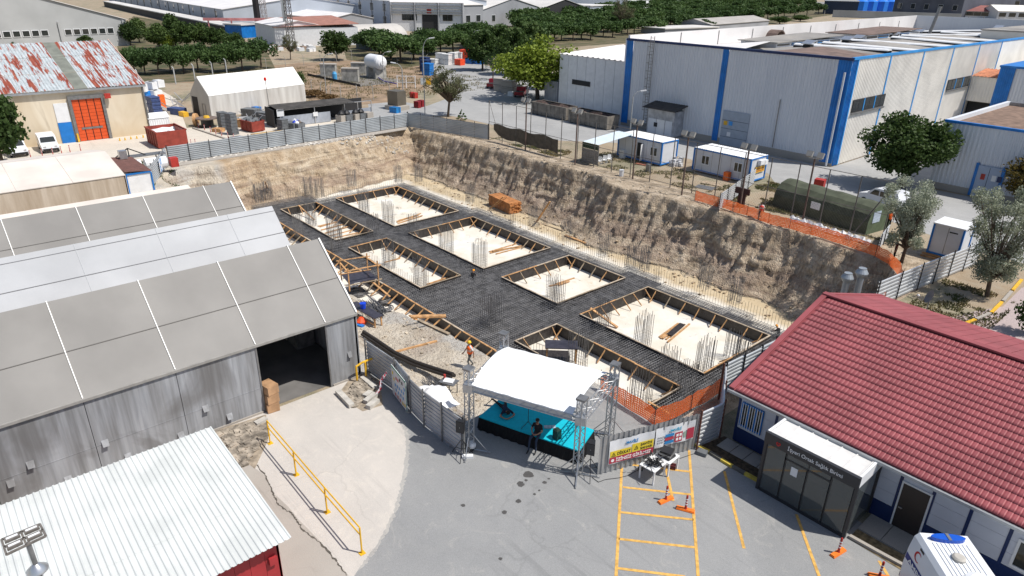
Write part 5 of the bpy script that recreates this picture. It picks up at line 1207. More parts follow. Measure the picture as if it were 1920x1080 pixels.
sheet_fence('sheet_fence','short corrugated fence seen almost edge on beside the grass, with props and a banner',[fa,fb],2.0,1.8,M_SHEETF,pside=1,stays=True)
p=fa.lerp(fb,.45);d=(fb-fa).normalized();n_=Vector((d.y,-d.x,0))
m=MB();m.prism([p+n_*.12+Vector((0,0,.4)),p+d*2+n_*.12+Vector((0,0,.4)),p+d*2+n_*.12+Vector((0,0,1.8)),p+n_*.12+Vector((0,0,1.8))],n_*.01);tag(m.build('banner',M('banner_blue_white',(.15,.35,.65),.6,0,3,col2=(.8,.8,.82),lo=.48,hi=.52)),'small blue and white banner on the edge on fence','banner')
m=MB()
m.prism([fb+Vector((.3,-.3,0)),fb+Vector((1.7,.2,0)),fc+Vector((1.6,-1.4,0)),fc+Vector((.2,-.3,0))],(0,0,.1));struct(m.build('concrete_strip',M_STRIP))
FA=[(-29.7,15.75),(-26.9,15.85),(-24.9,15.45),(-23.5,15.3),(-20.55,15.35)]
sheet_fence('sheet_fence','weathered corrugated fence between the yard and the dusty terrace, with icon board',FA,2.0,1.9,M('weathered_sheet',(.44,.455,.47),.5,.25,.7,metal=.25,world=True),pside=-1,dep=.035,post=M_STEEL)
T=thing('safety_board','white safety board with coloured pictograms and green edge on the yard fence','sign',(-26,15.5,0))
a,b=Vector((-26.95,15.62,.12)),Vector((-25.0,15.25,.12));d=(b-a);n_=Vector((d.y,-d.x,0)).normalized();up=Vector((0,0,1.75))
m=MB();m.prism([a,b,b+up,a+up],n_*.03);m.build('panel',M('board_white',(.62,.64,.65),.6,.06,3),T)
def onb(u,v,w_,h_,mt,nm):
 p=a+d*u+up*v+n_*.035;m=MB();m.prism([p,p+d*w_,p+d*w_+up*h_,p+up*h_],n_*.004);m.build(nm,mt,T)
M_LB=M('pictogram_blue',(.10,.28,.55),.6,0);M_PY=M('pictogram_yellow',(.7,.5,.06),.6,0);M_PR=M('pictogram_red',(.55,.12,.12),.6,0);M_GR=M('green_edge',(.03,.25,.14),.6,0)
onb(0,.95,1,.05,M_GR,'top_edge');onb(.97,0,.03,.95,M_GR,'side_edge')
for i,(u,v,mt)in enumerate([(.06,.72,M_PY),(.14,.55,M_PY),(.3,.66,M_PR),(.42,.66,M_PR),(.55,.75,M_BLACK),(.7,.74,M_BLACK),(.22,.40,M_LB),(.36,.42,M_LB),(.50,.44,M_LB),(.64,.44,M_LB),(.78,.46,M_LB),(.26,.25,M_LB),(.42,.24,M_LB),(.58,.26,M_LB),(.74,.26,M_LB),(.2,.06,M_PR),(.36,.06,M_PR),(.52,.06,M_PR),(.70,.06,M_PY),(.84,.08,M_PY),(.84,.62,M_LB)]):
 onb(u,v,.08,.10,mt,'pictogram')
W0,W1=Vector((-15.65,19.1,0)),Vector((-14.0,24.0,0))
sheet_fence('sheet_wall','grey vertical ribbed metal hoarding carrying two banners behind the white tables',[W0,W1],2.0,1.05,M('hoarding_sheet',(.36,.365,.37),.45,.12,1,metal=.35,world=True),pside=-1,vertical=True,pitch=.24,posts=False)
sheet_fence('sheet_fence','bright corrugated fence end between the hoarding and the clinic corner',[(-13.95,24.05),(-13.75,25.6),(-15.6,28.6)],2.0,1.6,M('bright_sheet',(.55,.57,.59),.35,.08,1,metal=.4,world=True),pside=-1,post=M('rusty_post',(.12,.05,.035),.8,.2,3))
sheet_fence('sheet_fence','corrugated fence in the shade beside the clinic gable',[(-15.7,28.8),(-15.4,33.5)],2.0,1.6,M_SHEETF,pside=-1)
dW=(W1-W0).normalized();nW=Vector((dW.y,-dW.x,0))
def banner(name,label,u0,u1,z0,z1,z0b=None,z1b=None):
 T=thing(name,label,'banner',W0+dW*(u0+u1)/2);N=16;m=MB();vs=[]
 z0b=z0 if z0b is None else z0b;z1b=z1 if z1b is None else z1b
 for i in range(N+1):
  s=i/N
  for j in range(9):
   t=j/8;zz=(z0*(1-s)+z0b*s)*(1-t)+(z1*(1-s)+z1b*s)*t;w_=.10+.02*math.sin(s*11+t*3)+(.025*math.sin(s*60)if t>.8 else 0);vs.append(W0+dW*(u0+(u1-u0)*s)+nW*w_+Vector((0,0,zz)))
 fs=[(i*9+j,(i+1)*9+j,(i+1)*9+j+1,i*9+j+1)for i in range(N)for j in range(8)]
 m.add(vs,fs);m.build('cloth',M('banner_white',(.70,.71,.73),.6,.03,4),T,smooth=True);return T
def bpatch(T,u0,u1,z0,z1,mt,nm='print_patch',off=.127):
 a=W0+dW*u0+nW*off+Vector((0,0,z0));b=W0+dW*u1+nW*off+Vector((0,0,z0));h_=Vector((0,0,z1-z0));m=MB();m.prism([a,b,b+h_,a+h_],nW*.003);m.build(nm,mt,T)
M_BY=M('banner_yellow',(.72,.55,.04),.6,.03,4);M_BR=M('banner_red',(.42,.04,.07),.6,.03,4);M_BB=M('banner_blue',(.03,.22,.50),.6,0);M_INK=M('black_ink',(.03,.03,.02),.6,0);M_WI=M('white_ink',(.82,.82,.82),.6,0)
B1=banner('banner','warning banner with yellow and red bands on the hoarding, left one',.45,2.78,.5,1.75)
bpatch(B1,.5,1.58,.88,1.2,M_BY);bpatch(B1,1.62,2.74,.88,1.32,M_BY);bpatch(B1,.48,2.76,.55,.86,M_BR)
def btext(T,s,u,z,size,mt,width,off=.134,bold=True):text_mesh('lettering',s,size,mt,T,W0+dW*u+nW*off+Vector((0,0,z)),dW,(0,0,1),width=width,bold=bold)
btext(B1,'MAV\u0130L\u0130',1.28,1.42,.2,M_BB,.62);btext(B1,'D\u0130KKAT',.86,.95,.22,M_INK,.68);btext(B1,'\u015eANT\u0130YE',2.05,1.13,.17,M_INK,.6);btext(B1,'SAHASI',2.05,.93,.17,M_INK,.6);btext(B1,'\u0130Z\u0130NS\u0130Z G\u0130R\u0130LMEZ',.82,.62,.22,M_WI,1.82)
for u,z in((.58,.93),(1.74,1.0)):
 m=MB();p=[W0+dW*(u+x)+nW*.134+Vector((0,0,z+y))for x,y in((0,0),(.2,0),(.1,.19))]
 for i in range(3):m.bar(p[i],p[(i+1)%3],.02,.012)
 m.bar(p[0]*.4+p[1]*.4+p[2]*.2+Vector((0,0,.0)),p[0]*.3+p[1]*.3+p[2]*.4+Vector((0,0,.02)),.02,.012);m.build('warning_triangle',M_INK,B1)
m=MB();c_=W0+dW*.65+nW*.134+Vector((0,0,.70));m.prism([c_+dW*(.08*math.cos(t*PI/5))+Vector((0,0,.08*math.sin(t*PI/5)))for t in range(10)],nW*.004);m.build('round_sign',M_WI,B1)
B2=banner('banner','white safety rule banner with blue and red blocks on the hoarding, right one',2.83,4.98,.72,1.78)
for i in range(3):bpatch(B2,3.35,3.83,.83+i*.19,.98+i*.19,(M_BB,M_BR,M_BB)[i])
bpatch(B2,3.9,4.3,.8,1.33,M_BR);bpatch(B2,4.36,4.5,.95,1.28,M('print_grey_green',(.3,.4,.33),.6,0));bpatch(B2,4.54,4.93,.8,1.4,M_BR)
btext(B2,'MAV\u0130L\u0130',3.6,1.46,.18,M('logo_blue',(.03,.38,.58),.6,0),.6)
for i in range(3):
 for j in range(3):
  bpatch(B2,2.95+j*.12,3.03+j*.12,.95+i*.14,1.03+i*.14,M('print_grey',(.35,.36,.38),.6,0),'small_icon')
for i in range(2):
 for j in range(2):bpatch(B2,3.96+j*.17,4.08+j*.17,.88+i*.22,1.02+i*.22,M_WI,'small_icon',.131)
sheet_fence('sheet_fence','bright corrugated fence behind the clinic roof, shaded by the olive trees',[(-15.2,46.2),(-14.6,52.0),(-13.5,61.0)],2.0,2.4,M('bright_sheet',(.55,.57,.59),.35),pside=-1,pitch=.27)
sheet_fence('sheet_fence','slanting corrugated fence at the right end of the container yard',[at(1345,397),at(1412,346)],1.7,2.6,M('bright_sheet',(.55,.57,.59),.35),pside=-1,pitch=.22)
sheet_fence('sheet_fence','small corrugated panel propped beside the first olive tree',[at(1645,470),at(1662,448)],1.3,2.0,M('bright_sheet',(.55,.57,.59),.35),pside=-1)
M_NET=node_mat('orange_net',lambda n,L:(nramp(n,L,nnoise(n,L,npos(n),1.5,3),[(.3,(.85,.16,.04)),(.7,(.95,.26,.09))]),None,0,0),.6,tr=.5)
def net(name,label,pts,h,postmat=M_STEEL,cell=.13,sag=.08,gap=.35):
 c=sum((Vector(p)for p in pts),Vector())/len(pts);T=thing(name,label,'safety net',c);V=[];F=[]
 path=[];L_=0
 for a,b in zip(pts[:-1],pts[1:]):
  a,b=Vector(a),Vector(b);k=max(1,int((b-a).length/cell))
  for i in range(k):path.append(a.lerp(b,i/k))
 path.append(Vector(pts[-1]));ny=int(h/cell)
 m=MB();top=[]
 for i,p in enumerate(path):
  s=math.sin(i*cell/2.4*PI);z0=.03+.05*abs(s);hh=h-sag*abs(s)+.03*math.sin(i*.9);off=Vector((.05*math.sin(i*.31),.05*math.cos(i*.23),0));top.append((p+off,z0,hh))
 for i in range(len(top)-1):
  (p,a0,h0_),(q,a1,h1_)=top[i],top[i+1]
  P0=lambda t,z0=a0,hh=h0_,pp=p:pp+Vector((0,0,z0+hh*t));Q0=lambda t,z0=a1,hh=h1_,pp=q:pp+Vector((0,0,z0+hh*t))
  for j in range(ny):
   t0,t1=j/ny,(j+.0+1-gap)/ny;m.add([P0(t0),Q0(t0),Q0(t1),P0(t1)],[(0,1,2,3)])
   e=q.lerp(p,.45)-q;A2,B2=P0(t1),P0((j+1)/ny);m.add([A2,A2+(q-p)*.5,B2+(q-p)*.5,B2],[(0,1,2,3)])
 m.build('netting',M_NET,T,kind='stuff')
 for a,b in zip(pts[:-1],pts[1:]):
  a,b=Vector(a),Vector(b);k=max(1,round((b-a).length/2.4))
  for i in range(k+1):p=a.lerp(b,i/k);m=MB();m.rod(p,p+Vector((0,0,h+.25)),.018,5);m.build('stake',M_BAR,T)
 return T
def P3(*q):return[at(x,y,0)for x,y in q]
net('safety_net','orange safety net along the far rim of the pit in front of the cabins',P3((1302,376),(1345,388),(1400,405),(1440,420),(1520,441),(1590,463),(1640,482),(1665,495),(1685,520),(1689,532),(1668,556),(1655,575)),1.0)
net('safety_net','orange safety net at the near corner of the pit behind the stage and hoarding',[(-20.3,24.4,0),(-16.3,23.95,0),(-15.95,26.5,0),(-15.85,30.5,0)],1.0,cell=.12)
T=thing('court_fence','tall thin post and rail court fence between the pit and the road','fence',(-45,60,0))
ca,cb=Vector((-72.9,59.8,0)),Vector((-20.5,60.3,0));hh=5.3;k=19
M_POST=M('court_post',(.14,.13,.12),.7,.2,3)
for i in range(k+1):
 p=ca.lerp(cb,i/k);m=MB();m.rod(p,p+Vector((0,0,hh)),.05,6);m.build('post',M_POST,T)
for z in(.35,2.5,hh):
 for i in range(k):p,q=ca.lerp(cb,i/k),ca.lerp(cb,(i+1)/k);m=MB();m.rod(p+Vector((0,0,z)),q+Vector((0,0,z)),.03,5);m.build('rail',M_POST,T)
m=MB();m.rod(ca+Vector((0,0,hh)),ca+Vector((1.8,.5,0)),.03,5);m.build('stay',M_POST,T)
m=MB();m.rod(cb+Vector((0,0,hh)),cb+Vector((-2.4,-.5,0)),.05,5);m.build('stay',M_POST,T)
m=MB();L_=(cb-ca).length;dd=(cb-ca).normalized();s=0
while s<L_-2.3:m.bar(ca+dd*s+Vector((0,0,.35)),ca+dd*(s+2.15)+Vector((0,0,2.5)),.006);m.bar(ca+dd*(s+2.15)+Vector((0,0,.35)),ca+dd*s+Vector((0,0,2.5)),.006);s+=.3
m.build('chain_link',M_POST,T,kind='stuff')
a,b=at(922,262),at(1062,307);m=MB();n=14
vs=[]
for i in range(n+1):
 p=ca.lerp(cb,.02+.235*i/n);z1=2.35+.12*math.sin(i*1.3);z0=.5+.25*abs(math.sin(i*.9))if i>1 else 1.6-.6*i
 vs+=[p+Vector((0,-.06,z0)),p+Vector((0,-.06-.05*math.sin(i),z1))]
m.add(vs,[(2*i,2*i+2,2*i+3,2*i+1)for i in range(n)]);tag(m.build('shade_cloth',M('brown_cloth',(.10,.085,.065),.9,.2,2)),'torn brown shade cloth tied to the court fence near the road','shade cloth')
def flood(label,x,y):
 b=at(x,y);T=thing('floodlight_pole',label,'floodlight',b,'double floodlight poles along the court fence')
 m=MB();m.bar(b,b+Vector((0,0,6.0)),.12);m.build('pole',M('rust_pole',(.13,.09,.075),.8,.25,3),T);m=MB();m.bar(b+Vector((-.6,0,6.0)),b+Vector((.6,0,6.0)),.08);m.build('crossbar',M_STEEL,T)
 for s in(-.5,.5):m=MB();m.prism([b+Vector((s-.28,-.12,6.1)),b+Vector((s+.28,-.12,6.1)),b+Vector((s+.28,.12,6.55)),b+Vector((s-.28,.12,6.55))],(0,-.18,.1));m.build('lamp_head',M('lamp_grey',(.30,.29,.27),.5,.1,3),T)
for i,(x,y)in enumerate([(985,282),(1078,309),(1186,336),(1278,366),(1386,398),(1504,418)]):flood('brown pole with two floodlights on the court fence, %s from the left'%LR[i],x,y)
def street_lamp(label,x,y,ytop,arm,double=False):
 b=at(x,y);h=hpx(b,ytop);T=thing('street_lamp',label,'street lamp',b,'street lamps');A=Vector(arm).normalized();pts=[b,b+Vector((0,0,h*.8))]
 for i in range(1,6):t=i/5*PI/2;pts.append(b+Vector((0,0,h*.8+math.sin(t)*h*.17))+A*(1-math.cos(t))*1.1)
 m=MB();m.tube(pts,[.09]*2+[.05]*6,6);m.build('pole',M('lamp_pole_grey',(.36,.37,.37),.5,.1,3),T)
 e=pts[-1];m=MB();m.bar(e-A*.1,e+A*.75+Vector((0,0,.12)),.28,.14);m.build('lamp_head',M_WHITE,T)
RX=CR.copy();RX.z=0
street_lamp('street lamp by the skip bins, nearest the bright green tree',989,192,125,RX)
street_lamp('street lamp in front of the hall, arching right over the long bins',1181,250,168,RX)
street_lamp('street lamp half hidden by the big dark tree',1606,275,234,RX)
street_lamp('tall street lamp rising from the sheet fence corner',797,215,67,RX)
street_lamp('street lamp arching over the white tank',720,160,95,RX)
street_lamp('street lamp left of the concrete blocks',612,176,99,RX)
street_lamp('thin street lamp by the metal cabinet',757,200,116,-RX)
street_lamp('street lamp in the pine clump beside the crates',888,96,56,RX)
T=thing('signal_mast','thin leaning mast with red beacon before the white tent','mast',at(507,215));b=at(507,215);m=MB();m.rod(b,b+Vector((-.35,.0,5.2)),.05,6);m.build('pole',M_STEEL,T);m=MB();m.lathe(b+Vector((-.35,0,5.15)),[(.12,0),(.22,.15),(.2,.45),(.05,.55)],10);m.build('beacon',M('beacon_red',(.7,.03,.02),.4),T)
def wire_fence(name,label,pts,sp,h,crook=True,mat=None,thick=.09):
 c=sum((Vector(p)for p in pts),Vector())/len(pts);T=thing(name,label,'fence',c);mat=mat or M('concrete_post',(.34,.33,.31),.9,.15,3);pr=None
 for a,b in zip(pts[:-1],pts[1:]):
  k=max(1,round((b-a).length/sp));n=Vector((-(b-a).y,(b-a).x,0)).normalized()
  for i in range(k):
   p=a.lerp(b,i/k);m=MB();m.bar(p,p+Vector((0,0,h)),thick)
   if crook:m.bar(p+Vector((0,0,h)),p+n*.35+Vector((0,0,h+.4)),thick*.8)
   m.build('post',mat,T)
   if pr is not None:
    m=MB()
    for z in(.3,h*.5,h*.95):m.bar(pr+Vector((0,0,z)),p+Vector((0,0,z)),.02)
    m.build('wire',M_STEEL,T)
   pr=p
 return T
wire_fence('wire_fence','wire fence with hooked posts along the near side of the tank yard',P3((568,172),(640,190),(700,188),(760,178)),3.6,2.3)
wire_fence('wire_fence','wire fence along the far side of the tank yard',P3((500,132),(570,124),(660,114),(745,108)),6,2.4)
wire_fence('wire_fence','white posted wire fence below the pine row behind the rusty warehouse',P3((262,165),(330,158),(400,146),(450,134)),6,3.0,mat=M_FCON,thick=.2)
wire_fence('wire_fence','wire fence on the bank at the upper right behind the white parapet',P3((1545,30),(1640,33),(1760,38),(1900,44)),9,3.2,thick=.3)
wire_fence('wire_fence','wire fence along the far side of the road by the pine clump',P3((745,118),(800,122),(850,132)),5,2.2)
# NORTH YARD OBJECTS
def box_thing(name,label,cat,c,s,mat,rz=0.,group=None,bev=0):
 m=MB();m.cbox((0,0,0),*s,0);o=m.build(name,mat);o.location=c;o.rotation_euler=(0,0,rz);ORG[o.name]=Vector(c);return tag(o,label,cat,group)
def skip(label,c,s,rz,mat,fill=None,name='skip',cat='skip',ribs=5):
 T=thing(name,label,cat,(0,0,0));L_,W_,h=s;t=.08
 m=MB();m.box(-L_/2,-W_/2,.12,L_/2,W_/2,.2);m.build('floor',mat,T)
 for nm,(x0,y0,x1,y1)in dict(a=(-L_/2,-W_/2,L_/2,-W_/2+t),b=(-L_/2,W_/2-t,L_/2,W_/2),c=(-L_/2,-W_/2+t,-L_/2+t,W_/2-t),d=(L_/2-t,-W_/2+t,L_/2,W_/2-t)).items():m=MB();m.box(x0,y0,.2,x1,y1,h);m.build('side',mat,T)
 m=MB()
 for i in range(ribs):x=-L_/2+L_*(i+.5)/ribs;m.box(x-.05,-W_/2-.07,.1,x+.05,-W_/2,h);m.box(x-.05,W_/2,.1,x+.05,W_/2+.07,h)
 m.box(-L_/2-.05,-W_/2-.08,h-.12,L_/2+.05,-W_/2+t,h+.03);m.box(-L_/2-.05,W_/2-t,h-.12,L_/2+.05,W_/2+.08,h+.03);m.build('ribs',mat,T,kind='stuff')
 if fill:
  m=MB();r=random.Random(5);n=9;vs=[]
  for i in range(n+1):
   for j in range(6):vs.append((-L_/2+t+(L_-2*t)*i/n,-W_/2+t+(W_-2*t)*j/5,h*fill[1]*(1+.25*r.uniform(-1,1))))
  m.add(vs,[(i*6+j,(i+1)*6+j,(i+1)*6+j+1,i*6+j+1)for i in range(n)for j in range(5)]);m.build('load',fill[0],T)
 place(T,c,rz);ORG[T.name]=Vector(c);return T
M_SKIP=M('skip_red',(.26,.045,.03),.6,.2,1.5)
a,b=at(301,280),at(342,274);ang=math.atan2((b-a).y,(b-a).x)
cc=(a+b)/2+Vector((-2.4,.3,0));skip('open red steel container with white rubbish beside the white shed',cc,(4.8,3.6,2.1),0,M_SKIP,(M_WHITE,.7))
sk1,sk2,sk3=at(1016,222),at(1072,234),at(1160,244)
M_OLDG=M('old_grey_skip',(.20,.18,.155),.8,.3,1)
skip('long rusty grey bin in front of the annex, left one',(-80.5,79.6,0),(8,2.6,2.0),.0,M_OLDG,(M('scrap_dark',(.06,.04,.035),.9,.4,3),.85),name='scrap_bin',cat='bin',ribs=8)
skip('long rusty grey bin in front of the annex, right one beside the hall corner',(-71.5,79.2,0),(8,2.6,2.0),.0,M_OLDG,(MATS['scrap_dark'],.85),name='scrap_bin',cat='bin',ribs=8)
b=at(298,246);T=thing('white_hut','small white ribbed hut between the beige warehouse and the red container','hut',b);m=MB();m.corr(b+Vector((1.2,-1.3,0)),(0,2.6,0),(0,0,2.0),(1,0,0),.3,.04);m.box(b.x-1.2,b.y-1.3,0,b.x+1.19,b.y+1.3,2);m.build('wall',M_WHITE,T)
m=MB();m.prism([b+Vector((-1.3,-1.4,2)),b+Vector((1.3,-1.4,2)),b+Vector((0,-1.4,2.6))],(0,2.8,0));m.build('roof',M_WHITE,T)
def pickup(name,label,c,rz,col,cat='truck'):
 T=thing(name,label,cat,(0,0,0));L_=5.2
 m=MB();m.prism([(-2.6,-.9,.5),(2.5,-.9,.5),(2.6,-.9,.95),(1.5,-.9,1.05),(.9,-.9,1.7),(-.5,-.9,1.75),(-.7,-.9,1.05),(-2.6,-.9,1.05)],(0,1.8,0));m.build('body',col,T)
 m=MB();m.prism([(.95,-.75,1.62),(.95,.75,1.62),(1.45,.8,1.12),(1.45,-.8,1.12)],(.03,0,.02));m.build('windscreen',M_GLASS,T)
 for s in(-.915,.905):m=MB();m.box(-.4,s,1.15,.85,s+.01,1.6);m.build('side_window',M_GLASS,T)
 m=MB();m.box(-2.55,-.82,1.05,-.75,.82,1.07);m.build('load_bed',M_DARK,T)
 for x in(-1.7,1.7):
  for s in(-1,1):m=MB();m.rod((x,s*.75,.36),(x,s*.95,.36),.36,14);w_=m.build('wheel',M_BLACK,T);m=MB();m.rod((x,s*.951,.36),(x,s*.97,.36),.2,10);m.build('rim',M_ALU,w_)
 place(T,c,rz);ORG[T.name]=Vector(c);return T
b=at(268,325);T=thing('tank_trailer','trailer with two white cylinders under a black steel frame on the grass','trailer',b)
for s in(-1.3,1.3):m=MB();m.rod(b+Vector((.8,s-1.1,1.1)),b+Vector((.8,s+1.1,1.1)),.65,14);m.build('cylinder',M_WHITE,T)
m=MB();m.prism([b+Vector((-.8,-1.8,1.9)),b+Vector((.4,-1.8,1.9)),b+Vector((.4,2.6,1.9)),b+Vector((-.8,2.6,1.9))],(0,0,.1));m.build('deck',M_STEEL,T)
m=MB()
for p,q in(((0,-2.6,1.9),(0,-1,2.9)),((0,-1,2.9),(0,.8,1.9)),((0,-1,2.9),(0,-1,1.9)),((0,-2.6,1.9),(0,.8,1.9)),((.4,-1.7,0),(.4,-1.7,1.9)),((.4,1.9,0),(.4,1.9,1.9)),((-1,1.9,0),(-1,1.9,1.9)),((-1,-1.7,0),(-1,-1.7,1.9))):m.bar(b+Vector(p),b+Vector(q),.1)
m.build('frame',M_BLACK,T);m=MB();m.box(b.x+.9,b.y+2.6,.6,b.x+1.8,b.y+3.4,1.6);m.build('control_box',M_RED,T)
def cone_post(label,c,h=.8,group=None,col=None,name='bollard'):
 T=thing(name,label,'bollard',c,group);m=MB()
 m.lathe(c,[(.05,0),(.05,h)],8);m.build('post',col or M_RED,T)
 for i in range(3):m=MB();m.lathe(Vector(c)+Vector((0,0,h*(.45+.17*i))),[(.056,0),(.056,.05)],8);m.build('band',M_WHITE,T)
 return T
for i,(x,y)in enumerate([(58,296),(80,293),(100,291),(116,288),(132,286),(152,284)]):cone_post('red and white post behind the cream tent, %s from the left'%LR[i],at(x,y),.9,'red and white posts behind the cream tent')
for i,(x,y)in enumerate([(225,264),(235,263),(246,261),(257,260),(269,258),(283,257)]):tag(MB().lathe(at(x,y),[(.12,0),(.06,.35)],6).build('marker',M_YEL),'tiny yellow marker in front of the beige warehouse, %s from the left'%LR[i],'marker','yellow markers')
for i,(x,y)in enumerate([(373,240),(384,244),(395,248),(405,252),(416,255),(428,259),(439,262)]):cone_post('red topped post along the scrap yard kerb, %s from the left'%LR[i],at(x,y),.8,'red topped posts of the scrap yard')
for i,(x,y)in enumerate([(345,268),(352,271),(359,273),(367,272)]):cone_post('red topped post behind the fence beside the red container, %s from the left'%LR[i],at(x,y),.8,'red topped posts by the red container')
a,b=at(362,241),at(432,264);m=MB();m.bar(a+Vector((0,0,.08)),b+Vector((0,0,.08)),.25,.16);tag(m.build('kerb',M_STRIP),'low concrete kerb edging the scrap yard','kerb')
M_CRATE=M('grey_crate',(.13,.14,.15),.6,.2,3);M_CRB=M('blue_crate',(.05,.08,.2),.6,.2,3)
def crate_stack(label,c,n,s=(1.2,1.0,.42),rz=0.,mat=None,group='crate stacks in the scrap yard',lean=.05):
 T=thing('crate_stack',label,'crate stack',c,group)
 for k in range(n):
  m=MB();cc=Vector(c)+Vector((RD.uniform(-lean,lean),RD.uniform(-lean,lean),k*s[2]));m.cbox(cc,s[0],s[1],s[2]*.72,rz);m.cbox(cc+Vector((0,0,s[2]*.75)),s[0]*1.06,s[1]*1.06,s[2]*.2,rz);m.build('crate',mat or M_CRATE,T)
 return T
crate_stack('tall stack of grey plastic crates in the middle of the scrap yard',at(437,252),7,rz=.3)
crate_stack('stack of grey crates behind the tallest one, against the tent',at(420,243),6,rz=.1)
crate_stack('small grey crate stack beside the dark shelter',at(531,245),4,rz=.2)
crate_stack('stack of dark blue crates with a green one by the beige warehouse',at(292,214),5,(2.2,1.3,.55),.1,M_CRB,group=None)
b=at(292,206);m=MB();m.cbox((0,0,0),.9,.7,.5);o=m.build('crate',M('green_crate',(.02,.35,.1),.5));o.location=b+Vector((1.5,-.1,.9));tag(o,'single green crate held in the blue crate stack','crate')
r_=random.Random(11)
for i in range(11):
 x,y=r_.uniform(268,310),r_.uniform(176,186);box_thing('white_container','white plastic waste container piled behind the beige warehouse, %s counted'%LR[i],'container',at(x,y)+Vector((0,0,1.3*(i%2))),(1.6,1.3,1.25),M_WHITE if i%4 else M('bin_blue',(.02,.2,.6),.5),r_.uniform(0,1),'white containers behind the beige warehouse')
for i in range(16):
 a=at(r_.uniform(318,350),r_.uniform(186,208));b=a+Vector((r_.uniform(-2,2),r_.uniform(-2,2),r_.uniform(.1,1.6)));m=MB();m.bar(a+Vector((0,0,.2)),b,.09);tag(m.build('scrap_rail',M_ALU if i%2 else M_STEEL),'bent metal rail lying in the scrap heap before the white tent gable','scrap metal','rails of the scrap heap')
box_thing('orange_box','upright orange box in the scrap behind the warehouse','box',at(306,202),(1,.8,2.1),M_ORANGE)
m=MB();a,b=at(302,203),at(325,214);m.prism([a,b,b+Vector((.2,-.9,0)),a+Vector((.2,-.9,0))],(0,0,.5));tag(m.build('low_wall',M_STRIP),'low concrete wall beside the blue crate stack','wall')
b=at(390,238);T=thing('cable_reel','big dark cable drum lying flat with a yellow lid, before the tent','cable drum',b);m=MB();m.lathe(b,[(1.2,0),(1.2,.1)],20);m.build('flange',M_DARK,T);m=MB();m.lathe(b,[(.85,.1),(.85,1.2)],20);m.build('drum',M_BLACK,T);m=MB();m.lathe(b,[(1.5,1.2),(1.5,1.32)],24);m.build('flange',M('reel_brown',(.16,.12,.10),.8,.2,3),T);m=MB();m.lathe(b,[(.45,1.33),(.35,1.6)],12);m.build('lid',M_YEL,T)
b=at(366,236);m=MB();m.rod(b+Vector((0,0,.9)),b+Vector((.25,.35,.9)),.9,18);tag(m.build('wooden_reel',M_WOOD),'wooden cable reel standing on edge by the tent gable','cable reel')
skip('red scrap tub with grey lid behind the fence, right of the crates',at(475,245),(2.8,2.0,1.5),.2,M_SKIP,(M_CRATE,1.0),name='scrap_tub',cat='tub',ribs=3)
for i,(x,y,s,mt)in enumerate([(455,238,(1.4,1.2,1.1),M_WOOD),(447,262,(2,1.6,.35),M_ALU),(410,247,(1.4,1.1,.5),M_WOOD),(472,218,(2.6,1.6,1.2),M_CRATE),(498,226,(2.2,1.5,1.3),M_CRATE),(482,212,(1.2,1,1.0),M_BLUE),(520,228,(1,1,1.2),M_BLACK),(460,228,(2.2,1.6,.6),M_ALU),(545,241,(2.0,1.4,.9),M_CRATE),(560,240,(1.6,1.2,.8),M_CRATE),(333,214,(2.6,1.5,1.0),M_CRB),(345,218,(1.6,.8,.7),M_YEL)]):
 box_thing('scrap_box',['brown carton','flat metal pallet','low wooden crate','grey bin full of rails','grey bin beside the dark shelter','blue box on the scrap heap','black box at the shelter','pile of metal sheets','grey bin of white bags','grey bin with hoses','dark blue tub by the tent gable','yellow tub by the tent gable'][i]+' in the scrap yard','box',at(x,y),s,mt,r_.uniform(0,.6))
for i in range(26):
 a=at(r_.uniform(440,510),r_.uniform(212,240),0)+Vector((0,0,r_.uniform(.3,1.2)));m=MB();m.bar(a,a+Vector((r_.uniform(-1,1),r_.uniform(-1.2,1.2),r_.uniform(.0,.6))),.07);tag(m.build('scrap_rail',M_ALU if i%3 else M_STEEL),'loose metal profile lying on the scrap yard heap','scrap metal','profiles on the scrap yard heap')
for i in range(8):
 a=at(470+i*1.2,252,.5+.1*i);m=MB();m.bar(a,a+Vector((0,4.2,0)),.12);tag(m.build('yellow_beam',M_YEL if i%2 else M_DARK),'long beam stacked behind the fence right of the red tub','beam','stacked beams behind the fence')
sa,sb=at(527,239),at(697,219);d=(sb-sa).normalized();n_=Vector((-d.y,d.x,0));n_=n_ if n_.dot(sa)>0 else-n_;L_=(sb-sa).length
T=thing('open_shelter','open fronted black shelter with pale corrugated half walls behind the fence','shelter',sa.lerp(sb,.5))
def sp(u,v,z):return sa+d*(L_*u)+n_*v+Vector((0,0,z))
m=MB();m.prism([sp(-.06,0,0),sp(-.06,3,0),sp(-.06,3,2.7),sp(-.06,0,2.5)],d*.1);m.prism([sp(-.06,3,0),sp(1,3,0),sp(1,3,2.6),sp(-.06,3,2.6)],n_*.08);m.build('back_wall',M_DARK,T)
m=MB();m.prism([sp(-.02,-.3,2.5),sp(.8,-.3,2.5),sp(.8,3.2,2.75),sp(-.02,3.2,2.75)],(0,0,.07));m.build('roof',M('black_felt',(.06,.055,.05),.9,.3,1),T)
for u0,u1,h0_ in((0,.53,1.5),(.70,.84,1.3),(.84,1.0,1.45)):
 m=MB();m.corr(sp(u0,0,.05),d*(L_*(u1-u0)),(0,0,h0_),-n_,.2,.04);m.build('half_wall',M('pale_blue_sheet',(.40,.43,.48),.5,.08,1,world=True),T)
for u in(0,.36,.69,.84,1.0):m=MB();m.bar(sp(u,-.1,0),sp(u,-.1,2.55),.1);m.build('post',M_ALU,T)
m=MB();m.bar(sp(0,-.1,2.45),sp(1,-.1,2.55),.12);m.build('rail',M_ALU,T)
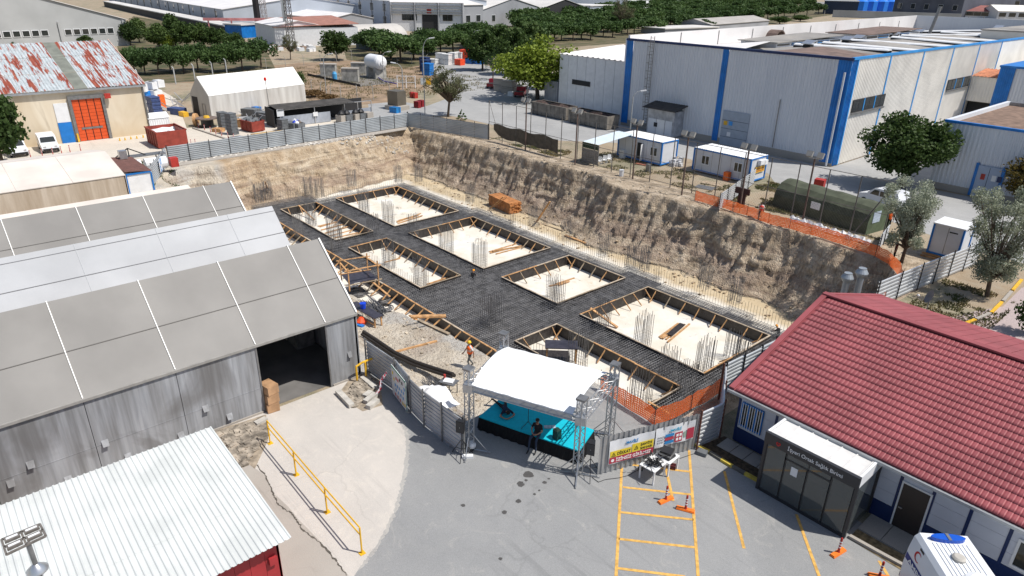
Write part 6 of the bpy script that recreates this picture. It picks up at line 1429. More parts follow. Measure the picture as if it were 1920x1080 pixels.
m=MB();m.prism([sp(-.03,-.2,1.6),sp(.04,-.2,1.6),sp(.04,-.2,2.6),sp(-.03,-.2,2.6)],n_*.03);m.build('board',M_WHITE,T);m=MB();m.prism([sp(.34,-.2,1.1),sp(.39,-.2,1.1),sp(.39,-.2,1.7),sp(.34,-.2,1.7)],n_*.03);m.build('paper',M_WHITE,T)
for i,u in enumerate((.60,.66,.76,.82,.90)):
 c=sp(u,-1.5,0);T2=thing('waste_bin','grey waste bin with black bags in front of the shelter, %s from the left'%LR[i],'bin',c,'waste bins at the shelter');m=MB();m.cbox(c,1.3,1.2,1.1,.2);m.build('tub',M_CRATE if i%2 else M_STRIP,T2)
 if i<4:
  m=MB();m.lathe(c+Vector((0,0,1.08)),[(.5,0),(.55,.25),(.3,.55),(.08,.7)],9);m.build('black_bag',M_BLACK,T2)
c=sp(.1,-1.7,0);T2=thing('rubbish_tub','grey tub with blue and white bags at the left end of the shelter','tub',c);m=MB();m.cbox(c,2.6,1.3,.8,.3);m.build('tub',M_CRATE,T2)
for i in range(7):m=MB();m.lathe(c+Vector((r_.uniform(-1,1),r_.uniform(-.4,.4),.75)),[(.3,0),(.33,.2),(.1,.45)],8);m.build('bag',(M_WHITE,M('bag_blue',(.02,.06,.5),.4),M('bag_brown',(.15,.12,.1),.6))[i%3],T2)
a,b,c_=at(578,142),at(676,163),at(762,152);dd=c_-b
sheet('tank_slab',[a,b,c_,a+dd],M('slab_grey',(.19,.175,.155),.9,.2,1,world=True),.02)
m=MB();m.prism([a,b,b+Vector((-.4,0,0)),a+Vector((-.4,0,0))],(0,0,.5));tag(m.build('bund_kerb',M_DARK),'dark bund kerb along the edge of the tank slab','kerb')
def block(label,x,y,wpx,hgt_):
 c=at(x,y);dist=(c-Vector((0,0,cam_h))).dot(CF);w_=wpx/FO*dist;T=thing('concrete_support',label,'concrete block',c,'concrete supports of the tank yard');ang=math.atan2(RX.y,RX.x)
 m=MB();m.cbox(c,w_,1.6,hgt_,ang);m.build('body',M('stained_concrete',(.34,.33,.30),.9,.3,1.2,world=True),T);m=MB();m.cbox(c+Vector((0,0,hgt_+.01)),w_+.2,1.8,.18,ang);m.build('cap',M_STRIP,T)
block('concrete support block with stained front, left of the blue barrel',617,143,28,2.5);block('concrete support block, far one beside the tank',674,138,27,2.3);block('concrete support block nearest the camera beside the tank',658,153,30,2.6)
tc=at(706,146);T=thing('storage_tank','big white cylindrical gas tank on concrete cradles','tank',tc);ax=(at(738,150)-at(690,140)).normalized()
TK=.78;q0=tc+Vector((0,0,3.4))
prof=[(-4.1,.5),(-3.9,1.2),(-3.4,1.75),(-2.7,1.95),(2.4,1.95),(3.1,1.75),(3.6,1.2),(3.8,.5)]
m=MB()
for(x0,ra),(x1,rb)in zip(prof[:-1],prof[1:]):m.rod(q0+ax*x0*TK,q0+ax*x1*TK,ra*TK,24,rb*TK,cap=False)
m.rod(q0+ax*3.78*TK,q0+ax*3.85*TK,.45,16);m.build('vessel',M('tank_white',(.78,.79,.80),.35,.03,1),T,smooth=True)
m=MB();m.rod(q0+ax*3.86*TK,q0+ax*4.0*TK,.5,16);m.build('manhole',M_WHITE,T)
for s in(-1.6,1.6):m=MB();m.cbox(tc+ax*s,.8,2.7,2.3,math.atan2(ax.y,ax.x));m.build('cradle',MATS['stained_concrete'],T)
m=MB();m.tube([tc+ax*2+Vector((.5,-1,.4)),tc+ax*6+Vector((2,-3,.4)),tc+ax*9+Vector((4,-3,.4))],.12,6);m.build('pipe',M('pipe_violet',(.08,.06,.25),.5),T)
b=at(628,150);m=MB();m.lathe(b,[(.5,0),(.5,1.3),(.3,1.7)],12);tag(m.build('blue_barrel',M('pale_blue_plastic',(.08,.35,.65),.5)),'pale blue barrel on the tank slab','barrel')
b=at(745,205);T=thing('metal_cabinet','tall brown metal cabinet on a concrete base by the road','cabinet',b);m=MB();m.cbox(b+Vector((-.5,.3,.7)),2.4,2.0,2.3,.2);m.build('body',M('cabinet_brown',(.16,.14,.11),.45,.1,1,metal=.4),T);m=MB();m.cbox(b,3.2,2.6,.68,.2);m.build('base',M_STRIP,T)
for i,(x,y)in enumerate([(783,202),(790,200)]):box_thing('red_cabinet','dark red hydrant cabinet beside the metal cabinet, %s'%('left one','right one')[i],'cabinet',at(x,y),(1.0,.8,1.1),M('hydrant_red',(.22,.01,.015),.5),.3,'dark red hydrant cabinets')
for i,(x,y)in enumerate([(773,183),(779,184)]):box_thing('red_barrel','small red barrel by the tank yard gate, %s'%('left one','right one')[i],'barrel',at(x,y),(.7,.7,1.0),M_RED,0,'red barrels by the gate')
box_thing('blue_crate','blue crate on the ground behind the fence corner','crate',at(741,211),(1.5,1.1,.9),M('crate_blue',(.02,.2,.5),.5),.3)
b=at(762,165);T=thing('gate','white gate with notice boards at the tank yard entrance','gate',b)
for s in(-1.8,0,1.8):m=MB();m.bar(b+RX.normalized()*s,b+RX.normalized()*s+Vector((0,0,2.4)),.12);m.build('post',M_WHITE,T)
m=MB();m.bar(b-RX.normalized()*1.8+Vector((0,0,2.3)),b+RX.normalized()*1.8+Vector((0,0,2.3)),.1);m.bar(b-RX.normalized()*1.8+Vector((0,0,1.1)),b+RX.normalized()*1.8+Vector((0,0,1.1)),.1);m.build('rail',M_WHITE,T,kind='stuff')
for s,mt in((2.9,M('notice_pale',(.6,.66,.68),.5)),(4.0,M_YEL)):p=b+RX.normalized()*s;m=MB();m.prism([p+Vector((0,0,.7)),p+RX.normalized()*.9+Vector((0,0,.7)),p+RX.normalized()*.9+Vector((0,0,2)),p+Vector((0,0,2))],(.05,.05,0));m.build('notice_board',mt,T)
WCM=M('white_tote',(.68,.68,.67),.6,.1,2)
n=0
for i,(x,y,k,mt,nm)in enumerate([(812,120,1,WCM,'white'),(826,119,2,WCM,'white'),(838,121,2,WCM,'white'),(850,118,2,WCM,'white'),(862,117,2,WCM,'white'),(882,119,1,M_BLUE,'blue'),(890,119,1,M_BLUE,'blue'),(898,120,1,M_BLUE,'blue'),(798,134,2,M_NAVY,'dark blue'),(803,141,2,M_BLUE,'blue'),(797,128,2,M_NAVY,'dark blue')]):
 crate_stack('%s tote stack by the pine clump, %s from the left'%(nm,LR[i]),at(x,y),k,(2.0,1.8,1.35),.4,mt,'tote stacks by the pine clump')
for i in range(4):box_thing('red_tote','bright orange red tote in the double stack behind the road, %s'%('lower left','lower right','upper left','upper right')[i],'tote',at(872+(i%2)*6,117)+Vector((0,0,(i//2)*1.65)),(2.2,2,1.6),M('tote_red',(.75,.07,.02),.5),.4,'orange red totes')
box_thing('red_tote','low red tote lying right of the white tote stacks','tote',at(862,122),(2,1.8,1.5),MATS['tote_red'],.2)
for i in range(24):
 box_thing('rubble_bag','white rubble bag in the long heap below the white shed','rubble bag',at(r_.uniform(500,590),r_.uniform(88,97)),(1.6,1.3,.9),M_WHITE if i%3 else M('rubble_brown',(.3,.22,.17),.9),r_.uniform(0,2),'rubble bags below the white shed')
 # ROAD SIDE BY THE TREES
pickup('pickup','dark red pickup parked under the willow',at(926,164),2.2,M('car_red',(.22,.012,.02),.3,.05,1),'pickup')
pickup('pickup','dark red pickup half hidden beneath the yellow green tree',at(978,180),2.2,M('car_red2',(.28,.01,.02),.3,.05,1),'pickup')
crate_stack('double stack of pale wooden crates beside the red pickup, left',at(940,170),2,(2.4,2.2,1.25),.4,M_STRIP,'pale crate stacks under the trees')
crate_stack('double stack of pale wooden crates beside the red pickup, right',at(955,174),2,(2.4,2.2,1.25),.4,M_STRIP,'pale crate stacks under the trees')
box_thing('white_box','small white box standing right of the pale crates','box',at(959,180),(1.2,.9,.8),M_WHITE,.3)
T=thing('carport','low grey carport roof beneath the bright green tree','carport',at(1020,165))
a=at(1000,170);m=MB();m.prism([a+Vector((0,0,2.6)),a+RX.normalized()*9+Vector((0,0,2.6)),a+RX.normalized()*9+Vector((-3,4,2.9)),a+Vector((-3,4,2.9))],(0,0,.1));m.build('roof',M_STRIP,T)
for s in(.4,4,8):m=MB();m.bar(a+RX.normalized()*s,a+RX.normalized()*s+Vector((0,0,2.6)),.15);m.build('post',M_ALU,T)
# CONTAINERS
def cabin(name,label,x0,x1,y0,y1,h,wins,door=None,frame=M_BLUE):
 T=thing(name,label,'cabin',((x0+x1)/2,(y0+y1)/2,0));z0=.25
 m=MB();m.box(x0,y0,z0,x1,y1,h-.12);m.build('wall',M_CWH,T)
 m=MB();m.corr((x0-.05,y0-.1,h),(x1-x0+.1,0,0),(0,y1-y0+.2,0),(0,0,1),.3,.04);m.box(x0,y0,h-.12,x1,y1,h-.02);m.build('roof',M_WHITE,T)
 for x,y in((x0,y0),(x1,y0),(x1,y1),(x0,y1)):m=MB();m.box(x-.08,y-.08,z0-.1,x+.08,y+.08,h-.03);m.build('corner_post',frame,T)
 for z in(z0-.08,h-.16):
  m=MB();m.box(x0,y0-.06,z,x1,y0-.005,z+.16);m.build('edge_beam',frame,T);m=MB();m.box(x1+.005,y0,z,x1+.06,y1,z+.16);m.build('edge_beam',frame,T)
 n_=round((x1-x0)/1.2)
 for i in range(1,n_):x=x0+(x1-x0)*i/n_;m=MB();m.box(x-.012,y0-.012,z0+.1,x+.012,y0-.002,h-.18);m.build('panel_joint',M_STEEL,T)
 for u in wins:
  x=x0+(x1-x0)*u;w_=window(T,x-.55,x+.55,1.05,2.15,y0-.01,M_WHITE,2)
 if door is not None:
  x=x0+(x1-x0)*door;m=MB();m.box(x-.45,y0-.05,.3,x+.45,y0-.01,2.3);m.build('doorway',M_DARK,T);m=MB();m.bar((x+.45,y0-.05,1.3),(x+.75,y0-.85,1.3),.04,2.0);m.build('door',M_WHITE,T)
 for i in range(4):x=x0+(x1-x0)*(i+.5)/4;m=MB();m.cbox((x,y0+.4,0),.3,.3,.16);m.build('foot',M_WOOD,T)
 return T
M_CWH=M('cabin_white',(.62,.635,.66),.5,.05,1,world=True)
cabin('site_cabin','white site cabin with blue frame and yellow sign, right hand one',-45.3,-38.0,68.0,71.2,2.8,(.22,.8))
p=Vector((-37.9,68.9,1.2));T=thing('sign_board','yellow sign with red lines on the end of the right hand cabin','sign',p);m=MB();m.box(p.x,p.y,1.1,p.x+.03,p.y+1.9,1.75);m.build('board',M_YEL,T)
for z in(1.25,1.5):m=MB();m.box(p.x+.032,p.y+.2,z,p.x+.04,p.y+1.7,z+.08);m.build('print_line',M_RED,T)
m=MB();m.box(-37.95,69.3,2.0,-37.55,70.1,2.5);tag(m.build('air_conditioner',M_WHITE),'air conditioner unit high on the end of the right hand cabin','air conditioner')
m=MB();m.box(-37.95,70.3,1.9,-37.6,70.9,2.4);tag(m.build('air_conditioner',M_WHITE),'second air conditioner unit beside the first on the cabin end','air conditioner')
cabin('site_cabin','white site cabin with blue frame and an open door, middle one',-55.6,-48.9,66.6,69.6,2.9,(.83,),.52)
a1,a2,b1,b2=at(1105,272,2.6),at(1130,276,2.6),at(1195,248,2.9),at(1212,251,2.9)
T=thing('canopy','pale blue ribbed canopy roof over white plastic chairs','canopy',at(1150,300))
q=[Vector((-56.2,60.6,2.55)),Vector((-53.6,60.6,2.55)),Vector((-53.6,67.0,3.05)),Vector((-56.2,67.0,3.05))]
m=MB();m.corr(q[0],q[1]-q[0],q[3]-q[0],(0,0,1),.3,.04);m.build('roof',M('pale_blue_roof',(.55,.63,.68),.5,.06,1),T)
for p in(q[0],q[1]):m=MB();m.bar((p.x,p.y+.1,0),(p.x,p.y+.1,2.5),.08);m.build('post',M_STEEL,T)
m=MB();m.corr((-56.2,60.7,.1),(0,0,1.7),(2.6,0,0),(0,-1,0),.3,.03);m.build('side_screen',M_STEEL,T);m=MB();m.box(-56.2,60.68,1.85,-53.6,60.7,2.5);m.build('green_valance',M('dark_green_cloth',(.02,.05,.02),.9),T)
def chair(label,c,rz,first=[None]):
 if first[0]is None:
  T=thing('plastic_chair',label,'chair',(0,0,0),'white plastic chairs under the canopy')
  for i,j in((-1,-1),(1,-1),(1,1),(-1,1)):m=MB();m.bar((i*.22,j*.22,0),(i*.2,j*.2,.45),.04);m.build('leg',M_WHITE,T)
  m=MB();m.box(-.24,-.24,.44,.24,.24,.48);m.build('seat',M_WHITE,T);m=MB();m.prism([(-.24,.2,.48),(.24,.2,.48),(.22,.3,.95),(-.22,.3,.95)],(0,.04,0));m.build('backrest',M_WHITE,T)
  for s in(-.26,.24):m=MB();m.box(s,-.2,.62,s+.03,.24,.66);m.build('armrest',M_WHITE,T)
  first[0]=T;place(T,c,rz);return T
 return dup(first[0],c,rz,label)
for i,(x,y)in enumerate([(1123,309),(1133,307),(1142,305)]):chair('white plastic garden chair under the canopy, %s'%('leftmost','middle one','rightmost')[i],at(x,y),.4+i*.2)
box_thing('white_bin','pale cylinder bin under the canopy beside the chairs','bin',at(1168,296),(.7,.7,1.0),M_WHITE)
b=at(1165,330);m=MB();m.lathe(b,[(.25,0),(.28,.7),(.3,.72)],12);tag(m.build('dustbin',M_WHITE),'white dustbin with dark lid on the bare earth before the cabins','dustbin')
box_thing('orange_bin','orange waste bin beside the right hand cabin','bin',at(1362,338),(.6,.6,.95),M_ORANGE)
for i,(x,y,s)in enumerate([(1335,345,(2.2,1.2,.08)),(1322,352,(2.0,1.4,.06)),(1205,309,(1.6,.8,.12))]):box_thing('pallet_board',['pale wooden pallet before the right hand cabin','grey board on the ground before the right hand cabin','brick coloured board before the middle cabin'][i],'board',at(x,y),s,(M_WOOD2,M_STEEL,M('brick_board',(.35,.13,.08),.8))[i],.2)
m=MB()
for i in range(18):c=at(1278+i*-1.2+RD.uniform(-1,1),310+RD.uniform(-3,3),0);m.cbox(c+Vector((0,0,.01)),RD.uniform(.2,.6),RD.uniform(.2,.5),RD.uniform(.3,.9),RD.uniform(0,3))
tag(m.build('appliance_heap',M('appliance_mix',(.55,.55,.56),.5,.5,2)),'heap of white and blue odds and ends between the two cabins','heap',kind='stuff')
box_thing('wash_stand','small grey stand pipe box on the earth before the middle cabin','box',at(1215,322),(.5,.4,.9),M_STEEL)
box_thing('blue_drum','dark blue drum against the hall wall','drum',at(1333,262),(1,1,1.5),M_NAVY)
b=at(1388,388);T=thing('brown_sign','dark brown board on a thick post behind the orange net','sign',b);m=MB();m.cbox(b,.7,.3,1.3);m.build('post',M('dark_brown',(.05,.02,.018),.6),T);m=MB();m.cbox(b+Vector((0,0,1.31)),1.5,.2,.6);m.build('board',MATS['dark_brown'],T)
T=thing('army_tent','long dark green rounded tent behind the orange net','tent',(-27,63,0))
ga,gb=at(1448,386),at(1622,441);d=(gb-ga).normalized();n_=Vector((-d.y,d.x,0));n_=n_ if n_.y>0 else-n_;Wt,Ht=3.6,2.55;L_=(gb-ga).length
arc=[(0,0),(0,1.2),(.25,1.8),(.8,2.3),(1.6,2.55),(2.1,2.55),(2.9,2.3),(3.4,1.8),(3.6,1.2),(3.6,0)]
m=MB();k=14
for i in range(k):
 for(v0,z0),(v1,z1)in zip(arc[:-1],arc[1:]):
  sg=lambda i:.05*math.sin(i*2.1)
  a=ga+d*(L_*i/k);b=ga+d*(L_*(i+1)/k);s0=1+.02*math.sin(i*1.7);s1=1+.02*math.sin((i+1)*1.7)
  m.add([a+n_*v0+Vector((0,0,z0*s0)),b+n_*v0+Vector((0,0,z0*s1)),b+n_*v1+Vector((0,0,z1*s1)),a+n_*v1+Vector((0,0,z1*s0))],[(0,1,2,3)])
M_ARMY=M('army_green',(.075,.085,.055),.85,.2,1.2,bump=.3,bscale=4,world=True)
m.build('cover',M_ARMY,T,smooth=True)
for p,s in((ga,1),(gb,-1)):
 m=MB();m.prism([p+n_*v+Vector((0,0,z))for v,z in arc],d*.03*s);m.build('end_wall',M('army_green_light',(.09,.12,.07),.85,.15,2),T)
p=gb+n_*.6+d*.01;m=MB();m.prism([p+Vector((0,0,1.0)),p+n_*1.1+Vector((0,0,1.0)),p+n_*1.1+Vector((0,0,2.0)),p+Vector((0,0,2.0))],d*.03);m.build('window',M('pale_blue_pane',(.42,.5,.6),.4),T)
p=ga+d*(L_*.42)-n_*.03;m=MB();m.prism([p+Vector((0,0,.95)),p+d*.95+Vector((0,0,.95)),p+d*.95+Vector((0,0,1.6)),p+Vector((0,0,1.6))],-n_*.02);m.build('white_notice',M_WHITE,T)
m=MB();vs=[];n=40
rs_=random.Random(4)
M_WSH=M('white_plastic_sheet',(.70,.71,.72),.5,.06,3)
path=[at(1482,412),at(1520,425),at(1560,438),at(1600,450),at(1632,460)]
for i in range(n+1):
 t=i/n*(len(path)-1);k=min(int(t),len(path)-2);p=path[k].lerp(path[k+1],t-k)
 for j in range(6):vs.append(p+Vector((rs_.uniform(-.1,.1),.95*(j/5)-.35,(.12+.34*math.sin(PI*j/5))*rs_.uniform(.3,1.25))))
m.add(vs,[(i*6+j,(i+1)*6+j,(i+1)*6+j+1,i*6+j+1)for i in range(n)for j in range(5)]);tag(m.build('plastic_sheeting',M_WSH),'crumpled white plastic sheeting heaped between the green tent and the net','plastic sheet')
box_thing('red_cabinet','red cabinet with open dark front standing on the road behind the green tent','cabinet',at(1534,358),(1.0,.9,1.3),M_RED,.2)
T=thing('white_kiosk','small white cabin with blue frame on orange timbers between the olive trees','cabin',(-15.5,61,0))
kx0,kx1,ky0,ky1=at(1728,484).x,at(1783,499).x,60.2,62.4;kh=2.75
m=MB();m.box(kx0,ky0,.35,kx1,ky1,kh);m.build('wall',M_CWH,T);m=MB();m.box(kx0-.1,ky0-.1,kh+.01,kx1+.1,ky1+.1,kh+.12);m.build('roof',M_WHITE,T)
for x,y in((kx0,ky0),(kx1,ky0),(kx1,ky1)):m=MB();m.box(x-.07,y-.07,.3,x+.07,y+.07,kh-.01);m.build('corner_post',M_BLUE,T)
m=MB();m.box(kx0,ky0-.06,.3,kx1,ky0-.01,.45);m.box(kx1+.01,ky0,.3,kx1+.06,ky1,.45);m.build('edge_beam',M_BLUE,T,kind='stuff');m=MB();m.box(kx1-1.0,ky0-.02,2.3,kx1-.4,ky0-.01,2.4);m.build('vent_slot',M_DARK,T);m=MB();m.box((kx0+kx1)/2-.02,ky0-.015,.5,(kx0+kx1)/2+.02,ky0-.005,kh-.1);m.build('panel_joint',M_STEEL,T)
for z,y in((.0,ky0-.35),(.15,ky0-.1)):m=MB();m.box(kx0-.3,y-.1,z,kx1+.1,y+.08,z+.14);m.build('timber',M_WOOD,T)
b=Vector((-13.6,42.2,2.2));T=thing('satellite_dish','round grey satellite dish behind the red roof','dish',b)
b=ony(43.5,1742,556)
nrm=Vector((-.75,-.55,.35)).normalized();e1=nrm.cross(Vector((0,0,1))).normalized();e2=e1 .cross(nrm);T.location=b;ORG[T.name]=b
m=MB();rings=[(0,-.09),(.22,-.07),(.42,0)];vs=[b+nrm*rings[0][1]]
for r0,z in rings[1:]:vs+=[b+nrm*z+e1*(r0*math.cos(t*PI/10))+e2*(r0*math.sin(t*PI/10))for t in range(20)]
fs=[(0,1+i,1+(i+1)%20)for i in range(20)]+[(1+i,21+i,21+(i+1)%20,1+(i+1)%20)for i in range(20)]
m.add(vs,fs);m.build('reflector',M('dish_grey',(.16,.16,.17),.5),T,smooth=True);m=MB();m.bar(b-e2*.35,b-e2*.2-nrm*.0+nrm*.55,.03);m.build('arm',M_STEEL,T);m=MB();m.rod(b+nrm*.5-e2*.2,b+nrm*.62-e2*.18,.06,8);m.build('receiver',M_WHITE,T);m=MB();m.rod(b-nrm*.1,Vector((b.x,b.y,0)),.03,6);m.build('mast',M_STEEL,T)
for i,(x,y)in enumerate([(1589,520),(1616,511)]):
 p=ony(45.5+i*.6,x,y);T=thing('flue','grey metal flue with conical cowl behind the red roof, %s'%('left one','right one')[i],'flue',(p.x,p.y,0),'flues behind the clinic roof')
 m=MB();m.rod((p.x,p.y,-2),(p.x,p.y,p.z-.35),.22,14);m.build('pipe',M('flue_grey',(.33,.36,.39),.4,.08,2,metal=.4),T)
 m=MB();m.lathe((p.x,p.y,p.z-.35),[(.24,0),(.42,.3),(.42,.36),(.26,.62),(.26,.68)],16);m.build('cowl',MATS['flue_grey'],T)
for i,(a,b)in enumerate(zip(P3((1800,612),(1830,600),(1858,588),(1880,566),(1898,546)),P3((1828,601),(1856,589),(1878,568),(1896,548),(1915,526)))):m=MB();m.bar(a+Vector((0,0,.06)),b+Vector((0,0,.06)),.2,.14);tag(m.build('kerb_stone',(M_YEL,M_STRIP)[i%2]if i else M_YEL),'%s kerb stone along the pink paving, %s from the clinic'%(('yellow','grey')[i%2],LR[i]),'kerb stone')
def van(label,c,rz):
 T=thing('van',label,'van',(0,0,0));col=M('car_white',(.72,.74,.78),.25,.03,1)
 pr=[(-2.2,.35),(2.05,.35),(2.2,.6),(2.1,.95),(1.2,1.15),(.55,1.75),(.2,1.85),(-2.0,1.88),(-2.25,1.2)]
 m=MB();m.prism([(x,-.9,z)for x,z in pr],(0,1.8,0));m.build('body',col,T)
 m=MB();m.prism([(1.18,-.78,1.2),(1.18,.78,1.2),(.62,.72,1.7),(.62,-.72,1.7)],(.03,0,.03));m.build('windscreen',M_GLASS,T)
 for s in(-.912,.902):
  for x0,x1 in((-.1,.8),(-1.2,-.2)):m=MB();m.prism([(x0,s,1.15),(x1+.1 if x0>-.15 else x1,s,1.15),(x1-.35 if x0>-.15 else x1,s,1.65),(x0,s,1.68)],(0,.01,0));m.build('side_window',M_GLASS,T)
 for s in(-.7,.45):m=MB();m.box(2.1,s,.72,2.19,s+.28,.88);m.build('headlight',M_ALU,T)
 m=MB();m.box(2.0,-.8,.36,2.24,.8,.6);m.build('bumper',M_BLACK,T)
 for x in(-1.4,1.4):
  for s in(-1,1):m=MB();m.rod((x,s*.72,.33),(x,s*.93,.33),.33,16);w_=m.build('wheel',M_BLACK,T);m=MB();m.rod((x,s*.931,.33),(x,s*.945,.33),.2,10);m.build('rim',M_ALU,w_)
 place(T,c,rz);ORG[T.name]=Vector(c);return T
a,b=at(1615,378),at(1680,398);ang=math.atan2((a-b).y,(a-b).x)
van('white panel van parked on the road behind the green tent',a.lerp(b,.5)+Vector((0,.6,0)),ang)
skip('yellow low kerb ramp',(-200,-200,-5),(1,1,1),0,M_YEL)if False else None
o=dup([x for x in bpy.data.objects if x.name=='van'][0],(-100.6,9.0,0),.05,'white van behind the cream tent, beside the dark tree at the left edge','vans behind the cream tent')
o=dup([x for x in bpy.data.objects if x.name=='van'][0],(-100.9,12.4,0),-.04,'white van behind the cream tent, right of the other one','vans behind the cream tent')
# SITE CLUTTER
TZ=lambda x,y:float(site_h(np.array([[x]]),np.array([[y]]))[0,0])
def onsite(px_,py_,z0=-2.0):
 z=z0
 for _ in range(12):p=at(px_,py_,z);z=.5*z+.5*TZ(p.x,p.y)
 return at(px_,py_,z)
a,b=at(918,384,FLOOR),at(957,402,FLOOR);d=(b-a).normalized();n_=Vector((-d.y,d.x,0));n_=n_ if n_.y>0 else-n_;L_=(b-a).length
T=thing('timber_stack','big stack of orange brown planks on the pit floor at the foot of the slope','timber stack',a)
for k in range(9):
 for j in range(5):
  p=a+n_*(j*.34)+Vector((0,0,.12+k*.145));e=RD.uniform(-.12,.12);m=MB();m.bar(p+d*e,p+d*(L_+RD.uniform(-.1,.15)),.32,.125);m.build('plank',M('stacked_plank',(.40,.17,.06),.75,.3,2,world=True),T)
def plank(label,p,q,w_=.2,h=.05,mat=None,name='plank'):
 m=MB();m.bar(p,q,w_,h);return tag(m.build(name,mat or M_WOOD),label,'plank')
F_=FLOOR
plank('long plank leaning against the right slope of the pit',at(1006,416,F_+.05),at(1031,378,F_+3.2),.28,.06)
plank('plank crossed over another beside the timber stack, steeper one',at(917,392,F_+.05),at(944,369,F_+2.2),.15,.06);plank('plank crossed over another beside the timber stack, flatter one',at(919,392,F_+.05),at(951,370,F_+1.9),.15,.06)
plank('long thin board lying at the foot of the right slope',at(1009,417,F_+.05),at(1057,433,F_+.05),.2,.05,M_WOOD2);plank('broad orange beam lying at the foot of the right slope',at(1060,441,F_+.1),at(1098,456,F_+.1),.28,.12)
plank('plank leaning in the left far corner of the pit',at(509,373,F_),at(497,341,F_+3.0),.15,.06)
plank('long raking plank in the narrow opening by the warehouse',at(560,385,MAT+.2),at(589,412,F_+.1),.16,.07)
plank('plank laid across the near right corner of the foundation',at(1215,753,MAT+.15),at(1256,776,MAT+.15),.15,.06)
plank('pair of raking timbers in the largest opening',at(1107,578,MAT+.1),at(1158,614,F_+.1),.22,.1)
def pile(label,px_list,z=F_+.04,w_=.14,mats=None):
 c=at(*px_list[0][0],z);T=thing('timber_pile',label,'timber pile',c)
 for i,(a,b)in enumerate(px_list):m=MB();m.bar(at(*a,z+.03*(i%3)),at(*b,z+.03*(i%3)),w_,.07);m.build('plank',(mats or[M_WOOD])[i%len(mats or[1])],T)
pile('loose pile of beams in the far large opening',[((744,417),(789,400)),((746,419),(792,404)),((748,413),(786,402)),((744,415),(775,407))])
pile('loose pile of beams in the second large opening',[((917,472),(968,457)),((919,474),(980,460)),((924,470),(975,462)),((930,476),(985,462)),((922,473),(960,464))])
pile('pair of beams in the smallest opening of the foundation',[((1043,532),(1077,521)),((1030,536),(1060,530)),((1048,534),(1068,527))])
pile('row of beams and a dark board in the largest opening',[((1236,632),(1272,606)),((1239,634),(1275,608)),((1243,634),(1279,607)),((1249,636),(1284,608)),((1252,641),(1293,607))])
m=MB();a,b=at(1255,628,F_+.16),at(1280,607,F_+.16);m.bar(a,b,.5,.03);tag(m.build('ply_board',M_PLY),'dark plywood board lying on the beams in the largest opening','board')
pile('scattered beams at the near end of the narrow middle opening',[((800,533),(835,522)),((803,537),(843,523)),((806,531),(840,520)),((720,492),(750,484))])
pile('many beams lying across the narrow opening by the warehouse',[((600,425),(630,416)),((602,431),(645,420)),((606,438),(655,424)),((615,443),(665,430)),((622,447),(672,436)),((640,448),(675,438)),((596,424),(618,419))])
def trestle(label,c,L_,W_,h,rz,top,legs=M_WOOD):
 T=thing('work_table',label,'table',(0,0,0));m=MB();m.box(-L_/2,-W_/2,h,L_/2,W_/2,h+.06);m.build('top',top,T)
 for i in(-1,1):
  for j in(-1,1):m=MB();m.bar((i*(L_/2-.15),j*(W_/2-.1),0),(i*(L_/2-.15),j*(W_/2-.1),h),.09);m.build('leg',legs,T)
 m=MB();m.bar((-L_/2+.15,-W_/2+.1,.2),(L_/2-.15,-W_/2+.1,.2),.08);m.build('rail',legs,T)
 place(T,c,rz);ORG[T.name]=Vector(c)
M_TOP=M('dark_ply_top',(.045,.042,.055),.4,.2,3)
a,b=at(1022,646,F_+1.6),at(1084,648,F_+1.6);trestle('big black topped work table standing in the opening behind the canopy',(a+b)/2-Vector((0,0,1.6)),(b-a).length,1.25,1.6,math.atan2((b-a).y,(b-a).x),M_TOP)
m=MB();c=at(1027,667,F_+.1);m.cbox(c,3.2,1.6,.04,math.atan2((b-a).y,(b-a).x));tag(m.build('ply_board',M_PLY),'dark board on the floor under the black topped table','board')
a,b=onsite(662,586)+Vector((0,0,.75)),onsite(712,614)+Vector((0,0,.75));L_=(b-a).length;trestle('long narrow black topped bench beside the warehouse corner',(a+b)/2-Vector((0,0,.75)),L_,.75,.75,math.atan2((b-a).y,(b-a).x),M_TOP)
m=MB();p=a.lerp(b,.42)+Vector((0,0,.07));m.lathe(p,[(.17,0),(.22,.4),(.23,.41)],14);tag(m.build('bucket',M('bucket_blue',(.01,.06,.62),.35)),'bright blue bucket standing on the black topped bench','bucket')
p=onsite(678,606);T=thing('tool_bag','orange and blue tool bag on the ground by the bench','bag',p);m=MB();m.lathe(p,[(.35,0),(.38,.2),(.15,.45)],9);m.build('bag',M('bag_orange',(.75,.08,.02),.5),T);m=MB();m.cbox(p+Vector((.3,-.3,0)),.6,.3,.12,.3);m.build('blue_case',M_BLUE,T)
def coil(label,px_,py_,r,straight=False):
 p=onsite(px_,py_);T=thing('wire_coil',label,'wire coil',p,None);m=MB();rr=random.Random(int(px_))
 if straight:
  for i in range(60):q=p+Vector((rr.uniform(-.5,.5),rr.uniform(-.6,.6),.06+rr.uniform(0,.35)));m.rod(q,q+Vector((rr.uniform(2.0,2.8),rr.uniform(-.9,-.3),rr.uniform(-.1,.1))),.02,3,cap=False)
 else:
  for i in range(22):
   rad=r*rr.uniform(.6,1.05);z=.04+rr.uniform(0,.35);c=p+Vector((rr.uniform(-.08,.08),rr.uniform(-.08,.08),z));pts=[c+Vector((rad*math.cos(t*PI/7),rad*math.sin(t*PI/7)*.9,rr.uniform(-.03,.03)))for t in range(15)];m.tube(pts,.018,3)
 m.build('bars',M_BAR,T,kind='stuff')
coil('messy bundle of black bars nearest the scaffold',670,552,.9);coil('big fan shaped bundle of black bars on the dirt',690,570,1,True);coil('round coil of black wire beside the big bundle',722,580,.6);coil('loose ring of thin wire above the round coil',722,566,.6)
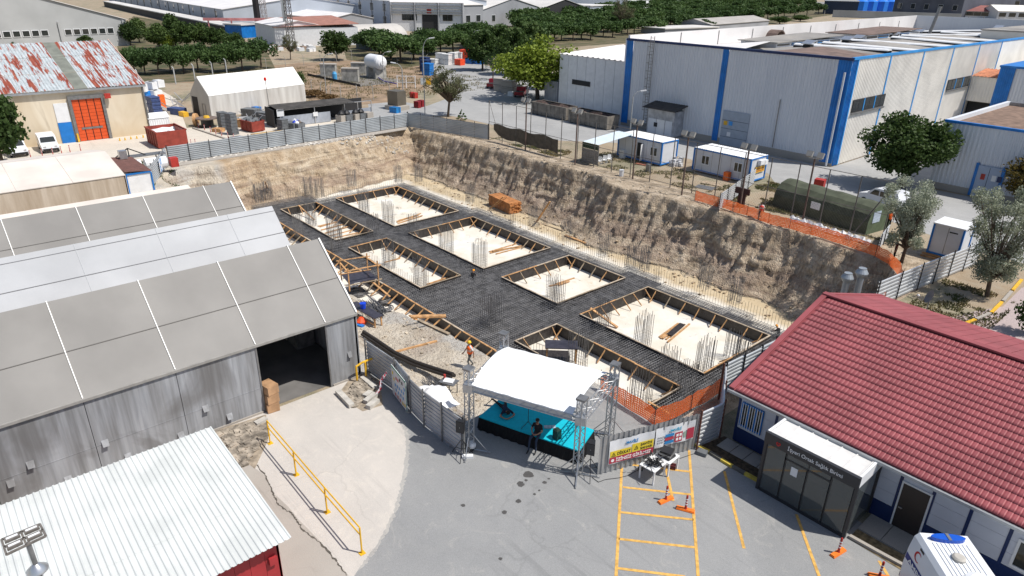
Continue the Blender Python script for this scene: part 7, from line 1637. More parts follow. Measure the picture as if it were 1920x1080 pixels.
T=thing('scaffold_trestle','light timber scaffold frame over a dark board at the foundation edge','scaffold',at(680,530,-3))
zb,zt_=-4.2,-2.6;X_=[at(655,538,zb),at(710,527,zb),at(690,512,zb),at(640,520,zb)]
for i,(p,hh)in enumerate(zip(X_,(1.7,1.9,1.9,1.7))):m=MB();m.bar(p+Vector((0,0,-.4)),p+Vector((0,0,hh)),.09);m.build('post',M_WOOD,T)
for i,j,z in((0,1,1.5),(3,2,1.6),(0,3,1.4),(1,2,1.5),(0,1,.15),(3,2,.3)):m=MB();m.bar(X_[i]+Vector((0,0,z))-(X_[j]-X_[i])*.12,X_[j]+Vector((0,0,z))+(X_[j]-X_[i])*.12,.14,.05);m.build('rail',M_WOOD if z>.2 else M_WOOD2,T)
m=MB();m.add([X_[0]+Vector((0,0,.25)),X_[1]+Vector((0,0,.25)),X_[2]+Vector((0,0,.28)),X_[3]+Vector((0,0,.28))],[(0,1,2,3)]);m.build('deck_board',M_TOP,T)
plank('long plank running diagonally over the foundation edge by the scaffold',at(668,503,MAT+.6),at(731,556,MAT+.3),.16,.06)
plank('thick beam projecting over the outer formwork',at(770,594,MAT+.45),at(836,592,MAT+.3),.38,.14);plank('second beam under the projecting one',at(768,591,MAT+.3),at(798,611,MAT+.2),.2,.1)
plank('grey plank lying along the terrace edge below the projecting beams',onsite(785,602)+Vector((0,0,.1)),onsite(842,629)+Vector((0,0,.12)),.25,.06,M_WOOD2)
plank('single pale timber lying on the dusty terrace',onsite(739,662)+Vector((0,0,.07)),onsite(819,641)+Vector((0,0,.07)),.14,.1)
plank('thin dark bar on the terrace beside the grey plank',onsite(755,612)+Vector((0,0,.04)),onsite(785,606)+Vector((0,0,.04)),.06,.04,M_BAR);plank('second thin dark bar on the terrace',onsite(773,618)+Vector((0,0,.04)),onsite(800,611)+Vector((0,0,.04)),.06,.04,M_BAR)
pts=[onsite(682,634)+Vector((0,0,.35)),onsite(705,648)+Vector((0,0,.32)),onsite(740,672)+Vector((0,0,.3)),onsite(780,692)+Vector((0,0,.35)),onsite(815,708)+Vector((0,0,.5)),onsite(850,726)+Vector((0,0,.75))]
T=thing('pipe_bundle','long black sagging bundle of plastic pipes across the terrace behind the fence','pipe bundle',pts[2])
for dx_,dz in((-.12,0),(.12,0),(0,.16)):m=MB();m.tube([p+Vector((0,dx_,dz))for p in pts],.11,8);m.build('pipe',M('black_pipe',(.028,.024,.022),.6,.1,3),T)
coil('bundle of grey bars in the corner behind the safety board',800,722,1,True)
p=onsite(842,735);T=thing('grey_trestle','small grey table with white sheets and a red can at the pipe end','table',p)
m=MB();m.cbox(p+Vector((0,0,.7)),1.0,.7,.05,.4);m.build('top',M_STEEL,T)
for i,j in((-.4,-.25),(.4,-.25),(.4,.3),(-.4,.3)):m=MB();m.bar(p+Vector((i,j,0)),p+Vector((i,j,.7)),.05);m.build('leg',M_STEEL,T)
m=MB();m.cbox(p+Vector((0,0,.76)),.6,.45,.05,.6);tag(m.build('paper_sheets',M_WHITE),'white sheets lying on the small grey table','paper');m=MB();m.lathe(p+Vector((-.4,0,.76)),[(.07,0),(.07,.25)],8);tag(m.build('red_can',M_RED),'red can on the small grey table','can')
m=MB();vs=[];q0=onsite(815,758)
for i in range(9):
 for j in range(7):vs.append(q0+Vector((-1.6+i*.32,-.7+j*.28,max(.03,.75-.12*abs(i-4)-.09*abs(j-3)+RD.uniform(-.12,.12)))))
m.add(vs,[(i*7+j,(i+1)*7+j,(i+1)*7+j+1,i*7+j+1)for i in range(8)for j in range(6)]);tag(m.build('white_tarpaulin',M('tarp_bright',(.82,.82,.82),.5,.02,3)),'crumpled bright white tarpaulin just behind the yard fence','tarpaulin')
# STAGE
TRH=5.0
LF,RFt,RB,LB=Vector((-20.7,15.85,0)),Vector((-16.25,18.45,0)),Vector((-17.25,21.7,0)),Vector((-22.3,19.25,0))
ZC=dict(a=3.5,b=3.0,c=3.2,d=3.4)
M_TRUSS=M('truss_aluminium',(.46,.47,.48),.35,.1,3,metal=.7)
ST=thing('stage_canopy','aluminium truss frame with white curved canopy over the turquoise stage','stage roof',(LF+RB)/2)
def truss(a,b,s,nm):
 a,b=Vector(a),Vector(b);d,e,t,l=frame(a,b);m=MB();k=max(2,round(l/(s*1.15)))
 c=[(-1,-1),(1,-1),(1,1),(-1,1)]
 for i,j in c:m.rod(a+e*(i*s/2)+t*(j*s/2),b+e*(i*s/2)+t*(j*s/2),.03,6)
 for q in range(k):
  for w_ in range(4):
   (i,j),(u,v)=c[w_],c[(w_+1)%4]
   p0=a+d*(l*q/k)+e*(i*s/2)+t*(j*s/2);p1=a+d*(l*(q+1)/k)+e*(u*s/2)+t*(v*s/2)
   if q%2:p0=a+d*(l*q/k)+e*(u*s/2)+t*(v*s/2);p1=a+d*(l*(q+1)/k)+e*(i*s/2)+t*(j*s/2)
   m.rod(p0,p1,.016,4)
 return m.build(nm,M_TRUSS,ST)
ZB=3.45
for nm,p,hh in(('a',LF,4.35),('b',RFt,3.95),('c',RB,3.95),('d',LB,4.3)):
 truss(p,p+Vector((0,0,hh)),.3,'tower')
 m=MB();m.cbox(p+Vector((0,0,hh)),.42,.42,.1,.3);m.build('tower_head',M_STEEL,ST);m=MB();m.cbox(p+Vector((0,0,ZC[nm]-.25)),.44,.44,.4,.6);m.build('sleeve_block',M_TRUSS,ST)
 for a_ in(0.6,2.2,3.8,5.4):m=MB();m.bar(p+Vector((0,0,.06)),p+Vector((1.0*math.cos(a_),1.0*math.sin(a_),.05)),.06);m.bar(p+Vector((0,0,1.1)),p+Vector((.9*math.cos(a_),.9*math.sin(a_),.08)),.035);m.build('outrigger',M_TRUSS,ST)
ZB2={0:3.3,1:3.3}
CA,CB,CC,CD=[p+Vector((0,0,ZC[k]))for k,p in(('a',LF),('b',RFt),('c',RB),('d',LB))]
truss(CA,CB,.26,'front_beam');truss(CD,CC,.26,'rear_beam');truss(CB,CC,.34,'side_beam');truss(CA,CD,.26,'side_beam')
m=MB();nx,ny=24,16;vs=[]
for i in range(nx+1):
 for j in range(ny+1):
  u,v=.035+.90*i/nx,-.03+1.07*j/ny;z=.16+.42*math.sin(PI*j/ny)**.9-.04*math.sin(PI*u)*math.sin(PI*v)+.012*math.sin(u*40+v*7)
  vs.append(CA.lerp(CB,u).lerp(CD.lerp(CC,u),v)+Vector((0,0,z)))
m.add(vs,[(i*(ny+1)+j,(i+1)*(ny+1)+j,(i+1)*(ny+1)+j+1,i*(ny+1)+j+1)for i in range(nx)for j in range(ny)])
M_CANV=M('canopy_white',(.80,.82,.84),.5,.02,2)
m.build('canopy_cloth',M_CANV,ST,smooth=True)
m=MB();a,b=CA.lerp(CB,.035).lerp(CD,-.035),CA.lerp(CB,.935).lerp(CC,-.035);m.prism([a+Vector((0,0,-.2)),b+Vector((0,0,-.2)),b+Vector((0,0,.15)),a+Vector((0,0,.15))],(-.005,.01,0));m.build('front_valance',M('valance_grey',(.52,.51,.49),.6,.06,3),ST)
SH=.72
s0,s1,s2,s3=[Vector((at(x,y,SH).x,at(x,y,SH).y,0))for x,y in((898,781),(1086,846),(1114,806),(944,742))]
SG=thing('stage','low stage with bright turquoise carpet and black skirt under the canopy','stage',(s0+s2)/2)
M_TURQ=M('turquoise_carpet',(.0,.44,.56),.85,.06,6)
m=MB();m.prism([p+Vector((0,0,SH-.06))for p in(s0,s1,s2,s3)],(0,0,.06));m.build('carpet',M_TURQ,SG)
skm=M('black_cloth',(.008,.008,.009),.9,.2,6)
for a,b in((s0,s1),(s1,s2),(s2,s3),(s3,s0)):
 m=MB();n=40;vs=[];d=(b-a).normalized();nn=Vector((d.y,-d.x,0))
 for i in range(n+1):p=a.lerp(b,i/n);w_=.04*math.sin(i*1.9)+.02;vs+=[p+nn*(w_+.06),p+nn*.01+Vector((0,0,SH-.07))]
 m.add([v+Vector((0,0,.01))for v in vs],[(2*i,2*i+2,2*i+3,2*i+1)for i in range(n)]);m.build('skirt',skm,SG)
m=MB();m.prism([p+(c_-p)*.02+Vector((0,0,.02))for p,c_ in((s0,s2),(s1,s3),(s2,s0),(s3,s1))],(0,0,.5));m.build('base',skm,SG)
b=at(990,800,SH);T=thing('microphone_stand','black microphone stand on the turquoise stage','microphone stand',b)
m=MB();m.rod(b+Vector((0,0,.25)),b+Vector((0,0,1.45)),.015,6);m.build('rod',M_BLACK,T);m=MB();m.rod(b+Vector((0,0,1.35)),b+Vector((-.3,-.1,1.1)),.012,6);m.build('boom',M_BLACK,T)
for a_ in(.3,2.4,4.5):m=MB();m.rod(b+Vector((0,0,.3)),b+Vector((.38*math.cos(a_),.38*math.sin(a_),.01)),.015,5);m.build('leg',M_BLACK,T)
b=at(1031,801,SH);m=MB();m.cbox(b+Vector((0,0,.005)),.55,.22,.03,.9);tag(m.build('sheet_on_stage',M('paper_blue',(.35,.42,.5),.6,.3,9)),'small printed white sheet lying beside the seated man','paper')
b=at(1044,822,SH);m=MB();m.cbox((0,0,0),.3,.28,.5,0);m.lathe((0,0,.5),[(.14,0),(.1,.06)],8);o=m.build('dark_cooler',M('dark_green_case',(.015,.04,.03),.5));o.location=b;tag(o,'small dark green case standing on the front of the stage','case')
def speaker_stand(label1,label2,c,h,rz):
 T=thing('speaker_stand',label1,'speaker stand',c,'tripod stands');m=MB();m.rod(Vector(c)+Vector((0,0,.35)),Vector(c)+Vector((0,0,h-.55)),.02,8);m.build('pole',M_BLACK,T)
 for a_ in(rz+.3,rz+2.4,rz+4.5):
  e=Vector((math.cos(a_),math.sin(a_),0));m=MB();m.bar(Vector(c)+Vector((0,0,.95)),Vector(c)+e*.55+Vector((0,0,.02)),.03);m.bar(Vector(c)+Vector((0,0,.4)),Vector(c)+e*.34+Vector((0,0,.37)),.02);m.build('leg',M_BLACK,T)
 S=thing('loudspeaker',label2,'loudspeaker',c,'loudspeakers');f=Vector((math.cos(rz),math.sin(rz),0));s=Vector((-f.y,f.x,0));b=Vector(c)+Vector((0,0,h-.6))
 m=MB();m.prism([b+f*.18-s*.19,b+f*.18+s*.19,b-f*.16+s*.12,b-f*.16-s*.12],(0,0,.62));m.build('cabinet',M_BLACK,S)
 m=MB();m.prism([b+f*.182-s*.16+Vector((0,0,.04)),b+f*.182+s*.16+Vector((0,0,.04)),b+f*.182+s*.16+Vector((0,0,.56)),b+f*.182-s*.16+Vector((0,0,.56))],f*.01);m.build('grille',M('speaker_grille',(.04,.04,.042),.5,.1,30),S)
 m=MB();q=b+f*.195+Vector((0,0,.3));m.rod(q,q+f*.006,.012,8);m.build('badge',M_WHITE,S)
speaker_stand('black tripod stand left of the stage','black loudspeaker on the tripod left of the stage, by the fence end',Vector((at(866,856).x,at(866,856).y,.02)),2.0,math.radians(-62))
speaker_stand('black tripod stand right of the stage','black loudspeaker on the tripod right of the stage, by the hoarding',Vector((at(1105,893).x,at(1105,893).y,.02)),1.85,math.radians(-62))
b=at(884,843);T=thing('spotlight','round white stage light on the ground beside the left tripod','spotlight',b);m=MB();m.lathe(b+Vector((0,0,.1)),[(.1,0),(.2,.08),(.22,.2),(.14,.32)],14);m.build('housing',M_WHITE,T);m=MB();m.rod(b+Vector((-.1,-.16,.22)),b+Vector((-.13,-.22,.2)),.13,12);m.build('lens',M_BLACK,T);m=MB();m.cbox(b+Vector((0,0,.013)),.3,.25,.08);m.build('base',M_BLACK,T)
box_thing('white_power_box','flat white box on the asphalt at the foot of the left tripod','box',at(877,858)+Vector((0,0,.013)),(.5,.2,.12),M_WHITE,.9)
def ptable(label,c,rz,s=(1.15,.95)):
 T=thing('plastic_table',label,'table',(0,0,0),'white plastic tables');a,b=s
 m=MB();m.box(-a/2,-b/2,.7,a/2,b/2,.74);m.build('top',M_WHITE,T)
 for i in(-1,1):
  for j in(-1,1):m=MB();m.bar((i*(a/2-.05),j*(b/2-.05),0),(i*(a/2-.04),j*(b/2-.04),.7),.06);m.build('leg',M_WHITE,T)
 place(T,c,rz);ORG[T.name]=Vector(c)
tA,tB=at(1222,877,.74),at(1250,860,.74)
ptable('white plastic table carrying a heap of black cables before the hoarding',(-14.0,20.85,.012),math.radians(5),(.8,.95));ptable('white plastic table carrying black mixer cases before the hoarding',(-13.95,21.75,.012),math.radians(5),(.85,.85))
m=MB()
for i in range(90):
 c=Vector((-14.0+RD.gauss(0,.17),20.85+RD.gauss(0,.2),.77+abs(RD.gauss(0,.12))));m.rod(c,c+Vector((RD.uniform(-.25,.25),RD.uniform(-.25,.25),RD.uniform(-.1,.12))),.02,4)
for i in range(8):c=Vector((-14.0+RD.uniform(-.4,-.2),20.5+RD.uniform(-.2,.1),.74));m.rod(c,c+Vector((-.03,-.05,-.4)),.02,4)
tag(m.build('cable_heap',M_BLACK),'heap of black cables on the left white table','cables',kind='stuff')
for i in range(3):box_thing('mixer_case','flat black equipment case on the right white table, %s of its stack'%('lowest','middle','topmost')[i],'case',Vector((-13.95,21.75,.755+.11*i)),(.62-.05*i,.5,.105),M_BLACK if i!=1 else M_STEEL,.15*i)
box_thing('red_bag','small dark red and black bag under the right white table','bag',at(1259,878)+Vector((0,0,.013)),(.35,.25,.2),M('bag_dark_red',(.09,.01,.012),.6,.5,9),.5)
m=MB();pts=[at(1110,896)+Vector((0,0,.03)),at(1122,905)+Vector((0,0,.03)),at(1135,900)+Vector((0,0,.03)),at(1160,897)+Vector((0,0,.03)),at(1176,893)+Vector((0,0,.03)),at(1200,880)+Vector((0,0,.03)),at(1240,872)+Vector((0,0,.03)),at(1300,852)+Vector((0,0,.03))];m.tube(pts,.012,5);tag(m.build('cable',M_BLACK),'thin black cable running along the asphalt to the white tables','cable')
box_thing('cable_ramp','grey rubber box on the kerb by the hoarding end','box',at(1316,852)+Vector((0,0,.02)),(.45,.35,.18),M_CRATE,.3)
# MARKINGS, KERBS, POSTS
M_LINE=M('yellow_line',(.62,.36,.09),.8,.22,5,world=True,bump=.2)
def line(p,q,w_=.12,z=.020):
 a,b=Vector((*at(*p)[:2],z)),Vector((*at(*q)[:2],z));d=(b-a).normalized();n_=Vector((-d.y,d.x,0))*w_/2;return[a-n_,b-n_,b+n_,a+n_]
m=MB();k=0
for p,q in(((1166,874),(1155,1082)),((1292,845),(1309,1082)),((1168,914),(1297,928)),((1163,961),(1300,975)),((1160,1011),(1303,1027)),((1157,1066),(1285,1082)),((1183,872),(1293,885)),((1248,876),(1262,940)),((1358,884),(1395,1029)),((1493,965),(1537,1085)),((1648,1052),(1668,1085))):
 m.add([(v.x,v.y,v.z+.004*(k%2))for v in line(p,q)],[(0,1,2,3)]);k+=1
struct(m.build('yellow_markings',M_LINE))
m=MB()
for x,y,r0 in((991,890,.23),(976,908,.17),(986,901,.08),(1021,905,.10),(1029,898,.06),(972,940,.13),(1011,920,.06),(1002,927,.07),(946,961,.11),(868,948,.1),(938,1048,.08)):
 c=at(x,y);n=14;m.add([(c.x+r0*RD.uniform(.75,1.2)*math.cos(i*2*PI/n),c.y+r0*RD.uniform(.75,1.2)*math.sin(i*2*PI/n),.0165)for i in range(n)],[tuple(range(n))])
struct(m.build('oil_stains',M('oil_stain',(.075,.072,.07),.7,.1,8)))
M_KY=M('kerb_yellow',(.50,.38,.06),.8,.2,4);M_KB=M('kerb_dark',(.12,.115,.10),.85,.2,4)
kp=[at(1302,836),at(1330,850),at(1352,864),at(1373,877),at(1396,890),at(1420,903)]
for i,(a,b)in enumerate(zip(kp[:-1],kp[1:])):m=MB();m.bar(a+Vector((0,0,.07)),b+Vector((0,0,.07)),.16,.14);tag(m.build('kerb_stone',M_KY if i%2==0 else M_KB),'%s kerb stone between hoarding and porch, %s from the hoarding'%(('yellow','dark')[i%2],LR[i]),'kerb stone')
kq=[at(1592,1008),at(1640,1035),at(1690,1062),at(1745,1092)]
for i,(a,b)in enumerate(zip(kq[:-1],kq[1:])):m=MB();m.bar(a+Vector((0,0,.07)),b+Vector((0,0,.07)),.16,.14);tag(m.build('kerb_stone',M_STRIP),'plain concrete kerb stone right of the porch, %s from it'%LR[i],'kerb stone')
sheet('planting_strip',[(-13.9,24.5),(-10.7,24.2),(-10.7,25.95),(-13.6,25.95)],M('leaf_litter',(.07,.05,.03),.95,.5,6,world=True),.03)
sheet('planting_strip',[(-6.6,23.9),(4,23.6),(4,24.7),(-6.6,24.7)],M('dry_strip',(.20,.15,.08),.95,.4,6,world=True),.03)
m=MB()
for i in range(12):m.box(-6.6+i*.9,24.75,.02,-6.6+i*.9+.87,26.0,.06)
struct(m.build('paving',M_STRIP))
m=MB()
for i in range(4):m.box(-13.4+i*.7,25.0,.035,-13.4+i*.7+.67,25.9,.06)
struct(m.build('paving',M_STRIP))
def delineator(label,c,rz,base=True):
 T=thing('delineator',label,'traffic post',(0,0,0),'orange traffic posts')
 m=MB();m.box(-.38,-.11,0,.38,.11,.05);m.box(-.36,-.09,.05,.36,.09,.09);m.build('base',M('delineator_orange',(.80,.20,.025),.5,.08,6),T)
 m=MB();m.lathe((0,0,.09),[(.07,0),(.045,.06),(.045,.66),(.03,.69)],12);p_=m.build('post',M('delineator_red',(.42,.03,.02),.5),T)
 for z in(.30,.43,.56):m=MB();m.lathe((0,0,z),[(.047,0),(.047,.06)],12);m.build('white_band',M_WI,p_)
 place(T,c,rz);ORG[T.name]=Vector(c)
for l,x,y,a_ in(('orange based traffic post in the marked bay, left of its twin',1248,939,-1.75),('orange based traffic post in the marked bay, right of its twin',1285,957,-2.65),('orange based traffic post in front of the glass porch',1571,1038,1.4),('orange based traffic post beside the ambulance',1648,1083,.6)):delineator(l,at(x,y)+Vector((0,0,.013)),a_)
T=thing('railing','yellow tubular railing running down the concrete ramp','railing',at(590,930))
rp=[at(507,832),at(556,891),at(614,961),at(679,1038)]
M_RAIL=M('rail_yellow',(.72,.42,.02),.45,.1,4)
for p in rp:
 m=MB();m.rod(p,p+Vector((0,0,1.3)),.035,8);o=m.build('post',M_RAIL,T);m=MB();m.cbox(p+Vector((0,0,.022)),.22,.22,.02);m.build('foot_plate',M_RAIL,o)
for p in rp[1:3]:m=MB();m.rod(p+Vector((.07,-.04,0)),p+Vector((.07,-.04,1.3)),.03,8);m.build('post',M_RAIL,T)
for p,q in zip(rp[:-1],rp[1:]):
 for z in(.93,1.3):m=MB();m.rod(p+Vector((0,0,z)),q+Vector((0,0,z)),.03,8);m.build('rail',M_RAIL,T)
def rubble(name,label,pts,n,seed,smin=.05,smax=.18):
 r=random.Random(seed);P_=[at(*q)for q in pts];m=MB()
 for _ in range(n):
  a,b=r.random(),r.random();p=P_[0].lerp(P_[1],a).lerp(P_[3].lerp(P_[2],a),b);s=r.uniform(smin,smax)*r.random()**.5+.02;z=.01+.08*math.sin(PI*a)*math.sin(PI*b)
  vs=[p+Vector((s*r.uniform(.6,1)*i,s*r.uniform(.6,1)*j,z+(s*r.uniform(.3,.9)if k else 0)))for k in(0,1)for i,j in((-1,-1),(1,-1),(1,1),(-1,1))]
  m.add(vs,[(4,5,6,7),(0,1,5,4),(1,2,6,5),(2,3,7,6),(3,0,4,7)])
 return tag(m.build(name,M('rubble_grey',(.30,.26,.21),.95,.5,2.5,world=True)),label,'rubble',kind='stuff')
rubble('rubble','bed of broken rubble by the warehouse corner and yellow guard',((640,745),(690,700),(705,725),(665,765)),700,1)
rubble('rubble','strip of dirt and rubble between the warehouse wall and the ramp',((400,815),(497,786),(502,815),(455,880)),900,2)
sheet('rubble_bed',P((632,742),(668,695),(712,712),(718,760),(680,772)),M('rubble_dirt',(.30,.25,.19),.95,.3,3,world=True),.022)
sheet('rubble_bed',P((390,812),(499,778),(503,826),(478,880),(440,850)),MATS['rubble_dirt'],.027)
M_KST=M('kerb_concrete',(.46,.44,.40),.9,.15,3)
for i,(p,q)in enumerate([((634,738),(660,765)),((685,758),(705,743)),((690,768),(708,754)),((684,748),(696,739)),((680,712),(704,732)),((500,790),(480,800))]):m=MB();m.bar(at(*p)+Vector((0,0,.13)),at(*q)+Vector((0,0,.13)),.3,.22);tag(m.build('kerb_block',M_KST),['long concrete kerb at the edge of the rubble bed','upper loose kerb block beside the yard fence','lower loose kerb block beside the yard fence','short kerb piece behind the loose blocks','slanting kerb block behind the rubble bed','kerb piece at the top of the railing'][i],'kerb block')
T=thing('pipe_guard','yellow bent pipe guard at the warehouse corner','pipe guard',at(682,712))
a,b=at(670,716),at(684,712);m=MB();m.tube([a,a+Vector((0,0,.95)),a+Vector((.05,.35,1.1)),a+Vector((.1,.95,1.15))],.06,8);m.build('hoop',M_YEL,T);m=MB();m.rod(a+Vector((.1,.5,0)),a+Vector((.1,.5,1.1)),.06,8);m.build('hoop',M_YEL,T)
m=MB();a=at(703,745)+Vector((0,0,.1));m.tube([a,a+Vector((.1,.3,.35)),a+Vector((-.1,.5,.7)),a+Vector((0,.8,1.1))],.07,7);tag(m.build('warning_tape',M('red_white_tape',(.6,.05,.08),.6,0,9,col2=(.8,.8,.8),lo=.49,hi=.51)),'twisted red and white warning tape hanging on the yard fence','warning tape')
for i in range(3):box_thing('carton','brown carton wrapped in film at the warehouse doorway, %s'%('lowest','middle','topmost')[i],'carton',Vector((-29.75,10.2,.03+.5*i)),(.8,.6,.48),M('carton_brown',(.40,.24,.13),.6,.25,2),.15*i-.1,'cartons at the warehouse doorway')
T=thing('floodlight_rack','grey rack of four floodlights on a pole with dome camera, near left corner','floodlight',(-17.8,-.5,0))
q=[at(x,y,7)for x,y in((3,1012),(75,983),(86,1005),(12,1040))]
def lp(u,v):return q[0].lerp(q[1],u).lerp(q[3].lerp(q[2],u),v)
M_RACK=M('rack_grey',(.16,.145,.13),.6,.2,6)
m=MB()
for u in(0,.5,1):m.bar(lp(u,0),lp(u,1),.05)
for v in(0,.5,1):m.bar(lp(0,v),lp(1,v),.05)
m.build('frame',M_RACK,T)
for i in range(2):
 for j in range(2):
  a,b,c,d_=lp(.05+.5*i,.08+.5*j),lp(.45+.5*i,.08+.5*j),lp(.45+.5*i,.36+.5*j),lp(.05+.5*i,.36+.5*j);m=MB();m.prism([a,b,c,d_],(0,0,.07));o=m.build('lamp',M_RACK,T)
  a,b,c,d_=lp(.1+.5*i,.16+.5*j),lp(.40+.5*i,.16+.5*j),lp(.40+.5*i,.28+.5*j),lp(.1+.5*i,.28+.5*j);m=MB();m.prism([p+Vector((0,0,.072))for p in(a,b,c,d_)],(0,0,.01));m.build('glass',M_WHITE,o)
pc=lp(.55,.9);m=MB();m.rod((pc.x,pc.y,0),(pc.x,pc.y,7.0),.06,10);m.build('pole',M_STEEL,T)
m=MB();m.lathe((pc.x,pc.y,6.1),[(.05,.22),(.1,.16),(.25,.02),(.25,-.02),(.08,-.05)],18);m.build('dome',M_ALU,T,smooth=True)
# AMBULANCE
T=thing('ambulance','white ambulance with blue light bar and red crescent at the lower right','ambulance',(0,0,0))
M_AMB=M('ambulance_white',(.74,.76,.78),.3,.04,1);M_SIR=M('siren_blue',(.01,.09,.50),.25,.05,6)
sec=[(0,1.0,.45),(0,1.03,1.2),(0,1.0,1.9),(0,.93,2.4),(0,.80,2.55)]
def shell(x0,x1,top0,top1):
 m=MB();r0=[];r1=[]
 for s in(1,-1):
  for _,y,z in(sec if s==1 else sec[::-1]):r0 .append((x0,s*y,z));r1 .append((x1,s*y,min(z,top1)))
 n=len(r0);m.add(r0+r1,[tuple(range(n-1,-1,-1)),tuple(range(n,2*n))]+[(i,(i+1)%n,(i+1)%n+n,i+n)for i in range(n)]);return m
shell(0,4.3,2.55,2.55).build('body',M_AMB,T)
m=MB();m.prism([(4.3,-1,.45),(5.5,-1,.45),(5.6,-1,1.1),(5.1,-1,1.35),(4.3,-1,2.4)],(0,2,0));m.build('cab',M_AMB,T);m=MB();m.prism([(4.36,-.88,2.3),(4.36,.88,2.3),(5.1,.92,1.42),(5.1,-.92,1.42)],(.03,0,.02));m.build('windscreen',M_GLASS,T)
for i in range(9):y=-.56+.14*i;m=MB();m.box(.45,y-.02,2.551,3.6,y+.02,2.575);m.build('roof_rib',M_AMB,T)
m=MB();pts=[(.12+.13*math.cos(t)*1.0,.62*math.sin(t))for t in[PI*2*i/20 for i in range(20)]];pts=[(.28+(.16 if abs(math.sin(t))<.9 else .12)*math.cos(t),.58*math.sin(t))for t in[2*PI*i/20 for i in range(20)]]
m.ext(pts,2.56,2.70);LB_=m.build('light_bar',M_SIR,T);m=MB();m.box(.12,-.05,2.701,.44,.05,2.72);m.build('bar_centre',M_STEEL,LB_)
m=MB();m.lathe((1.15,-.05,2.56),[(.21,0),(.21,.09),(.15,.13)],20);m.build('roof_vent',M('vent_beige',(.42,.40,.36),.6),T)
m=MB();m.lathe((2.3,.05,2.56),[(.5,0),(.45,.2),(.3,.26)],20);m.build('roof_unit',M_AMB,T)
def side(x,z):
 ys=np.interp(z,[.45,1.2,1.9,2.4,2.55],[1.0,1.03,1.0,.93,.8]);return Vector((x,-ys-.006,z))
m=MB();m.add([side(0.02,1.42),side(4.2,1.42),side(4.2,1.68),side(.02,1.68)],[(0,1,2,3)]);m.build('blue_stripe',M('stripe_blue',(.01,.03,.2),.5),T)
m=MB();n=12;vs=[]
for i in range(n+1):
 t=-PI*.72+PI*1.44*i/n;o_=Vector((.62-.0+.20*-math.cos(t),0,2.0+.20*math.sin(t)));i_=Vector((.655-.155*math.cos(t),0,2.0+.155*math.sin(t)*1.0));vs+=[side(o_.x,o_.z),side(i_.x,i_.z)]
m.add([v+Vector((0,-.004,0))for v in vs],[(2*i,2*i+2,2*i+3,2*i+1)for i in range(n)]);m.build('red_crescent',M('crescent_red',(.5,.01,.01),.5),T)
ORG[T.name]=Vector((0,0,0));text_mesh('lettering','AMBULANS',.24,M_WI,T,Vector((.25,-1.035,1.45)),(1,0,0),(0,0.0,1),width=1.9,bold=True)
m=MB();m.box(.55,-.955,2.28,.8,-.945,2.36);m.build('side_lamp',M_BLACK,T)
for y in(-.7,.45):m=MB();m.box(-.02,y,1.4,-.003,y+.25,2.1);m.build('rear_window',M_GLASS,T)
m=MB();m.box(-.12,-.95,.4,-.003,.95,.6);m.build('bumper',M_BLACK,T)
for x in(1.0,4.6):
 for s in(-1,1):m=MB();m.rod((x,s*.8,.36),(x,s*1.02,.36),.36,18);w_=m.build('wheel',M_BLACK,T);m=MB();m.rod((x,s*1.021,.36),(x,s*1.035,.36),.22,12);m.build('rim',M_ALU,w_)
place(T,(-3.68,23.62,.02),math.atan2(-.72,.69));ORG[T.name]=Vector((-3.68,23.62,.02))
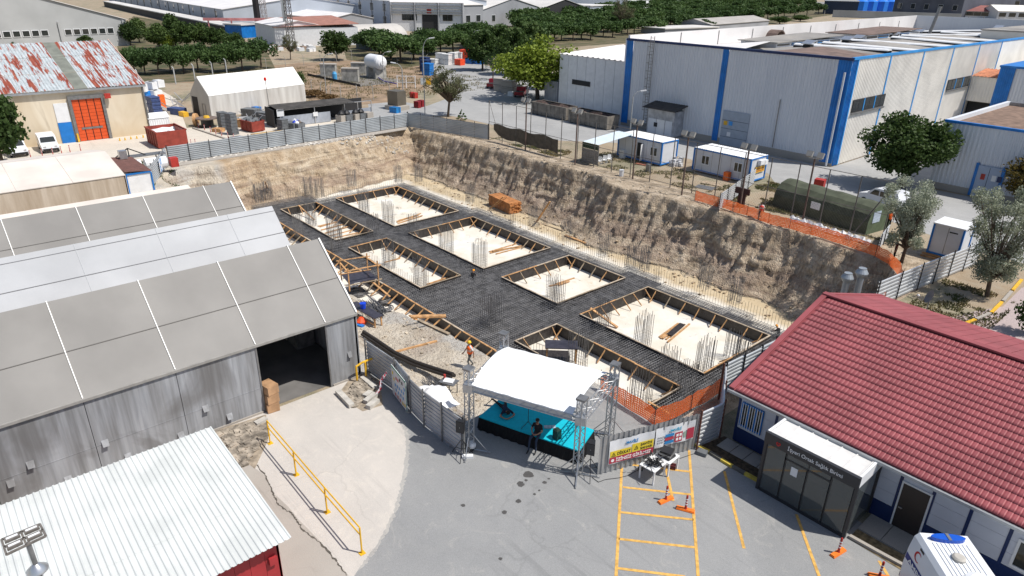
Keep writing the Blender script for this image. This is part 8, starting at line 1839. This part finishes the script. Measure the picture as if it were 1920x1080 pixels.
# PEOPLE
SKIN=M('skin',(.36,.19,.12),.6,0);HAIR=M('hair',(.02,.014,.01),.8,0)
def person(label,loc,rz,J,cols,hat=None,vest=False,scale=1.0,beard=False):
 """J: joint positions overriding the standing pose; cols: shirt, trousers, shoes"""
 D=dict(pel=(0,0,.95),sp=(0,0,1.14),ch=(0,0,1.36),nk=(0,0,1.50),h0=(0,.01,1.58),h1=(0,.02,1.70),ls=(-.18,0,1.42),rs=(.18,0,1.42),le=(-.25,-.02,1.14),re=(.25,-.02,1.14),lw=(-.27,.06,.90),rw=(.27,.06,.90),lp=(-.27,.08,.82),rp=(.27,.08,.82),lh=(-.10,0,.90),rh=(.10,0,.90),lk=(-.11,.02,.50),rk=(.11,.02,.50),la=(-.11,-.02,.09),ra=(.11,-.02,.09),lt=(-.12,.15,.04),rt=(.12,.15,.04));D.update({k:v for k,v in J.items()if k!='fw'})
 RDI=dict(pel=.125,sp=.12,ch=.135,nk=.055,h0=.075,h1=.085,ls=.07,rs=.07,le=.045,re=.045,lw=.03,rw=.03,lp=.035,rp=.035,lh=.09,rh=.09,lk=.06,rk=.06,la=.04,ra=.04,lt=.035,rt=.035)
 E=[('pel','sp'),('sp','ch'),('ch','nk'),('nk','h0'),('h0','h1'),('ch','ls'),('ch','rs'),('ls','le'),('le','lw'),('lw','lp'),('rs','re'),('re','rw'),('rw','rp'),('pel','lh'),('pel','rh'),('lh','lk'),('lk','la'),('la','lt'),('rh','rk'),('rk','ra'),('ra','rt')]
 names=list(D);V=[Vector(D[n])for n in names];R_=[RDI[n]for n in names];Ed=[(names.index(a),names.index(b))for a,b in E]
 kind=list(names)
 for s in('l','r'):
  w_,p_=Vector(D[s+'w']),Vector(D[s+'p']);f=(p_-w_).normalized();side_=f.cross(Vector((1,.2,0))).normalized();pi=names.index(s+'p')
  for k,(o_,ln)in enumerate(((-.03,.075),(-.01,.088),(.01,.084),(.03,.07),(.045,.05))):
   b_=p_+f*.03+side_*o_*.9 if k<4 else p_+side_*.04;t_=b_+f*ln*.5 if k<4 else b_+f*.03+side_*.03;u_=t_+f*ln*.4+Vector((0,.012,0))
   i0=len(V);V+=[b_,t_,u_];R_+=[.011,.009,.007];kind+=[s+'p']*3;Ed+=[(pi,i0),(i0,i0+1),(i0+1,i0+2)]
 nz=len(V);hd=(Vector(D['h1'])-Vector(D['h0'])).normalized();fwd=J.get('face',Vector((0,1,0)))if 'face' in J else Vector((0,1,0))
 me=bpy.data.meshes.new('body');me.from_pydata(V,Ed,[]);o=bpy.data.objects.new('body',me);COL.objects.link(o)
 md=o.modifiers.new('s','SKIN');md.use_smooth_shade=True
 for i,v in enumerate(me.skin_vertices[0].data):v.radius=(R_[i],R_[i]);v.use_root=(i==0)
 o.modifiers.new('d','SUBSURF').levels=1
 dg=bpy.context.evaluated_depsgraph_get();m2=bpy.data.meshes.new_from_object(o.evaluated_get(dg));bpy.data.objects.remove(o)
 T=thing('person',label,'person',(0,0,0));b=link('body',m2,T)
 shirt,trou,shoe=cols;m2 .materials.clear()
 for x in(SKIN,shirt,trou,shoe):m2 .materials.append(x)
 segs=[(a,b_)for a,b_ in E]
 mi=dict(zip([tuple(e)for e in E],[1,1,1,0,0,1,1,1,0,0,1,0,0,2,2,2,2,3,2,2,3]))
 for pl in m2 .polygons:
  c=pl.center;best=9;sel=0
  for e in E:
   a,b_=Vector(D[e[0]]),Vector(D[e[1]]);ab=b_-a;t=max(0,min(1,(c-a).dot(ab)/ab.length_squared));q=(c-(a+ab*t)).length-.5*(RDI[e[0]]*(1-t)+RDI[e[1]]*t)
   if q<best:best=q;sel=mi[e];te=t;be=e
  if be in(('ls','le'),('rs','re'))and te>.75:sel=0
  pl.material_index=sel
 h0,h1=Vector(D['h0']),Vector(D['h1']);hc=h0 .lerp(h1,.65);fw=Vector(J['fw'])if 'fw' in J else Vector((0,1,0));sd_=hd.cross(fw).normalized()
 m=MB()
 for s in(-1,1):p=hc+fw*.083+sd_*s*.03+hd*.0;m.rod(p-fw*.01,p+fw*.006,.012,6)
 m.build('eyes',HAIR,T,kind='stuff');m=MB();p=hc+fw*.08-hd*.03;m.rod(p+hd*.03,p+fw*.03-hd*.005,.008,5,.014);m.build('nose',SKIN,T);m=MB();p=hc+fw*.082-hd*.06;m.bar(p-sd_*.022,p+sd_*.022,.012);m.build('mouth',M('lips',(.22,.07,.06),.6,0),T)
 for s in(-1,1):m=MB();p=hc+sd_*s*.083;m.rod(p-fw*.0,p+sd_*s*.012,.026,7);m.build('ear',SKIN,T)
 if hat:
  m=MB();n=12;rings=[(.115,.0),(.112,.05),(.09,.095),(.05,.12),(.005,.13)];vs=[]
  for r0,z in rings:vs+=[hc+hd*(.03+z)+sd_*(r0*math.cos(2*PI*i/n))+fw*(r0*math.sin(2*PI*i/n))for i in range(n)]
  m.add(vs,[(k*n+i,k*n+(i+1)%n,(k+1)*n+(i+1)%n,(k+1)*n+i)for k in range(4)for i in range(n)]);m.prism([hc+hd*.03+sd_*(.12*math.cos(2*PI*i/n))+fw*(.135*math.sin(2*PI*i/n)+.01)for i in range(n)],hd*.01);m.build('helmet',hat,T,smooth=True)
 else:
  m=MB();n=12;rings=[(.094,-.02),(.099,.03),(.085,.075),(.045,.10),(.005,.108)];vs=[]
  for r0,z in rings:vs+=[hc+hd*(z+.005)-fw*.018+sd_*(r0*math.cos(2*PI*i/n))+fw*(r0*math.sin(2*PI*i/n))for i in range(n)]
  m.add(vs,[(k*n+i,k*n+(i+1)%n,(k+1)*n+(i+1)%n,(k+1)*n+i)for k in range(4)for i in range(n)]);m.build('hair',HAIR,T,smooth=True)
  if beard:m=MB();p=hc+fw*.06-hd*.085;m.rod(p-sd_*.04,p+sd_*.04,.03,8);m.build('beard',HAIR,T)
 if vest:
  m=MB();n=14;cs=[(Vector(D['pel'])+(Vector(D['sp'])-Vector(D['pel']))*.2,.20,.16),(Vector(D['sp']),.195,.16),(Vector(D['ch']),.23,.17),(Vector(D['ch']).lerp(Vector(D['nk']),.45),.20,.145),(Vector(D['nk'])-Vector((0,0,.03)),.075,.07)];vs=[]
  for c,a,b_ in cs:vs+=[c+Vector((a*math.cos(2*PI*i/n),b_*math.sin(2*PI*i/n),0))for i in range(n)]
  m.add(vs,[(k*n+i,k*n+(i+1)%n,(k+1)*n+(i+1)%n,(k+1)*n+i)for k in range(4)for i in range(n)]);V_=m.build('vest',vest,T,smooth=True)
  m=MB();
  for c in(Vector(D['sp'])+Vector((0,0,.02)),Vector(D['sp'])+Vector((0,0,.10))):
   vs=[];
   for z in(0,.035):vs+=[c+Vector((.222*math.cos(2*PI*i/n),.175*math.sin(2*PI*i/n),z))for i in range(n)]
   m.add(vs,[(i,(i+1)%n,(i+1)%n+n,i+n)for i in range(n)])
  m.build('reflective_band',M('reflective',(.62,.60,.52),.4),V_,kind='stuff')
 place(T,loc,rz);T.scale=(scale,)*3;return T
VEST=M('vest_orange',(.95,.15,.02),.6,.05,8);VESTR=M('vest_red',(.70,.06,.035),.6,.05,8);YELH=M('helmet_yellow',(.80,.52,.02),.3,0)
JE=M('jeans',(.03,.045,.08),.85,.15,10);BT=M('black_shirt',(.012,.012,.014),.9,0);DK=M('dark_shoes',(.015,.013,.012),.6,0);GT=M('grey_trousers',(.09,.095,.10),.85,.1,8);LT=M('white_shirt',(.6,.6,.6),.8,0)
wk=onsite(881,689)
walk=dict(lk=(-.10,.16,.50),la=(-.10,.06,.12),lt=(-.10,.24,.06),rk=(.10,-.02,.49),ra=(.11,-.26,.14),rt=(.12,-.12,.05),le=(-.27,-.12,1.16),lw=(-.27,-.14,.92),lp=(-.27,-.13,.84),re=(.27,.10,1.16),rw=(.26,.26,.98),rp=(.26,.32,.93))
person('worker in orange vest and yellow helmet walking on the dusty terrace',wk,math.radians(165),walk,(LT,GT,DK),hat=YELH,vest=VEST,scale=1.06)
nd=at(1424,413);person('worker in red orange vest standing behind the net by the brown sign',nd,math.radians(200),dict(re=(.26,.08,1.18),rw=(.16,.28,1.2),rp=(.12,.34,1.22)),(LT,GT,DK),vest=VESTR)
p=at(1207,303);person('person in dark clothes at the open door of the middle cabin',p,math.radians(180),{},(M('dark_green_shirt',(.02,.06,.02),.9,0),BT,DK))
p=at(1675,487);person('person in dark red at the bend of the net under the olive tree',p,math.radians(120),dict(re=(.26,.1,1.2),rw=(.18,.3,1.15),rp=(.15,.36,1.13)),(M('dark_red_shirt',(.10,.015,.02),.9,.3,6),BT,DK))
p=at(1664,430);person('worker in bright orange behind the olive tree by the green tent',p,math.radians(220),{},(VEST,BT,DK))
dse=(s1-s0).normalized();out=Vector((dse.y,-dse.x,0));rzs=math.atan2(out.y,out.x)-PI/2
e_=at(1008,815,SH);t_=((Vector((e_.x,e_.y,0))-s0).dot(dse));base=s0+dse*t_-out*.12;base.z=0
sit=dict(pel=(0,-.02,.82),sp=(0,-.03,1.02),ch=(0,.0,1.25),nk=(0,.02,1.39),h0=(0,.04,1.47),h1=(0,.05,1.60),ls=(-.19,.0,1.31),rs=(.19,.0,1.31),le=(-.27,.06,1.05),re=(.27,.06,1.05),lw=(-.14,.28,.98),rw=(.14,.28,1.0),lp=(-.07,.33,.97),rp=(.07,.33,.98),lh=(-.11,.03,.80),rh=(.11,.03,.80),lk=(-.16,.42,.74),rk=(.16,.42,.74),la=(-.17,.46,.16),ra=(.16,.56,.14),lt=(-.19,.62,.06),rt=(.17,.73,.05))
person('bearded man in black t-shirt and jeans sitting on the stage edge',base,rzs,sit,(BT,JE,DK),beard=True)
e_=at(945,763,SH+.12)
ly=dict(pel=(0,0,.12),sp=(0,.2,.13),ch=(0,.44,.15),nk=(0,.58,.2),h0=(0,.64,.22),h1=(0,.76,.24),ls=(-.19,.48,.15),rs=(.19,.48,.15),le=(-.34,.72,.07),re=(.38,.66,.07),lw=(-.12,.86,.05),rw=(.2,.9,.05),lp=(-.04,.89,.05),rp=(.12,.93,.05),lh=(-.1,-.05,.11),rh=(.1,-.05,.11),lk=(-.2,-.46,.09),rk=(.22,-.44,.09),la=(-.28,-.86,.07),ra=(.34,-.82,.07),lt=(-.33,-1.0,.04),rt=(.42,-.95,.04),fw=(0,.25,-.97))
fdir=at(948,772,SH)-at(935,745,SH);person('man in dark clothes lying face down on the stage with his arms folded ahead',Vector((e_.x,e_.y,SH+.02)),math.atan2(fdir.y,fdir.x)-PI/2,ly,(M('navy_shirt',(.01,.02,.05),.9,0),BT,DK))
for i,(x,y,z)in enumerate([(886,502,MAT),(1465,605,MAT-.2)]):
 q=at(x,y,z+.9);person('crouching worker with orange helmet %s'%('in the middle of the rebar mat','at the rebar next to the red roof')[i],Vector((q.x,q.y,z-.75)),.6+i,dict(pel=(0,0,.55),sp=(0,.05,.75),ch=(0,.15,.98),nk=(0,.22,1.1),h0=(0,.26,1.16),h1=(0,.3,1.27),ls=(-.18,.16,1.02),rs=(.18,.16,1.02),le=(-.24,.3,.82),re=(.24,.3,.82),lw=(-.15,.5,.75),rw=(.15,.5,.75),lp=(-.12,.56,.72),rp=(.12,.56,.72),lh=(-.1,.02,.52),rh=(.1,.02,.52),lk=(-.14,.38,.5),rk=(.14,.38,.5),la=(-.12,.1,.1),ra=(.12,.1,.1),lt=(-.12,.25,.05),rt=(.12,.25,.05)),(BT,GT,DK),hat=M('helmet_orange',(.8,.32,.02),.3,0))
 # LOOSE STONES, GRASS
def scatter_stones(name,label,n,fn,s0,s1,mat,seed):
 rs=np.random.RandomState(seed);V=[];F=[];k=0;m=MB()
 for _ in range(n):
  x,y_,ok=fn(rs)
  if not ok:continue
  z=TZ(x,y_);s=s0+(s1-s0)*rs.rand()**3;vs=[(x+s*(.6+.5*rs.rand())*i,y_+s*(.6+.5*rs.rand())*j,z+(s*(.5+.6*rs.rand())if q else-.02))for q in(0,1)for i,j in((-1,-1),(1,-1),(1,1),(-1,1))]
  m.add(vs,[(4,5,6,7),(0,1,5,4),(1,2,6,5),(2,3,7,6),(3,0,4,7)])
 return tag(m.build(name,mat),label,'stones',kind='stuff')
scatter_stones('loose_stones','loose stones scattered over the dusty terrace beside the foundation',450,lambda r:((lambda x,y_:(x,y_,True))(-48+27*r.rand(),17.5+7.5*r.rand())),.02,.11,M('stone_pale',(.42,.36,.28),.95,.3,2,world=True),1)
scatter_stones('loose_stones','fallen clods and stones along the foot of the right slope',450,lambda r:((lambda x,y_:(x,y_,True))(-80+60*r.rand(),51.5+2.2*r.randn()*.6)),.03,.16,M('clod_brown',(.40,.31,.21),.95,.35,2,world=True),2)
scatter_stones('loose_stones','clods and stones lying on the rim path above the right slope',700,lambda r:((lambda x,y_:(x,y_,True))(-84+66*r.rand(),57.2+1.2*r.rand())),.02,.12,MATS['stone_pale'],3)
scatter_stones('loose_stones','pale rubble along the top edge of the left slope under the fence',900,lambda r:((lambda x,y_:(x,y_,True))(-85.6+1.5*r.rand(),22+32*r.rand())),.03,.2,M('rubble_white',(.56,.53,.48),.9,.2,2,world=True),4)
def grass(name,label,areas,n,seed,hgt_,mat):
 rs=np.random.RandomState(seed);V=[];F=[]
 for(x0,x1,y0,y1)in areas:
  c=np.stack([x0+(x1-x0)*rs.rand(n),y0+(y1-y0)*rs.rand(n)],1);keep=fbm(c[:,0]*.5+seed,c[:,1]*.5,3)>-.02;c=c[keep];k=len(c)
  z=site_h(c[:,0],c[:,1]);inb=(c[:,0]>X0)&(c[:,0]<X1)&(c[:,1]>Y0)&(c[:,1]<Y1);z=np.where(inb,z,0)
  a=rs.rand(k)*6.28;w_=.03+.04*rs.rand(k);h_=hgt_*(.4+rs.rand(k));dx=np.cos(a)*w_;dy=np.sin(a)*w_;lx=rs.randn(k)*.06;ly_=rs.randn(k)*.06
  P_=np.stack([np.stack([c[:,0]-dx,c[:,1]-dy,z],1),np.stack([c[:,0]+dx,c[:,1]+dy,z],1),np.stack([c[:,0]+lx,c[:,1]+ly_,z+h_],1)],1).reshape(-1,3);V.append(P_)
 V=np.concatenate(V);F=np.arange(len(V)).reshape(-1,3);o=mesh_np(name,V,F,mat);return tag(o,label,'grass',kind='stuff')
grass('grass','thin green and dry grass on the earth round the cabins, tent and olive trees',[(-58,-38,60.8,67.5),(-37,-20,60.8,64.2),(-37.5,-30,64,71),(-14,-9,42,56),(-73,-60,60,64)],9000,5,.14,M('grass_mix',(.06,.085,.02),.9,.0,.6,col2=(.26,.20,.10),world=True))
grass('grass','green grass on the patch beside the edge on fence',[(-88,-80,14.5,21.5)],6000,8,.2,M('grass_green',(.05,.09,.02),.9,.3,2,world=True))
grass('dry_grass','dry yellow grass and weeds in the tank yard',[(-165,-110,52,100)],26000,9,.3,M('grass_dry',(.20,.15,.07),.9,.0,.3,col2=(.10,.11,.035),world=True))
